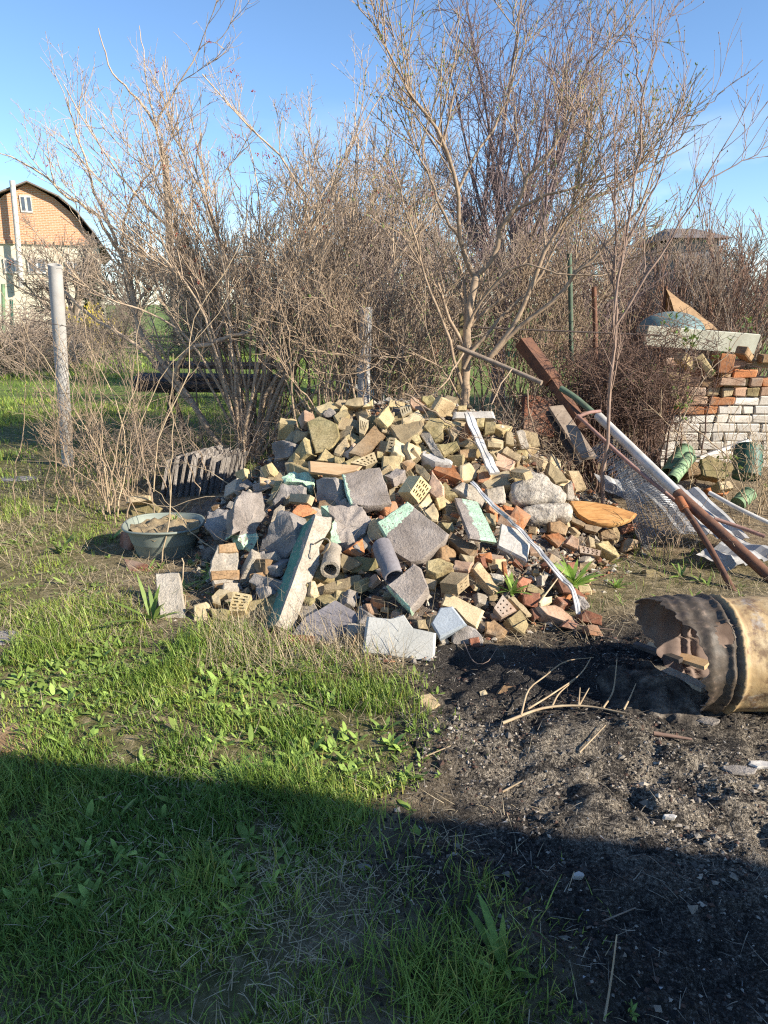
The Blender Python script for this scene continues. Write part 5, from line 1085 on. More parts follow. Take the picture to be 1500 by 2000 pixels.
f2 = root('chain_link_fence', (xl-.2, 6.9, 0), 'rusty chain link netting bulging beside the brick stack', 'fence')
P = []; zz = np.arange(.3, 1.5, .035); x_a, x_b = atY(1090, 700, 7)[0], xl+.25; nW = 34
for i in range(nW):
    x0 = x_a+(x_b-x_a)*i/nW; x = x0+np.where((np.arange(len(zz))+i) % 2 == 0, 0, (x_b-x_a)/nW); P.append(np.stack([x, 6.95-.14*np.exp(-((x-xl+.1)/.35)**2)+.03*vnoise(np.stack([x*3, zz*3, zz*0], -1)), zz], -1))
V, F = tubes(np.array(P), np.full((nW, len(zz)), .0016), 3); tag(build('netting', V, F, m_wire, f2), kind='stuff')
rod('top_rail', '', [atY(880, 637, 6.95), atY(1010, 643, 6.95), atY(1290, 655, 6.95)], .008, m_wire, parent=f2)

# ---------------------------------------------------------------- corrugated slates leaning in a row, trestle of dark boards
for i in range(10):
    px = 338+i*11; c0 = gp(px, 930); c0[1] = 6.35+.012*i; hgt = .40-.014*abs(i-4)
    U, W = np.meshgrid(np.linspace(-.5, .5, 21), [0, 1]); lean = .10+.03*sin(i*2.1)
    P = np.stack([c0[0]*6.35/gp(px, 930)[1]+U*.16+W*lean*.8, c0[1]+.025*np.sin(U*30)+.05*W+U*.35, W*hgt], -1)
    V = np.concatenate([P.reshape(-1, 3), (P+[.008, .006, 0]).reshape(-1, 3)]); id_ = np.arange(42).reshape(2, 21); q = np.stack([id_[:-1, :-1], id_[:-1, 1:], id_[1:, 1:], id_[1:, :-1]], -1).reshape(-1, 4)
    rimq = np.stack([id_[1, :-1], id_[1, 1:], id_[1, 1:]+42, id_[1, :-1]+42], -1)
    tag(build('roofing_slate', V, [np.concatenate([q, q[:, ::-1]+42, rimq])], MT['conc'], None, smooth=True, sharp=40), 'corrugated grey roofing sheet, '+ORD[i]+' from the left in the leaning row', 'roofing sheet', 'roofing sheets leaning in a row')
tY = 9.2; k = 0
bl_ = ['topmost dark board of the pile on the lawn', 'second dark board of the pile on the lawn', 'third dark board of the pile, half in shadow', 'lowest dark board of the pile on the lawn', 'thick short dark timber on the left end of the pile']
for (xa_, xb_, py, dy) in ((300, 560, 712, 0), (268, 545, 735, .12), (280, 556, 748, -.06), (262, 470, 757, .1), (262, 330, 745, -.2)):
    A, B = atY(xa_, py, tY+dy), atY(xb_, py+3, tY+dy+.15); V, F = slabVF(A, B, .22, .045 if k < 4 else .09, (0, -.15, 1)); tag(build('dark_board', V, F, m_dwood), bl_[k], 'board'); k += 1
for px, lb in ((335, 'left dark trestle under the boards'), (520, 'right dark trestle under the boards')):
    tr_ = root('trestle', atY(px, 760, tY)*[1, 1, 0], lb, 'trestle'); top = atY(px, 762, tY)
    for dx in (-.14, .14): rod('leg', '', [top, np.array([top[0]+dx, top[1]-.1+abs(dx), 0.0])], .03, m_dwood, parent=tr_, n_=3)
    V, F = slabVF(top-[.2, 0, 0], top+[.2, 0, 0], .08, .06); build('beam', V, F, m_dwood, tr_)

# ---------------------------------------------------------------- house far left
HY = 38.0
def hp(px, py, dY=0): return atY(px, py, HY+dY)
hs = root('brick_house', hp(55, 655)*[1, 1, 0], 'house with an orange brick gable over cream walls beyond the lawn', 'house')
m_hb, t, b = newmat('orange_brickwork'); v = t.nodes.new('ShaderNodeTexCoord').outputs['Object']
mp = nd(t, 'ShaderNodeMapping'); mp.inputs['Rotation'].default_value = (pi/2, 0, 0); t.links.new(v, mp.inputs['Vector'])
bk_ = nd(t, 'ShaderNodeTexBrick'); t.links.new(mp.outputs[0], bk_.inputs['Vector']); bk_.inputs['Scale'].default_value = 1; bk_.inputs['Brick Width'].default_value = .26; bk_.inputs['Row Height'].default_value = .08; bk_.inputs['Mortar Size'].default_value = .012
bk_.inputs['Color1'].default_value = (.58, .26, .125, 1); bk_.inputs['Color2'].default_value = (.50, .20, .09, 1); bk_.inputs['Mortar'].default_value = (.52, .42, .32, 1)
t.links.new(bk_.outputs['Color'], b.inputs['Base Color']); b.inputs['Roughness'].default_value = .9
m_cream = plain('cream_render', (.62, .56, .43), (.52, .46, .35), 1.5, .9, .1); m_roof = plain('dark_roofing', (.24, .20, .175), (.16, .135, .12), 2, .8, .2)
xc = hp(55, 400)[0]
def hx(px): return hp(px, 500)[0]
def hz(py): return hp(55, py)[2]
out = [(hx(190), hz(497)), (hx(170), hz(455)), (hx(140), hz(410)), (hx(112), hz(382)), (xc, hz(356))]
out = out+[(2*xc-x, z) for x, z in out[-2::-1]]
zs = hz(470); D_ = 9.0
low = [p for p in out]
V = [(x, HY, z) for x, z in out]; n_ = len(out); V += [(x, HY+D_, z) for x, z in out]
def clipz(z0): return [(x, z) for x, z in out if z > z0]
xl0 = np.interp(zs, [out[0][1], out[1][1]], [out[0][0], out[1][0]])
gab = [(xl0, zs)]+clipz(zs)+[(2*xc-xl0, zs)]
m_ = len(gab); Vg = np.array([(x, HY, z) for x, z in gab]+[(x, HY+D_, z) for x, z in gab]); i = np.arange(m_)
build('gable', Vg, [np.array([i]), np.array([i[::-1]+m_]), np.array([[m_-1, 2*m_-1, m_, 0]])], m_hb, hs)
xw = hx(185); build('wall', *boxVF(2*xc-xw, xw, HY+.05, HY+D_, 0, zs), m_cream, hs)
for k in range(14):                                         # dentil course between brick and render
    xx = 2*xc-xw+(xw*2-2*xc)*(k+.5)/14; build('dentil', *boxVF(xx-.16, xx+.16, HY-.10, HY+.045, zs-.16, zs+.02), m_hb, hs)
rf = [(x+(.25 if x > xc else -.25 if x < xc else 0), z+.08) for x, z in [(hx(197), hz(502))]+out[1:-1]+[(2*xc-hx(197), hz(502))]]
Vr = np.array([(x, HY-.45, z) for x, z in rf]+[(x, HY+D_+.3, z) for x, z in rf]+[(x, HY-.45, z-.07) for x, z in rf]+[(x, HY+D_+.3, z-.07) for x, z in rf]); m_ = len(rf); i = np.arange(m_-1)
build('roof', Vr, [np.concatenate([np.stack([i, i+1, i+1+m_, i+m_], -1), np.stack([i+2*m_, i+3*m_, i+1+3*m_, i+1+2*m_], -1), np.stack([i, i+2*m_, i+1+2*m_, i+1], -1)])], m_roof, hs)
for (x0, x1, y0, y1) in ((51, 72, 380, 414), (50, 83, 505, 534), (8, 36, 505, 534), (118, 146, 508, 534)):
    xx0, xx1, z1, z0 = hx(x0), hx(x1), hz(y0), hz(y1); wf = build('window', *boxVF(xx0, xx1, HY-.06, HY+.03, z0, z1), m_white, hs)
    for a_, b_ in ((0, .5), (.5, 1)):
        q0, q1 = xx0+(xx1-xx0)*a_, xx0+(xx1-xx0)*b_; build('pane', *boxVF(q0+.07, q1-.05, HY-.075, HY-.04, z0+.09, z1-.09), m_glass, wf)
rod('flue_pipe', '', [hp(12, 352, -.6), hp(20, 430, -.6), hp(32, 560, -.6)], .13, m_white, parent=hs)
hs.rotation_euler = (0, 0, radians(23))
# utility pole
P0, P1 = atY(344, 655, 30), atY(322, 308, 30)
up = root('utility_pole', P0*[1, 1, 0], 'tall grey concrete utility pole behind the viburnum', 'pole')
rod('shaft', '', [P0*[1, 1, 0]-[0, 0, .2], P1], .14, bark['grey'], parent=up); rod('cap', '', [P1, P1+[0, 0, .08]], .17, m_dwood, parent=up)
# grey-green garden gate posts at the far left, brown hut roof at the far right
for i, (px, y0, y1, Yd, r) in enumerate(((6, 555, 672, 21, .05), (22, 585, 668, 22, .05), (150, 560, 640, 26, .05))):
    tag(rod('fence_post', ['white topped green post at the far left edge of the lawn', 'thin green post right of the white topped one', 'thin post before the house wall'][i], [(px, y0, Yd), (px+2, y1, Yd)], r, m_dkgreen if i else m_gpaint, 'post'), None)
sheet('dark sheet lying on the path at the far edge of the lawn', gp(-20, 690, .05), gp(60, 688, .05), gp(62, 683, .08), gp(-20, 683, .08), 2, .02, 7)
hut = root('garden_hut', (9.5, 21, 0), 'dark roofed hut half hidden by the red twigged bushes', 'hut')
A, B = atY(1330, 466, 21), atY(1405, 466, 21); z0 = A[2]
build('wall', *boxVF(A[0], B[0], 21, 24, 0, z0), MT['slate'], hut); xm = (A[0]+B[0])/2; zt = atY(1380, 436, 21)[2]
V = np.array([(A[0]-.3, 20.7, z0), (B[0]+.3, 20.7, z0), (B[0]+.3, 24.3, z0), (A[0]-.3, 24.3, z0), (A[0]+.1, 22.5, zt), (B[0]-.1, 22.5, zt)]); build('roof', V, [np.array([(0, 1, 5, 4), (2, 3, 4, 5)]), np.array([(1, 2, 5), (3, 0, 4)])], m_roof, hut)
# ---------------------------------------------------------------- shrubs and trees
TWK, TWN = 1.5, 1.25      # twig thickness and number
def kids(P, R, m, lr, ang, up, S_=5, wig=.35, r_lo=.0011, rk=.55, tmin=.15, rs=None, grav=0.0, fwd=1.0):
    """m side shoots on the polylines P (N,S,3): lengths in lr, leaving at about ang"""
    N, S0, _ = P.shape; seg = np.linalg.norm(np.diff(P, axis=1), axis=2).sum(1); pr = seg/seg.sum()
    pi_ = rs.choice(N, m, p=pr); t = (tmin+(1-tmin)*rs.random(m)**.85)*(S0-1.001); i = t.astype(int); f = (t-i)[:, None]
    st = P[pi_, i]*(1-f)+P[pi_, i+1]*f; tg = nrm(P[pi_, i+1]-P[pi_, i]); r0 = R[pi_, i]*(1-f[:, 0])+R[pi_, i+1]*f[:, 0]
    d = nrm(rs.normal(size=(m, 3))); d = nrm(d-tg*(d*tg).sum(1, keepdims=True))
    a = rs.normal(ang, .22, m)[:, None]; D = nrm(tg*np.cos(a)*fwd+d*np.sin(a)+np.array([0, 0, up]))
    L_ = rs.uniform(lr[0], lr[1], m)*(1.15-.5*t/(S0-1)); out = [st]; p = st
    for k in range(S_-1):
        D = nrm(D+rs.normal(0, wig/ (S_-1)**.5, (m, 3))*.6+np.array([0, 0, (up-grav)*.22])); p = p+D*(L_/(S_-1))[:, None]; out.append(p)
    Rr = np.maximum(r0*rk, r_lo)[:, None]*np.linspace(1, .45, S_)[None]
    return np.stack(out, 1), np.maximum(Rr, r_lo*.7)
def octa(pos, size, stretch=None):
    N = len(pos); b_ = np.array([(1, 0, 0), (0, 1, 0), (-1, 0, 0), (0, -1, 0), (0, 0, 1.7), (0, 0, -1.2)], float)
    V = pos[:, None]+b_[None]*np.asarray(size).reshape(-1, 1, 1)*rng.uniform(.7, 1.3, (N, 6, 1))
    T = np.array([(0, 1, 4), (1, 2, 4), (2, 3, 4), (3, 0, 4), (1, 0, 5), (2, 1, 5), (3, 2, 5), (0, 3, 5)])
    return V.reshape(-1, 3), [(np.arange(N)[:, None, None]*6+T[None]).reshape(-1, 3)]
def twigs(name, sets, mat, par, k=3):
    b_ = Bag()
    for P, R, kk in sets: V, F = tubes(P, R, kk); b_.add(V, F)
    o = b_.out(name, mat, par, smooth=True); return tag(o, kind='stuff')
def tips(P, frac, rs, inner=0):
    m = rs.random(len(P)) < frac; q = P[m]; return q[:, -1] if not inner else np.concatenate([q[:, -1], q[:, -2]])
def shrub(name, label, cat, base, limbs, mat, seed, plan, group=None, buds=0, bud_mat=None, bud_r=.006, berries=0, r0=.022, r1=.004, leaf=None):
    """limbs: list of (points, r0, r1); plan: rows (count, length range, angle, up, segments, radius floor)"""
    rs = np.random.default_rng(seed); rt = root(name, base, label, cat, group); sets = []; P0 = []; R0_ = []
    for i, lm in enumerate(limbs):
        pts, ra, rb_ = lm if isinstance(lm, tuple) else (lm, r0, r1)
        P = resample(pts, 14); P[1:-1] += rs.normal(0, .008, (12, 3)); R = np.linspace(ra, rb_, 14)*(1+.1*rs.normal(size=14)*.5)
        V, F = tubes(P[None], R[None], 7 if ra > .012 else 5)
        build('limb', V, F, mat, rt, smooth=True); P0.append(P); R0_.append(R)
    P, R = np.stack(P0), np.stack(R0_); allP = []; last = P
    cur = [(P, R)]
    for (m, lr, ang, up, S_, rl) in plan:
        # shoots grow from the last two orders
        if len(cur) == 1 or cur[-1][0].shape[1] != cur[-2][0].shape[1]: Pp, Rp = cur[-1]
        else: Pp, Rp = (np.concatenate([c[0] for c in cur[-2:]]), np.concatenate([c[1] for c in cur[-2:]]))
        q = kids(Pp, Rp, int(m*TWN), lr, ang, up, S_, rs=rs, tmin=(.36 if len(cur) == 1 and base[1] < 12 and cat == 'shrub' else .15), r_lo=rl*(TWK if base[1] < 12 else 1.25)); cur.append(q); sets.append((q[0], q[1], 4 if rl > .003 else 3))
    if sets: twigs('twigs', sets, mat, rt)
    if buds:
        pos = np.concatenate([s[0][:, i] for s in sets[-2:] for i in (-1, -2, 2)]); pos = pos[rs.permutation(len(pos))[:buds]]
        V, F = octa(pos, rs.uniform(.6, 1.2, len(pos))*bud_r); tag(build('buds', V, F, bud_mat or m_bud, rt), kind='stuff')
    if berries:
        pos = sets[-1][0][:, -1]; pos = pos[pos[:, 2] > 1.0]; pos = pos[rs.permutation(len(pos))[:berries]]
        ps = (pos[:, None]+rs.normal(0, .013, (len(pos), 7, 3))-[0, 0, .02]).reshape(-1, 3)
        V, F = octa(ps, rs.uniform(.004, .007, len(ps))); tag(build('berries', V, F, m_berry, rt), kind='stuff')
        hang = kids(sets[-1][0], sets[-1][1], berries*9, (.03, .08), .8, -.5, 3, rs=rs, r_lo=.0011, tmin=.7); twigs('berry_stalks', [(hang[0], hang[1], 3)], bark['red'], rt)
    if leaf:
        n_, sz = leaf; pos = np.concatenate([s[0][:, i] for s in sets[-2:] for i in (-1, -2, 2)]); pos = pos[rs.permutation(len(pos))[:n_]]
        pos = np.repeat(pos, 3, 0)+rs.normal(0, .006, (len(pos)*3, 3)); az = rs.uniform(0, 6.28, len(pos))
        strips('leaves', pos, az, rs.uniform(.6, 1.2, len(pos))*sz, rs.uniform(.3, .45, len(pos))*sz, rs.uniform(.2, 1.1, len(pos)), .5, np.array([.19, .27, .06])*rs.uniform(.8, 1.25, (len(pos), 1)), m_leaf, parent=rt, leafy=True, S_=4)
    return rt
def strips(name, pos, az, Ln, Wd, tilt, curl, col, mat, parent=None, leafy=False, S_=4, kind='stuff'):
    """blades / leaves: flat tapering strips from pos, tilt 0 = lying, pi/2 = upright"""
    N = len(pos); s = np.linspace(0, 1, S_); d = np.stack([np.cos(az), np.sin(az), 0*az], -1); sd = np.stack([-np.sin(az), np.cos(az), 0*az], -1)
    tl = tilt[:, None]-curl*s[None]**1.3*np.ones((N, 1)) if np.ndim(curl) == 0 else tilt[:, None]-curl[:, None]*s[None]**1.3
    st = np.stack([np.cos(tl)[..., None]*d[:, None]+np.sin(tl)[..., None]*np.array([0, 0, 1.])], 0)[0]
    C = pos[:, None]+np.concatenate([np.zeros((N, 1, 3)), np.cumsum(st[:, :-1]*(Ln/(S_-1))[:, None, None], 1)], 1)
    wp = np.sin(np.clip(s*.93+.07, 0, 1)*pi)**.8 if leafy else (1-s**1.6)*.92+.08
    off = sd[:, None]*(Wd[:, None]*wp[None]/2)[..., None]; V = np.stack([C-off, C+off], 2)
    id_ = np.arange(N*S_*2).reshape(N, S_, 2); Q = np.stack([id_[:, :-1, 0], id_[:, :-1, 1], id_[:, 1:, 1], id_[:, 1:, 0]], -1).reshape(-1, 4)
    cc = np.repeat(col, S_*2, 0)
    o = build(name, V.reshape(-1, 3), [Q], mat, parent, smooth=True, attrs=dict(col=cc)); return tag(o, kind=kind)
def trace(seq, Y0, Y1, crop='P'):
    q = cpx(crop, seq); n_ = len(q); return [atY(a[0], a[1], Y0+(Y1-Y0)*i/(n_-1)) for i, a in enumerate(q)]
# viburnum on the left of the heap: main limbs read off the photograph
vb = onheap(490, 905, 0.0); VY = vb[1]
vl = [(trace([(492, 905), (459, 900), (407, 836), (347, 757), (276, 683), (224, 649), (175, 616), (131, 575), (100, 540)], VY, VY+.5), .03, .012),
      (trace([(407, 836), (365, 770), (320, 710), (272, 641), (261, 580), (245, 527), (235, 490)], VY+.1, VY+.5), .028, .022),
      (trace([(235, 492), (227, 484), (187, 423), (165, 401), (128, 383), (80, 340), (20, 305)], VY+.5, VY+.2), .018, .006),
      (trace([(229, 480), (212, 430), (197, 400), (182, 375), (172, 327), (150, 270), (130, 190)], VY+.5, VY+.7), .016, .005),
      (trace([(236, 478), (245, 428), (256, 390), (285, 348), (310, 320), (330, 280)], VY+.5, VY+.4), .014, .005),
      (trace([(485, 895), (440, 760), (420, 650), (390, 595), (372, 540), (350, 480), (335, 400), (320, 325), (305, 250)], VY+.05, VY+.6), .026, .013),
      (trace([(305, 250), (287, 215), (255, 180), (220, 140), (200, 90), (192, 55)], VY+.6, VY+.6), .012, .004),
      (trace([(303, 245), (292, 190), (283, 130), (272, 50)], VY+.6, VY+.8), .010, .003),
      (trace([(306, 245), (325, 205), (345, 170), (362, 142), (405, 80), (437, 95)], VY+.6, VY+.5), .010, .003),
      (trace([(500, 895), (550, 740), (600, 680), (640, 600), (732, 554), (800, 470), (850, 400)], VY, VY+.2), .026, .006),
      (trace([(640, 600), (700, 575), (792, 566), (850, 588)], VY+.1, VY+.2), .012, .004),
      (trace([(492, 890), (525, 760), (600, 640), (632, 450), (600, 390), (565, 330), (530, 285), (475, 235), (425, 180), (395, 145)], VY, VY+.1), .022, .005),
      (trace([(345, 740), (350, 705), (377, 683), (429, 664), (481, 651)], VY+.1, VY-.2), .026, .018),
      (trace([(481, 651), (540, 600), (590, 540), (620, 470), (660, 350)], VY-.2, VY), .016, .005),
      (trace([(495, 900), (470, 780), (455, 640), (500, 500), (505, 380), (480, 260)], VY, VY+.3), .016, .004),
      (trace([(498, 895), (520, 790), (560, 680), (575, 540), (640, 420), (720, 300)], VY, VY+.4), .018, .004),
      (trace([(505, 895), (560, 810), (650, 745), (740, 690), (830, 640)], VY, VY-.1), .014, .004),
      (trace([(500, 880), (515, 760), (500, 620), (430, 480), (400, 360), (390, 250)], VY, VY+.5), .016, .004),
      (trace([(488, 890), (430, 790), (380, 700), (330, 620), (300, 520), (290, 420), (260, 300)], VY, VY+.2), .014, .004),
      (trace([(505, 880), (580, 700), (660, 560), (690, 420), (700, 300), (690, 220)], VY, VY+.5), .018, .004)]
rv = np.random.default_rng(77)
for q in range(26):                                        # further stems of the same clump
    tx, ty = rv.uniform(60, 800), rv.uniform(150, 560); f = rv.uniform(-.5, .7); b0 = np.array([490+rv.normal(0, 12), 900+rv.normal(0, 8)]); e = np.array([tx, ty]); mid = b0*.55+e*.45+np.array([(tx-490)*-.12, -40-rv.random()*60])
    vl.append((trace([tuple(b0), tuple(b0*.8+mid*.2+[0, -18]), tuple(mid), tuple(mid*.45+e*.55+rv.normal(0, 14, 2)), tuple(e)], VY+rv.normal(0, .06), VY+f), rv.uniform(.011, .02), .004))
vl = [(p_, ra*1.2, rb*1.1) for p_, ra, rb in vl]
shrub('viburnum_shrub', 'tall bare viburnum with red berry stalks rising from the left of the heap', 'shrub', vb, vl, bark['vib'], 3,
      [(210, (.35, .95), .55, .25, 6, .0036), (1000, (.2, .6), .7, .3, 5, .0024), (2600, (.08, .3), .8, .25, 4, .0016), (2000, (.04, .12), .9, .2, 3, .0012)], buds=1200, bud_mat=bark['grey'], bud_r=.0055, berries=90)
# elder-like shrub behind the crest
ml = [(trace([(908, 800), (912, 650), (925, 560), (930, 540)], 6.6, 6.7), .045, .036),
      (trace([(928, 545), (900, 475), (898, 425), (893, 370), (875, 310), (860, 265), (815, 205), (785, 150), (750, 85), (700, 15)], 6.7, 6.3), .026, .004),
      (trace([(930, 540), (965, 505), (980, 440), (1015, 390), (1030, 340), (1070, 310), (1100, 250), (1125, 175), (1180, 105)], 6.7, 6.5), .026, .004),
      (trace([(980, 445), (1010, 410), (1050, 390), (1100, 372), (1160, 355), (1240, 330)], 6.7, 6.4), .016, .005),
      (trace([(900, 470), (860, 400), (830, 330), (800, 240)], 6.7, 6.9), .016, .004),
      (trace([(895, 372), (930, 300), (970, 240), (1010, 120), (1000, 15)], 6.7, 6.9), .014, .003),
      (trace([(955, 700), (1000, 640), (1030, 575), (1060, 500), (1115, 410), (1165, 385), (1215, 360), (1290, 300)], 6.5, 6.3), .028, .005),
      (trace([(965, 690), (1010, 640), (1080, 590), (1130, 530), (1180, 480), (1250, 400), (1290, 280)], 6.5, 6.2), .026, .004),
      (trace([(905, 720), (960, 640), (1040, 560), (1090, 470), (1120, 400), (1150, 250)], 6.55, 6.7), .02, .004),
      (trace([(905, 760), (870, 640), (830, 540), (800, 430), (770, 330)], 6.6, 6.5), .018, .004),
      (trace([(912, 640), (960, 560), (1020, 520), (1120, 540), (1240, 520)], 6.6, 6.2), .014, .004),
      (trace([(900, 780), (860, 720), (800, 690), (740, 700)], 6.5, 6.2), .01, .003)]
shrub('elder_shrub', 'branching bare shrub with green buds rising behind the crest of the heap', 'shrub', atY(908, 860, 6.6)*[1, 1, 0]+[0, 0, .1], ml, bark['tan'], 4,
      [(100, (.35, .95), .6, .25, 7, .0038), (420, (.2, .6), .75, .3, 5, .0026), (1000, (.08, .3), .8, .2, 4, .0016)], buds=1300, bud_r=.0065, leaf=(260, .03))
# saplings with reddish bark before the brick stack
sl_ = [(trace([(1178, 985), (1171, 955), (1185, 903), (1187, 840), (1192, 803), (1185, 777), (1194, 712), (1205, 630), (1197, 560), (1202, 475), (1200, 350), (1200, 250), (1210, 165), (1217, 100)], 5.2, 5.5), .017, .003),
       (trace([(1196, 640), (1215, 520), (1232, 400), (1243, 325), (1252, 290), (1256, 175), (1280, 85), (1299, -5)], 5.3, 5.6), .012, .003),
       (trace([(1252, 180), (1240, 100), (1222, 40)], 5.5, 5.5), .006, .002), (trace([(1200, 400), (1180, 330), (1160, 270), (1140, 200)], 5.4, 5.3), .006, .002),
       (trace([(1200, 640), (1270, 525), (1325, 440), (1365, 370), (1405, 295), (1450, 215), (1482, 165)], 5.3, 5.4), .010, .002),
       (trace([(1210, 500), (1260, 400), (1295, 330), (1315, 250), (1330, 180), (1350, 115)], 5.4, 5.6), .009, .002),
       (trace([(1370, 365), (1420, 330), (1480, 300), (1520, 270)], 5.4, 5.5), .006, .002), (trace([(1330, 230), (1380, 210), (1415, 170)], 5.5, 5.5), .005, .002)]
shrub('cherry_sapling', 'slim sapling with dark reddish bark standing by the leaning white pole', 'sapling', onheap(1178, 985, 0), sl_, bark['red'], 8,
      [(70, (.25, .75), .6, .3, 6, .002), (260, (.1, .35), .7, .3, 5, .0014)], buds=420, bud_r=.005, bud_mat=bark['red'])
sl2 = [(trace([(1300, 960), (1330, 830), (1375, 740), (1420, 690), (1450, 650)], 6.0, 6.3), .009, .003), (trace([(1335, 820), (1420, 890), (1470, 960)], 6.0, 5.8), .006, .003), (trace([(1375, 740), (1350, 690), (1320, 640)], 6.1, 6.1), .005, .002)]
shrub('young_shoot', 'thin shoot with fresh green leaves crossing in front of the brick stack', 'sapling', gp(1300, 985), sl2, bark['tan'], 9, [(16, (.1, .3), .6, .3, 5, .0018), (50, (.05, .14), .7, .3, 4, .0013)], buds=40, leaf=(75, .05))
# fans of stems
def fan(name, label, cat, base, n_, h, spread, mat, seed, plan, foot=.2, rr=(.012, .003), lean=(0, 0), arch=.25, wob=.1, **kw):
    rs = np.random.default_rng(seed+500); lm = []
    for i in range(n_):
        a = rs.uniform(0, 6.28); sp = spread*rs.random()**.7; hh = h*rs.uniform(.55, 1.0); b0 = np.array(base)+[foot*rs.normal()*.5, foot*rs.normal()*.5, 0]
        e = np.array([cos(a)*sp+lean[0], sin(a)*sp*.8+lean[1], 0]); pts = [b0]
        for s in (.25, .5, .75, 1.0): pts.append(b0+e*(s**(1+arch))*1.0+[0, 0, hh*(s-arch*.35*s*s*sp/max(h, .1))]+rs.normal(0, wob*s*.5, 3))
        lm.append((pts, rr[0]*rs.uniform(.6, 1.1), rr[1]))
    return shrub(name, label, cat, base, lm, mat, seed, plan, **kw)
fan('bare_shrub', 'dense pale shrub of many straight stems behind the viburnum', 'shrub', atY(610, 830, 8.2)*[1, 1, 0], 26, 2.9, 1.25, bark['grey'], 21, [(130, (.3, .9), .5, .3, 6, .0038), (480, (.15, .5), .7, .25, 5, .0026), (600, (.06, .25), .8, .2, 4, .0018)], foot=.5, buds=400, bud_r=.007)
fan('bare_shrub', 'dense grey tangled shrub just left of the mossy wooden post', 'shrub', atY(790, 820, 7.9)*[1, 1, 0], 30, 2.3, 1.2, bark['far'], 22, [(130, (.3, .9), .6, .1, 6, .0036), (520, (.15, .5), .8, .1, 5, .0025), (650, (.06, .25), .9, .1, 4, .0018)], foot=.5)
fan('bare_shrub', 'dense shrub of tangled twigs behind the rusty beam', 'shrub', atY(1060, 820, 8.2)*[1, 1, 0], 32, 2.4, 1.3, bark['tan'], 23, [(130, (.3, .9), .6, .15, 6, .0036), (520, (.15, .5), .8, .15, 5, .0025), (650, (.06, .25), .9, .1, 4, .0018)], foot=.5, buds=300)
fan('bare_shrub', 'bramble tangle of dark red stems between the rusty beam and the brick stack', 'shrub', atY(1215, 880, 6.55)*[1, 1, 0], 56, 1.5, .55, bark['bram'], 24, [(320, (.2, .55), .9, -.05, 5, .0026), (1400, (.1, .4), 1.0, -.1, 4, .0019), (1200, (.05, .2), 1.0, -.1, 3, .0015)], foot=.5)
fan('bare_shrub', 'dark brush in the corner under the rusty beam', 'shrub', atY(1120, 860, 6.9)*[1, 1, 0], 40, 1.3, .6, bark['bram'], 124, [(220, (.2, .55), .9, -.05, 5, .0026), (900, (.1, .4), 1.0, -.1, 4, .0019)], foot=.6)
fan('bare_shrub', 'low dark tangle of twigs right behind the crest', 'shrub', atY(985, 860, 6.4)*[1, 1, 0], 26, .95, .7, bark['far'], 25, [(160, (.2, .5), .9, 0, 6, .002), (700, (.1, .35), 1.0, -.1, 5, .0015)], foot=.5)
fan('undergrowth_shrub', 'thin pale shoots growing along the fence left of the tub', 'shrub', gp(235, 985), 30, 1.5, .75, bark['tan'], 26, [(110, (.15, .5), .6, .15, 6, .0018), (420, (.08, .3), .8, .1, 5, .0010)], foot=.75, rr=(.006, .002))
fan('undergrowth_shrub', 'dry dark stems and briars behind the metal tub', 'shrub', gp(340, 945), 44, .75, .6, bark['far'], 27, [(160, (.15, .4), .9, -.05, 6, .0013), (600, (.08, .25), 1.0, -.1, 5, .001)], foot=.8, rr=(.006, .002))
fan('undergrowth_shrub', 'straw coloured stems by the foot of the left fence post', 'shrub', gp(185, 955), 26, .75, .55, bark['tan'], 28, [(60, (.1, .35), .8, 0, 5, .0012), (200, (.06, .2), 1.0, -.1, 4, .001)], foot=.55, rr=(.005, .002))

for i, (px, Yd, h, sp, n_, mt, lb) in enumerate(((520, 8.3, 2.5, 1.1, 20, 'grey', 'pale many stemmed shrub directly behind the viburnum fork'), (690, 8.9, 3.3, 1.2, 24, 'far', 'tallest pale shrub rising left of the elder crown'), (865, 9.2, 2.9, 1.2, 24, 'plum', 'grey shrub filling the gap behind the elder trunk'), (1000, 8.9, 2.7, 1.2, 24, 'grey', 'pale shrub right of the elder trunk'), (1135, 9.4, 2.6, 1.2, 24, 'plum', 'greyish shrub behind the slim green post'), (400, 15.0, 2.6, 1.4, 22, 'far', 'loose grey shrub behind the dark boards'), (250, 18, 2.4, 1.6, 22, 'far', 'loose grey shrub on the lawn before the forsythia'), (760, 7.2, 1.8, .9, 24, 'tan', 'low pale shrub right of the grey pipe post'))):
    fan('bare_shrub', lb, 'shrub', np.array([atY(px, 800, Yd)[0], Yd, 0]), n_, h, sp, bark[mt], 140+i, [(120, (.3, .9), .5, .3, 5, .004), (520, (.15, .5), .7, .2, 4, .0028), (800, (.06, .28), .85, .15, 3, .002)], foot=.45)
fan('bare_shrub', 'thin pale shoots crossing in front of the grey pipe post', 'shrub', atY(665, 800, 6.5)*[1, 1, 0]+[0, 0, .4], 20, 1.6, .7, bark['tan'], 160, [(80, (.2, .6), .7, .15, 5, .0026), (320, (.1, .4), .9, .1, 4, .0018)], foot=.3)
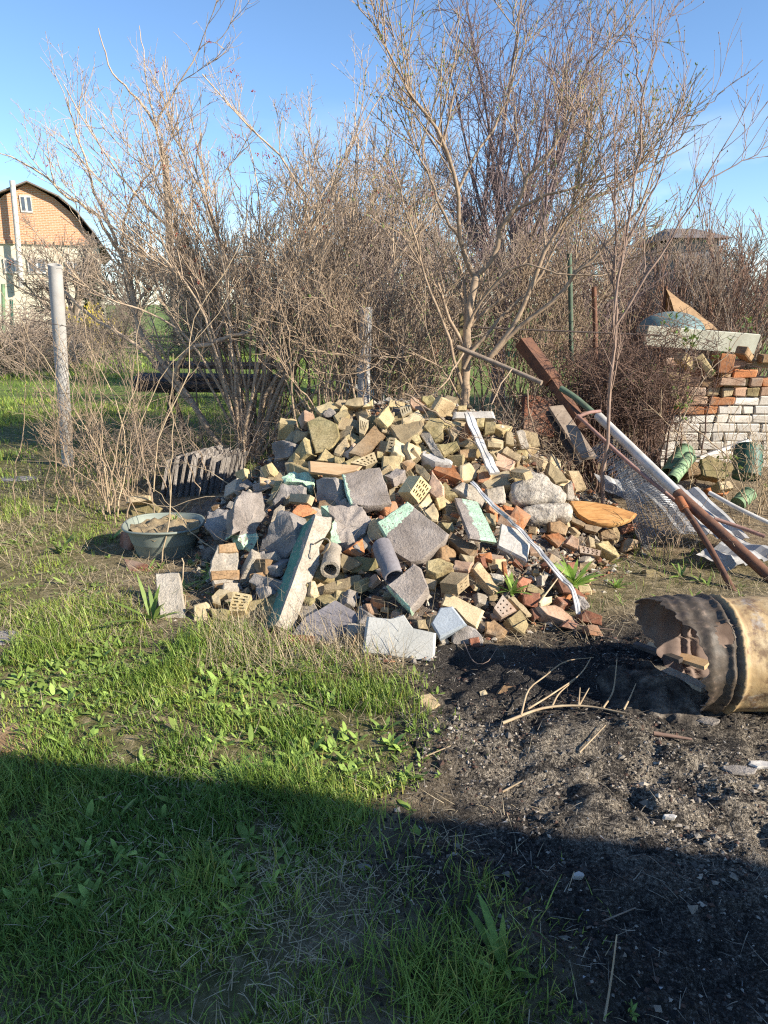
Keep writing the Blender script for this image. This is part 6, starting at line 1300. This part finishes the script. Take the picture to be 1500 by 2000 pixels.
# long arching stems over the fence and the tub
al = [(trace(q, y0, y1), r, .002) for q, y0, y1, r in (
     ([(215, 1005), (200, 900), (150, 800), (70, 680), (20, 600), (-20, 530)], 5.6, 6.4, .006), ([(210, 1000), (230, 850), (270, 740), (265, 640), (310, 560)], 5.6, 6.0, .006),
     ([(215, 990), (190, 830), (130, 720), (110, 620)], 5.7, 6.6, .005), ([(470, 960), (380, 975), (320, 990), (220, 960), (120, 905), (40, 900)], 5.2, 5.4, .004),
     ([(455, 950), (360, 905), (240, 910), (150, 890)], 5.3, 5.9, .004), ([(316, 1105), (330, 1010), (337, 900), (335, 790), (338, 690)], 4.5, 4.7, .006),
     ([(420, 1075), (370, 1035), (330, 985), (280, 930)], 4.4, 4.9, .0035), ([(355, 1090), (362, 1180), (372, 1250)], 4.0, 3.6, .0045), ([(212, 1010), (260, 860), (330, 720), (420, 620), (470, 540)], 5.7, 6.0, .006),
     ([(230, 1010), (245, 900), (225, 780), (180, 690), (160, 600)], 5.6, 6.2, .006), ([(300, 960), (310, 850), (365, 740), (380, 620), (470, 480), (500, 330)], 5.6, 5.9, .006))]
shrub('arching_stems', 'long bare canes arching out over the tub and the fence netting', 'canes', gp(215, 1008), al, bark['straw'], 29, [(30, (.1, .35), .6, .1, 5, .0016)])
cl = [(trace(q, y0, y1), r, .003) for q, y0, y1, r in (([(905, 690), (870, 745), (830, 775), (790, 745)], 6.4, 5.6, .009), ([(790, 770), (860, 815), (900, 850), (930, 870)], 5.3, 5.0, .008), ([(1000, 720), (960, 790), (985, 850), (1060, 900)], 6.2, 5.0, .006), ([(740, 760), (790, 800), (760, 840)], 5.7, 5.2, .005), ([(1030, 760), (1045, 840), (1100, 890), (1130, 900)], 6.2, 5.2, .006), ([(600, 760), (650, 745), (720, 770), (760, 800)], 6.0, 5.3, .005))]
shrub('fallen_branches', 'dry thin branches hanging down over the crest of the heap', 'branches', atY(850, 790, 5.8), cl, bark['tan'], 33, [(60, (.1, .4), .8, 0, 5, .0018), (200, (.06, .22), .9, -.05, 4, .0012)])
fan('dry_stems', 'dry straw coloured stems at the right edge over the plastic pot', 'stems', gp(1462, 1012), 34, .95, .5, bark['straw'], 170, [(70, (.1, .4), .7, .1, 5, .0016), (160, (.05, .2), .9, 0, 4, .0012)], foot=.45, rr=(.005, .002))
fan('dry_stems', 'dry weeds growing through the wire mesh roll', 'stems', atY(1290, 1085, 4.6)*[1, 1, 0], 18, .4, .22, bark['tan'], 171, [(50, (.05, .2), .8, .1, 4, .0014)], foot=.2, rr=(.003, .0015))
# red twigged bushes filling the right background
for i, (px, Yd, h, sp, mt, lb) in enumerate(((1300, 10.5, 2.6, 1.3, 'rust', 'red brown bush behind the tarpaulin tent'), (1420, 10.0, 2.5, 1.3, 'far', 'dense grey brown bush behind the brick stack'), (1540, 10.5, 3.0, 1.4, 'rust', 'tall red brown bush at the right edge'), (1190, 11.5, 2.5, 1.4, 'far', 'grey brown bush behind the rusty iron post'))):
    fan('red_twigged_bush', lb, 'bush', np.array([atY(px, 800, Yd)[0], Yd, 0]), 42, h, sp, bark[mt], 40+i, [(180, (.4, .9), .35, .4, 5, .0046), (700, (.2, .6), .45, .35, 4, .0034), (900, (.1, .35), .6, .3, 3, .0026)], foot=.9, rr=(.010, .004))
# tall tree with drooping fine twigs
def tree(label, base, h, crown, mat, seed, n_limbs, plan, trunk_r, name='bare_tree', white=False, lean=0, ctr=.62):
    rs = np.random.default_rng(seed); base = np.array(base); top = base+[lean, 0, h*.33]; lm = [([base-[0, 0, .1], base*.5+top*.5+rs.normal(0, .05, 3)*[1, 1, 0], top], trunk_r, trunk_r*.75)]
    for i in range(n_limbs):
        a = 6.28*i/n_limbs+rs.normal(0, .3); rr = crown*rs.uniform(.35, 1); e = top+[cos(a)*rr, sin(a)*rr*.8, h*(ctr*rs.uniform(.55, 1.08)*(1-.35*(rr/crown)**2))]
        s = base+(top-base)*rs.uniform(.6, 1.0); m_ = s*.5+e*.5+[0, 0, -.08*h*rs.random()]+rs.normal(0, crown*.08, 3); lm.append(([s, m_, e], trunk_r*.34, .006))
    rt = shrub(name, label, 'tree', base, lm, mat, seed, plan, group=None)
    if white:
        V, F = tubes(resample([base-[0, 0, .05], base*.65+top*.35], 5)[None], np.full((1, 5), trunk_r*1.06), 12); build('whitewash', V, F, m_white, rt, smooth=True)
    return rt
tree('tall bare tree with a dense fine crown against the sky behind the heap', (2.0, 12.5, 0), 6.4, 2.3, bark['plum'], 51, 20, [(130, (.7, 1.5), .5, .25, 6, .007), (700, (.4, .9), .65, .1, 5, .0045), (2000, (.2, .55), .7, .0, 4, .0032), (1800, (.08, .25), .8, 0, 3, .0026)], .13)
tree('pale old tree with a twiggy crown behind the pale shrub', (-.6, 14, 0), 4.6, 2.3, bark['far'], 52, 16, [(100, (.5, 1.1), .6, .2, 5, .007), (500, (.3, .7), .8, .1, 4, .005), (1100, (.15, .4), .9, .05, 3, .0038)], .12, white=True)
tree('old garden tree with whitewashed foot right of the grey pipe post', (-.10, 11.0, 0), 3.6, 1.6, bark['far'], 53, 12, [(80, (.4, .9), .7, .1, 6, .006), (420, (.2, .6), .9, .05, 5, .004), (1300, (.1, .35), .9, 0, 4, .0028)], .1, white=True)
tree('garden tree with a whitewashed trunk on the far left lawn', (gp(152, 690)[0], gp(152, 690)[1], 0), 4.2, 2.0, bark['far'], 54, 12, [(70, (.5, 1.0), .7, .1, 5, .012), (350, (.3, .7), .9, .05, 4, .008), (700, (.2, .4), .9, 0, 4, .006)], .24, white=True)
tree('thin whitewashed tree right of the mossy wooden post', (atY(816, 750, 13)[0], 13, 0), 3.5, 1.6, bark['far'], 55, 10, [(60, (.4, .9), .7, .1, 5, .006), (300, (.2, .6), .9, .05, 4, .004), (700, (.1, .35), .9, 0, 4, .003)], .06, white=True)
for i, (px, Yd, h, cr, lb) in enumerate(((270, 30, 4.0, 2.6, 'grey brown tree by the utility pole'), (420, 27, 3.6, 2.6, 'twiggy tree across the lawn behind the dark boards'), (560, 32, 4.6, 3.2, 'broad twiggy tree at the end of the lawn'), (700, 26, 4.4, 3.0, 'far tree showing between the pale shrub and the grey post'), (880, 28, 5.0, 3.2, 'far tree behind the elder shrub'), (1080, 24, 4.6, 3.0, 'far tree left of the dark roofed hut'), (1480, 22, 3.6, 2.6, 'far tree at the right edge above the red bushes'), (1230, 27, 4.6, 3.0, 'far tree just behind the dark roofed hut'))):
    tree(lb, (atY(px, 660, Yd)[0], Yd, 0), h, cr, bark['far'], 60+i, 14, [(90, (.7, 1.5), .6, .15, 4, .016), (420, (.4, .9), .8, .1, 3, .012), (800, (.2, .6), .9, .05, 3, .010)], .12)
# vines over the fence before the house, yellow forsythia, dark conifer
for i, (px, Yd, h, sp, lb) in enumerate(((40, 19, 1.25, 1.6, 'brown tangle of vines by the white topped green post'), (130, 21, 1.4, 1.8, 'brown tangle of vines before the house wall'), (-40, 17, 1.3, 1.5, 'brown tangle of vines at the left edge of the lawn'))):
    fan('vine_tangle', lb, 'vines', np.array([atY(px, 660, Yd)[0], Yd, 0]), 24, h, sp, bark['far'], 75+i, [(160, (.5, 1.2), .9, -.2, 5, .009), (600, (.3, .8), 1.0, -.3, 5, .006)], foot=1.4, rr=(.02, .01))
fb = np.array([atY(205, 650, 23)[0], 23, 0])
fan('forsythia_bush', 'small yellow flowering bush beyond the lawn', 'bush', fb, 18, 1.5, .8, bark['far'], 80, [(120, (.2, .6), .6, .2, 5, .007), (300, (.1, .3), .7, .2, 4, .005)], foot=.5, buds=900, bud_mat=plain('yellow_blossom', (.55, .42, .04), (.40, .32, .04), 5, .7, 0), bud_r=.035)
for i, (px, Yd, h, wd, lb) in enumerate(((372, 36, 4.6, 1.4, 'dark green conifer far behind the viburnum'), (185, 33, 3.4, .5, 'narrow green conifer at the corner of the house'), (420, 24, 1.6, 1.6, 'low dark evergreen bush across the lawn'))):
    rs = np.random.default_rng(90+i); bx = np.array([atY(px, 640, Yd)[0], Yd, 0]); rt = root('conifer', bx, lb, 'tree'); V, F = tubes(np.array([[bx, bx+[0, 0, h*.95]]]), np.array([[.1, .02]]), 6); build('trunk', V, F, bark['grey'], rt)
    n_ = 2600; z = rs.random(n_)**.8; r = wd*(1-z)**.8*rs.random(n_)**.4*(1+.3*np.sin(z*25)); a = rs.uniform(0, 6.28, n_); ps = bx+np.stack([r*np.cos(a), r*np.sin(a), .15+z*h], -1)
    strips('foliage', ps, a, rs.uniform(.2, .45, n_), rs.uniform(.08, .16, n_), rs.uniform(-.6, .5, n_), .5, np.array([.045, .075, .03])*rs.uniform(.6, 1.4, (n_, 1)), m_leaf, parent=rt, S_=3)
# ---------------------------------------------------------------- grass, weeds, straw, ash litter
def scatter(n_, x0, x1, y0, y1, dens):
    """points drawn with probability dens(x, y) in [0, 1]"""
    x = rng.uniform(x0, x1, n_); y = rng.uniform(y0, y1, n_); k = rng.random(n_) < dens(x, y); return x[k], y[k]
def gmask(x, y):
    a_, s_, b_, g_, f_ = masks(x, y); return g_
def grasscol(n_, x, y):
    t_ = np.clip(.5+.5*fb2(x, y, 2.5, 3, 4.0)+rng.normal(0, .22, n_), 0, 1)[:, None]
    return (np.array([.11, .20, .03])*(1-t_)+np.array([.33, .42, .08])*t_)*rng.uniform(.75, 1.2, (n_, 1))*np.where(rng.random((n_, 1)) < .10, [[1.5, 1.05, 1.3]], 1)
def tuftd(x, y, s, z): return np.clip(.45+1.1*fb2(x, y, s, 2, z), .06, 1)
def add_grass(name, x, y, hl, hw, wk, curl=(.3, 1.3), tl=(.9, 1.55)):
    n_ = len(x); z = np.maximum(gz(x, y), 0*x-1)
    return strips(name, np.stack([x, y, z-.004], -1), rng.uniform(0, 6.28, n_), rng.uniform(*hl, n_)*(.55+.9*tuftd(x, y, 2.2, 8.0)), rng.uniform(*hw, n_)+wk*y, rng.uniform(*tl, n_), rng.uniform(*curl, n_), grasscol(n_, x, y), m_grass, S_=3)
offheap = lambda x, y: S(x, y) < .02
x, y = scatter(170000, -2.4, .7, 1.05, 4.4, lambda x, y: gmask(x, y)*tuftd(x, y, 5, 1.0)*np.where(offheap(x, y), 1, .05)*np.clip(2.6/y, .3, 1))
add_grass('grass', x, y, (.02, .062), (.0028, .005), .0003)
x, y = scatter(60000, -2.0, .5, 1.0, 2.25, lambda x, y: np.clip(gmask(x, y)-.15, 0, 1)*tuftd(x, y, 5, 61.0)); add_grass('grass', x, y, (.04, .11), (.003, .0052), .0002, (.4, 1.7), (.7, 1.5))
x, y = scatter(9000, -2.4, .7, 1.05, 3.6, lambda x, y: np.clip(gmask(x, y)-.3, 0, 1)*(tuftd(x, y, 4, 12.0) > .8))
add_grass('tall_grass', x, y, (.07, .14), (.0035, .006), .0002, (.5, 1.6), (.8, 1.5))
x, y = scatter(32000, -8, 1.0, 6.7, 13, lambda x, y: np.clip(gmask(x, y), 0, 1)*tuftd(x, y, 1.6, 2.0)); add_grass('lawn_grass', x, y, (.05, .10), (.004, .006), .0007)
x, y = scatter(20000, -14, 2.5, 12, 25, lambda x, y: np.clip(gmask(x, y), 0, 1)*tuftd(x, y, .8, 2.0)); add_grass('lawn_grass', x, y, (.06, .12), (.006, .01), .001)
x, y = scatter(16000, .7, 4.2, 3.3, 6.2, lambda x, y: np.clip(gmask(x, y)-.15, 0, 1)*(tuftd(x, y, 6, 3.0))**2*np.where(offheap(x, y), 1, 0)); add_grass('grass', x, y, (.06, .15), (.002, .004), .0003)
x, y = scatter(52000, -3.8, -.9, 3.2, 6.9, lambda x, y: np.clip(gmask(x, y)-.1, 0, 1)*(tuftd(x, y, 4, 3.0))*np.where(offheap(x, y), 1, 0)); add_grass('grass', x, y, (.03, .075), (.0025, .0045), .0003)
# dry straw: lying stalks in the grass, thick at the edge of the ash and under the shrubs
def straw(name, x, y, ln, wd, up=(-.1, .35), z=None, c0=(.58, .47, .30), c1=(.36, .275, .16)):
    n_ = len(x); t_ = rng.random((n_, 1)); col = np.array(c0)*t_+np.array(c1)*(1-t_); z = gz(x, y) if z is None else z
    return strips(name, np.stack([x, y, z+rng.uniform(.004, .03, n_)], -1), rng.uniform(0, 6.28, n_), rng.uniform(*ln, n_), rng.uniform(*wd, n_), rng.uniform(*up, n_), rng.uniform(-1.0, 1.6, n_), col*rng.uniform(.7, 1.15, (n_, 1)), m_dry, S_=4)
x, y = scatter(42000, -2.4, .8, 1.05, 4.2, lambda x, y: np.clip(.2*gmask(x, y)+1.3/(1+np.exp(-np.clip(polyd(x, y, POLY_TRANS)/.08, -20, 20)))*.8, 0, 1)*tuftd(x, y, 3, 22.0)*np.where(offheap(x, y), 1, 0)); straw('dry_straw', x, y, (.025, .10), (.0016, .0032), (-.1, .6))
x, y = scatter(26000, -4.2, -.7, 3.3, 7.3, lambda x, y: .75*tuftd(x, y, 2.2, 31.0)*np.where(polyd(x, y, POLY_LEFT) > -.6, 1, .35)*np.where(S(x, y) < .3, 1, .1)); straw('dry_straw', x, y, (.06, .2), (.002, .004), (-.1, .7))
x, y = scatter(14000, .6, 4.4, 3.3, 7.2, lambda x, y: .8*tuftd(x, y, 2.2, 33.0)*np.where(offheap(x, y), 1, .12)*np.where((y > 3.4+.3*(x-1.3)), 1, .1)); straw('dry_straw', x, y, (.05, .2), (.002, .0035), (-.1, .5), np.maximum(S(x, y), gz(x, y)))
x, y = scatter(2600, -.9, .1, 3.0, 3.6, lambda x, y: .6*np.where(S(x, y) < .12, 1, 0)); straw('dry_straw', x, y, (.08, .26), (.002, .0035), (0, 1.2))
x, y = scatter(3800, -.2, 2.4, 1.1, 3.5, lambda x, y: .3+0*x); straw('ash_straw', x, y, (.02, .09), (.0015, .003), (-.05, .25), None, (.42, .36, .27), (.16, .13, .10))
x, y = scatter(500, -1.0, 1.6, 3.2, 5.6, lambda x, y: .8*(S(x, y) > .03)); straw('dry_straw', x, y, (.08, .3), (.0018, .003), (0, .6), S(x, y)+.05)
# broad leaved weeds in the grass
def rosettes(name, x, y, nl, ln, wd, tl=(.15, .9), col=(.115, .19, .045), z=None, kind='stuff', parent=None):
    n_ = len(x); k = np.repeat(np.arange(n_), nl); m_ = len(k); az = np.tile(np.arange(nl)*6.28/nl, n_)+rng.uniform(0, 6.28, n_)[k]+rng.normal(0, .25, m_)
    z = gz(x, y) if z is None else z; sz = np.clip(rng.lognormal(-.25, .45, n_), .35, 1.7)[k]*rng.uniform(.5, 1.25, m_)*np.where(rng.random(m_) < .25, .3, 1)
    col_ = np.array(col)*rng.uniform(.65, 1.3, (n_, 1))[k]*rng.uniform(.85, 1.15, (m_, 1))+np.array([.03, .02, .0])*rng.random((m_, 1))
    return strips(name, np.stack([x[k]+rng.normal(0, .006, m_), y[k]+rng.normal(0, .006, m_), z[k]], -1), az, rng.uniform(*ln, m_)*sz, rng.uniform(*wd, m_)*sz, rng.uniform(*tl, m_), rng.uniform(.2, .9, m_), col_, m_leaf, parent=parent, leafy=True, S_=5, kind=kind)
x, y = scatter(4200, -2.0, .25, 1.6, 3.5, lambda x, y: np.clip(gmask(x, y), 0, 1)*(tuftd(x, y, 1.8, 41.0))**1.5*.9*np.where(offheap(x, y), 1, 0)); rosettes('weeds', x, y, 6, (.022, .05), (.009, .017), (.2, 1.1), col=(.25, .36, .08))
x, y = scatter(700, -3.2, -.9, 3.0, 6.0, lambda x, y: .5*tuftd(x, y, 2, 44.0)); rosettes('weeds', x, y, 8, (.04, .09), (.010, .02), col=(.24, .33, .08))
x, y = scatter(90, 1.0, 3.0, 3.7, 5.2, lambda x, y: .6*np.where(offheap(x, y), 1, .1)); rosettes('weeds', x, y, 8, (.05, .1), (.008, .016), col=(.24, .34, .08))
for (px, py, nl, ln, wd, lb) in ((985, 1905, 14, (.06, .12), (.012, .02), 'dandelion with long jagged leaves in the shade at the bottom'), (1235, 1985, 9, (.03, .055), (.010, .016), 'broad leaved weed at the lower edge right of the dandelion'), (120, 1080, 16, (.10, .17), (.02, .035), 'bright green leafy weed left of the tub'), (1120, 1145, 18, (.10, .16), (.016, .028), 'bright feathery green weed at the right foot of the heap'), (1205, 1150, 14, (.08, .15), (.01, .016), 'bright tuft of young grass in front of the wire mesh roll'), (1000, 1160, 14, (.05, .09), (.012, .018), 'little green weed sprouting among the red sherds'), (330, 1000, 10, (.05, .09), (.012, .02), 'green seedling growing at the back of the tub'), (300, 1215, 12, (.12, .2), (.014, .022), 'broad bladed grass plant at the foot of the narrow slab')):
    p = onheap(px, py, .0) if py < 1250 else gp(px, py); q = onheap(px, py, .03) if (px, py) == (1000, 1160) else p
    if px == 330: q = np.array([ctr[0]+.03, ctr[1]+.12, g0+H0*.9])
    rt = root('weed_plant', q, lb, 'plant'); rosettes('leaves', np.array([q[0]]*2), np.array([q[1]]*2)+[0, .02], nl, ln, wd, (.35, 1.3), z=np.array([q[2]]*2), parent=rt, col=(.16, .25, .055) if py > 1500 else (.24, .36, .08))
# ash: charcoal crumbs, pebbles, pale flakes
def ashd(x, y): return masks(x, y)[0]
x, y = scatter(52000, -.2, 2.5, 1.05, 3.7, lambda x, y: .85*ashd(x, y)*tuftd(x, y, 4, 51.0)); n_ = len(x)
pal = np.array([(.015, .014, .014), (.03, .027, .025), (.06, .052, .045), (.14, .12, .10), (.28, .24, .19), (.36, .31, .25), (.10, .06, .045)])
s_ = masks(x, y)[1]; pick = np.where(rng.random(n_) < .10+.5*s_, rng.integers(3, 6, n_), rng.choice([0, 0, 1, 2, 6], n_))
crumbs('charcoal_crumbs', np.stack([x, y, gz(x, y)+.001], -1), rng.gamma(1.6, .0020, n_)+.0016, pal[pick]*rng.uniform(.7, 1.2, (n_, 1)), m_crumb, .6)
x, y = scatter(350, -.1, 2.4, 1.2, 3.6, lambda x, y: .6*ashd(x, y)); n_ = len(x); strips('pale_ash_flakes', np.stack([x, y, gz(x, y)+.008], -1), rng.uniform(0, 6.28, n_), rng.uniform(.006, .02, n_), rng.uniform(.003, .009, n_), rng.uniform(-.1, .5, n_), .3, np.array([.42, .41, .40])*rng.uniform(.3, 1.1, (n_, 1)), m_dry, S_=3)
# grey burnt wood flakes at the right edge
for (px, py, lb, s_) in ((1440, 1508, 'flaky grey burnt wood piece at the right edge of the ash', .07), (1488, 1500, 'white charred flake beside the grey burnt wood', .05), (1305, 1602, 'small pale ash lump on the grey sand', .025), (1130, 1728, 'whitish ash patch in the shaded soil', .022), (712, 1702, 'bluish grey shard in the shaded straw', .03), (1385, 1415, 'flat grey stone flakes near the barrel', .05)):
    p = gp(px, py); p[2] = float(gz(p[0], p[1])[0]); a = np.linspace(0, 2*pi, 9)[:-1]; r = np.random.default_rng(px); P = np.stack([p[0]+s_*np.cos(a)*r.uniform(.6, 1.2, 8), p[1]+s_*.5*np.sin(a)*r.uniform(.6, 1.2, 8), p[2]+.018+0*a], -1); npiece += 1
    tag(build('ash_flake', *faceted(P, nrm([.1, -.2, 1]), .016, .005, npiece), MT['white' if 'whit' in lb or 'pale' in lb else 'conc'], None, smooth=True, sharp=30), lb, 'flake')
# the bare branch lying on the ash, loose sticks
def stick(label, pts, r, mat, name='stick', sub=()):
    rt = root(name, gp(*pts[0][:2]), label, 'stick'); 
    def P_(s): return resample([gp(px, py)+[0, 0, float(gz(*gp(px, py)[:2])[0])+h] for px, py, h in s], 14)
    V, F = tubes(P_(pts)[None], np.linspace(r, r*.5, 14)[None], 6); build('stem', V, F, mat, rt, smooth=True)
    for s in sub: V, F = tubes(P_(s)[None], np.linspace(r*.7, r*.3, 14)[None], 5); build('twig', V, F, mat, rt, smooth=True)
stick('pale forked branch arching over the ash in front of the black mound', [(980, 1432, .01), (1060, 1402, .03), (1140, 1398, .03), (1220, 1418, .01)], .007, bark['straw'],
      sub=([(1016, 1418, .02), (1030, 1378, .05), (1060, 1356, .07), (1100, 1344, .07), (1155, 1334, .05)], [(1030, 1404, .02), (1080, 1380, .05), (1130, 1352, .05), (1150, 1336, .05)], [(1075, 1400, .02), (1090, 1378, .04), (1120, 1358, .04)], [(1128, 1397, .02), (1130, 1375, .05)], [(1130, 1392, .02), (1148, 1376, .05)], [(1176, 1402, .02), (1195, 1375, .06), (1199, 1346, .09)], [(1215, 1415, .02), (1228, 1390, .05), (1238, 1372, .07)]))
for i, (pts, r, mt, lb) in enumerate((([(1130, 1486, .01), (1180, 1448, .03)], .004, 'straw', 'short pale stick lying on the grey sand'), ([(982, 1537, .005), (1020, 1528, .012)], .0045, 'straw', 'tiny straw coloured stick at the left of the sand'), ([(1275, 1445, .01), (1350, 1455, .015)], .010, 'rust', 'flat reddish stick below the barrel mouth'), ([(820, 1490, .005), (880, 1478, .02)], .004, 'straw', 'thin pale stick near the grass edge'), ([(1145, 1816, .01), (1240, 1782, .02)], .0035, 'grey', 'pale stick in the shade at the lower right'), ([(1180, 1995, .0), (1192, 1930, .05), (1197, 1890, .12)], .0035, 'straw', 'upright green grey stem at the lower right edge'),
      ([(905, 1268, .02), (925, 1305, .03), (950, 1315, .02), (970, 1290, .06)], .0028, 'red', 'wiry bent twig in the shade beside the grey slab'), ([(1050, 1215, .12), (1098, 1170, .18)], .006, 'straw', 'pale straight stick leaning across the front rubble'), ([(1040, 1215, .08), (1120, 1238, .05), (1200, 1242, .02)], .004, 'red', 'thin dark twig lying along the front edge of the rubble'))):
    stick(lb, pts, r, bark[mt])
# bent iron wire sticking out of the long post
w_ = [onheap(615, 1062, .14), onheap(634, 1052, .20), onheap(644, 1058, .21), onheap(640, 1072, .19), onheap(628, 1082, .15)]
V, F = tubes(resample(w_, 16)[None], np.full((1, 16), .005), 6, True); tag(build('iron_rod', V, F, bark['straw'], None, smooth=True), 'bent iron rod curling out of the long concrete post', 'rod')
# red stamp on the yellow brick is wear of its own; a few dead leaves caught by the post
# flat stones in the lawn edge on the left
for (px, py, rx, ry, lb) in ((35, 936, .22, .12, 'flat grey stone in the grass by the left fence post'), (0, 1248, .10, .09, 'grey paving stone at the left edge half covered by grass'), (20, 1445, .15, .10, 'worn brown paving stone sunk in bare soil at the left edge')):
    p = gp(px, py); a = np.linspace(0, 2*pi, 11)[:-1]; r = np.random.default_rng(py); P = np.stack([p[0]+rx*np.cos(a)*r.uniform(.8, 1.1, 10), p[1]+ry*np.sin(a)*r.uniform(.8, 1.1, 10), float(gz(p[0], p[1])[0])+.004+0*a], -1); npiece += 1
    tag(build('paving_stone', *faceted(P, nrm([0, -.05, 1]), .04, .005, npiece), MT['conc' if 'grey' in lb else 'brown'], None, smooth=True, sharp=40), lb, 'paving stone')
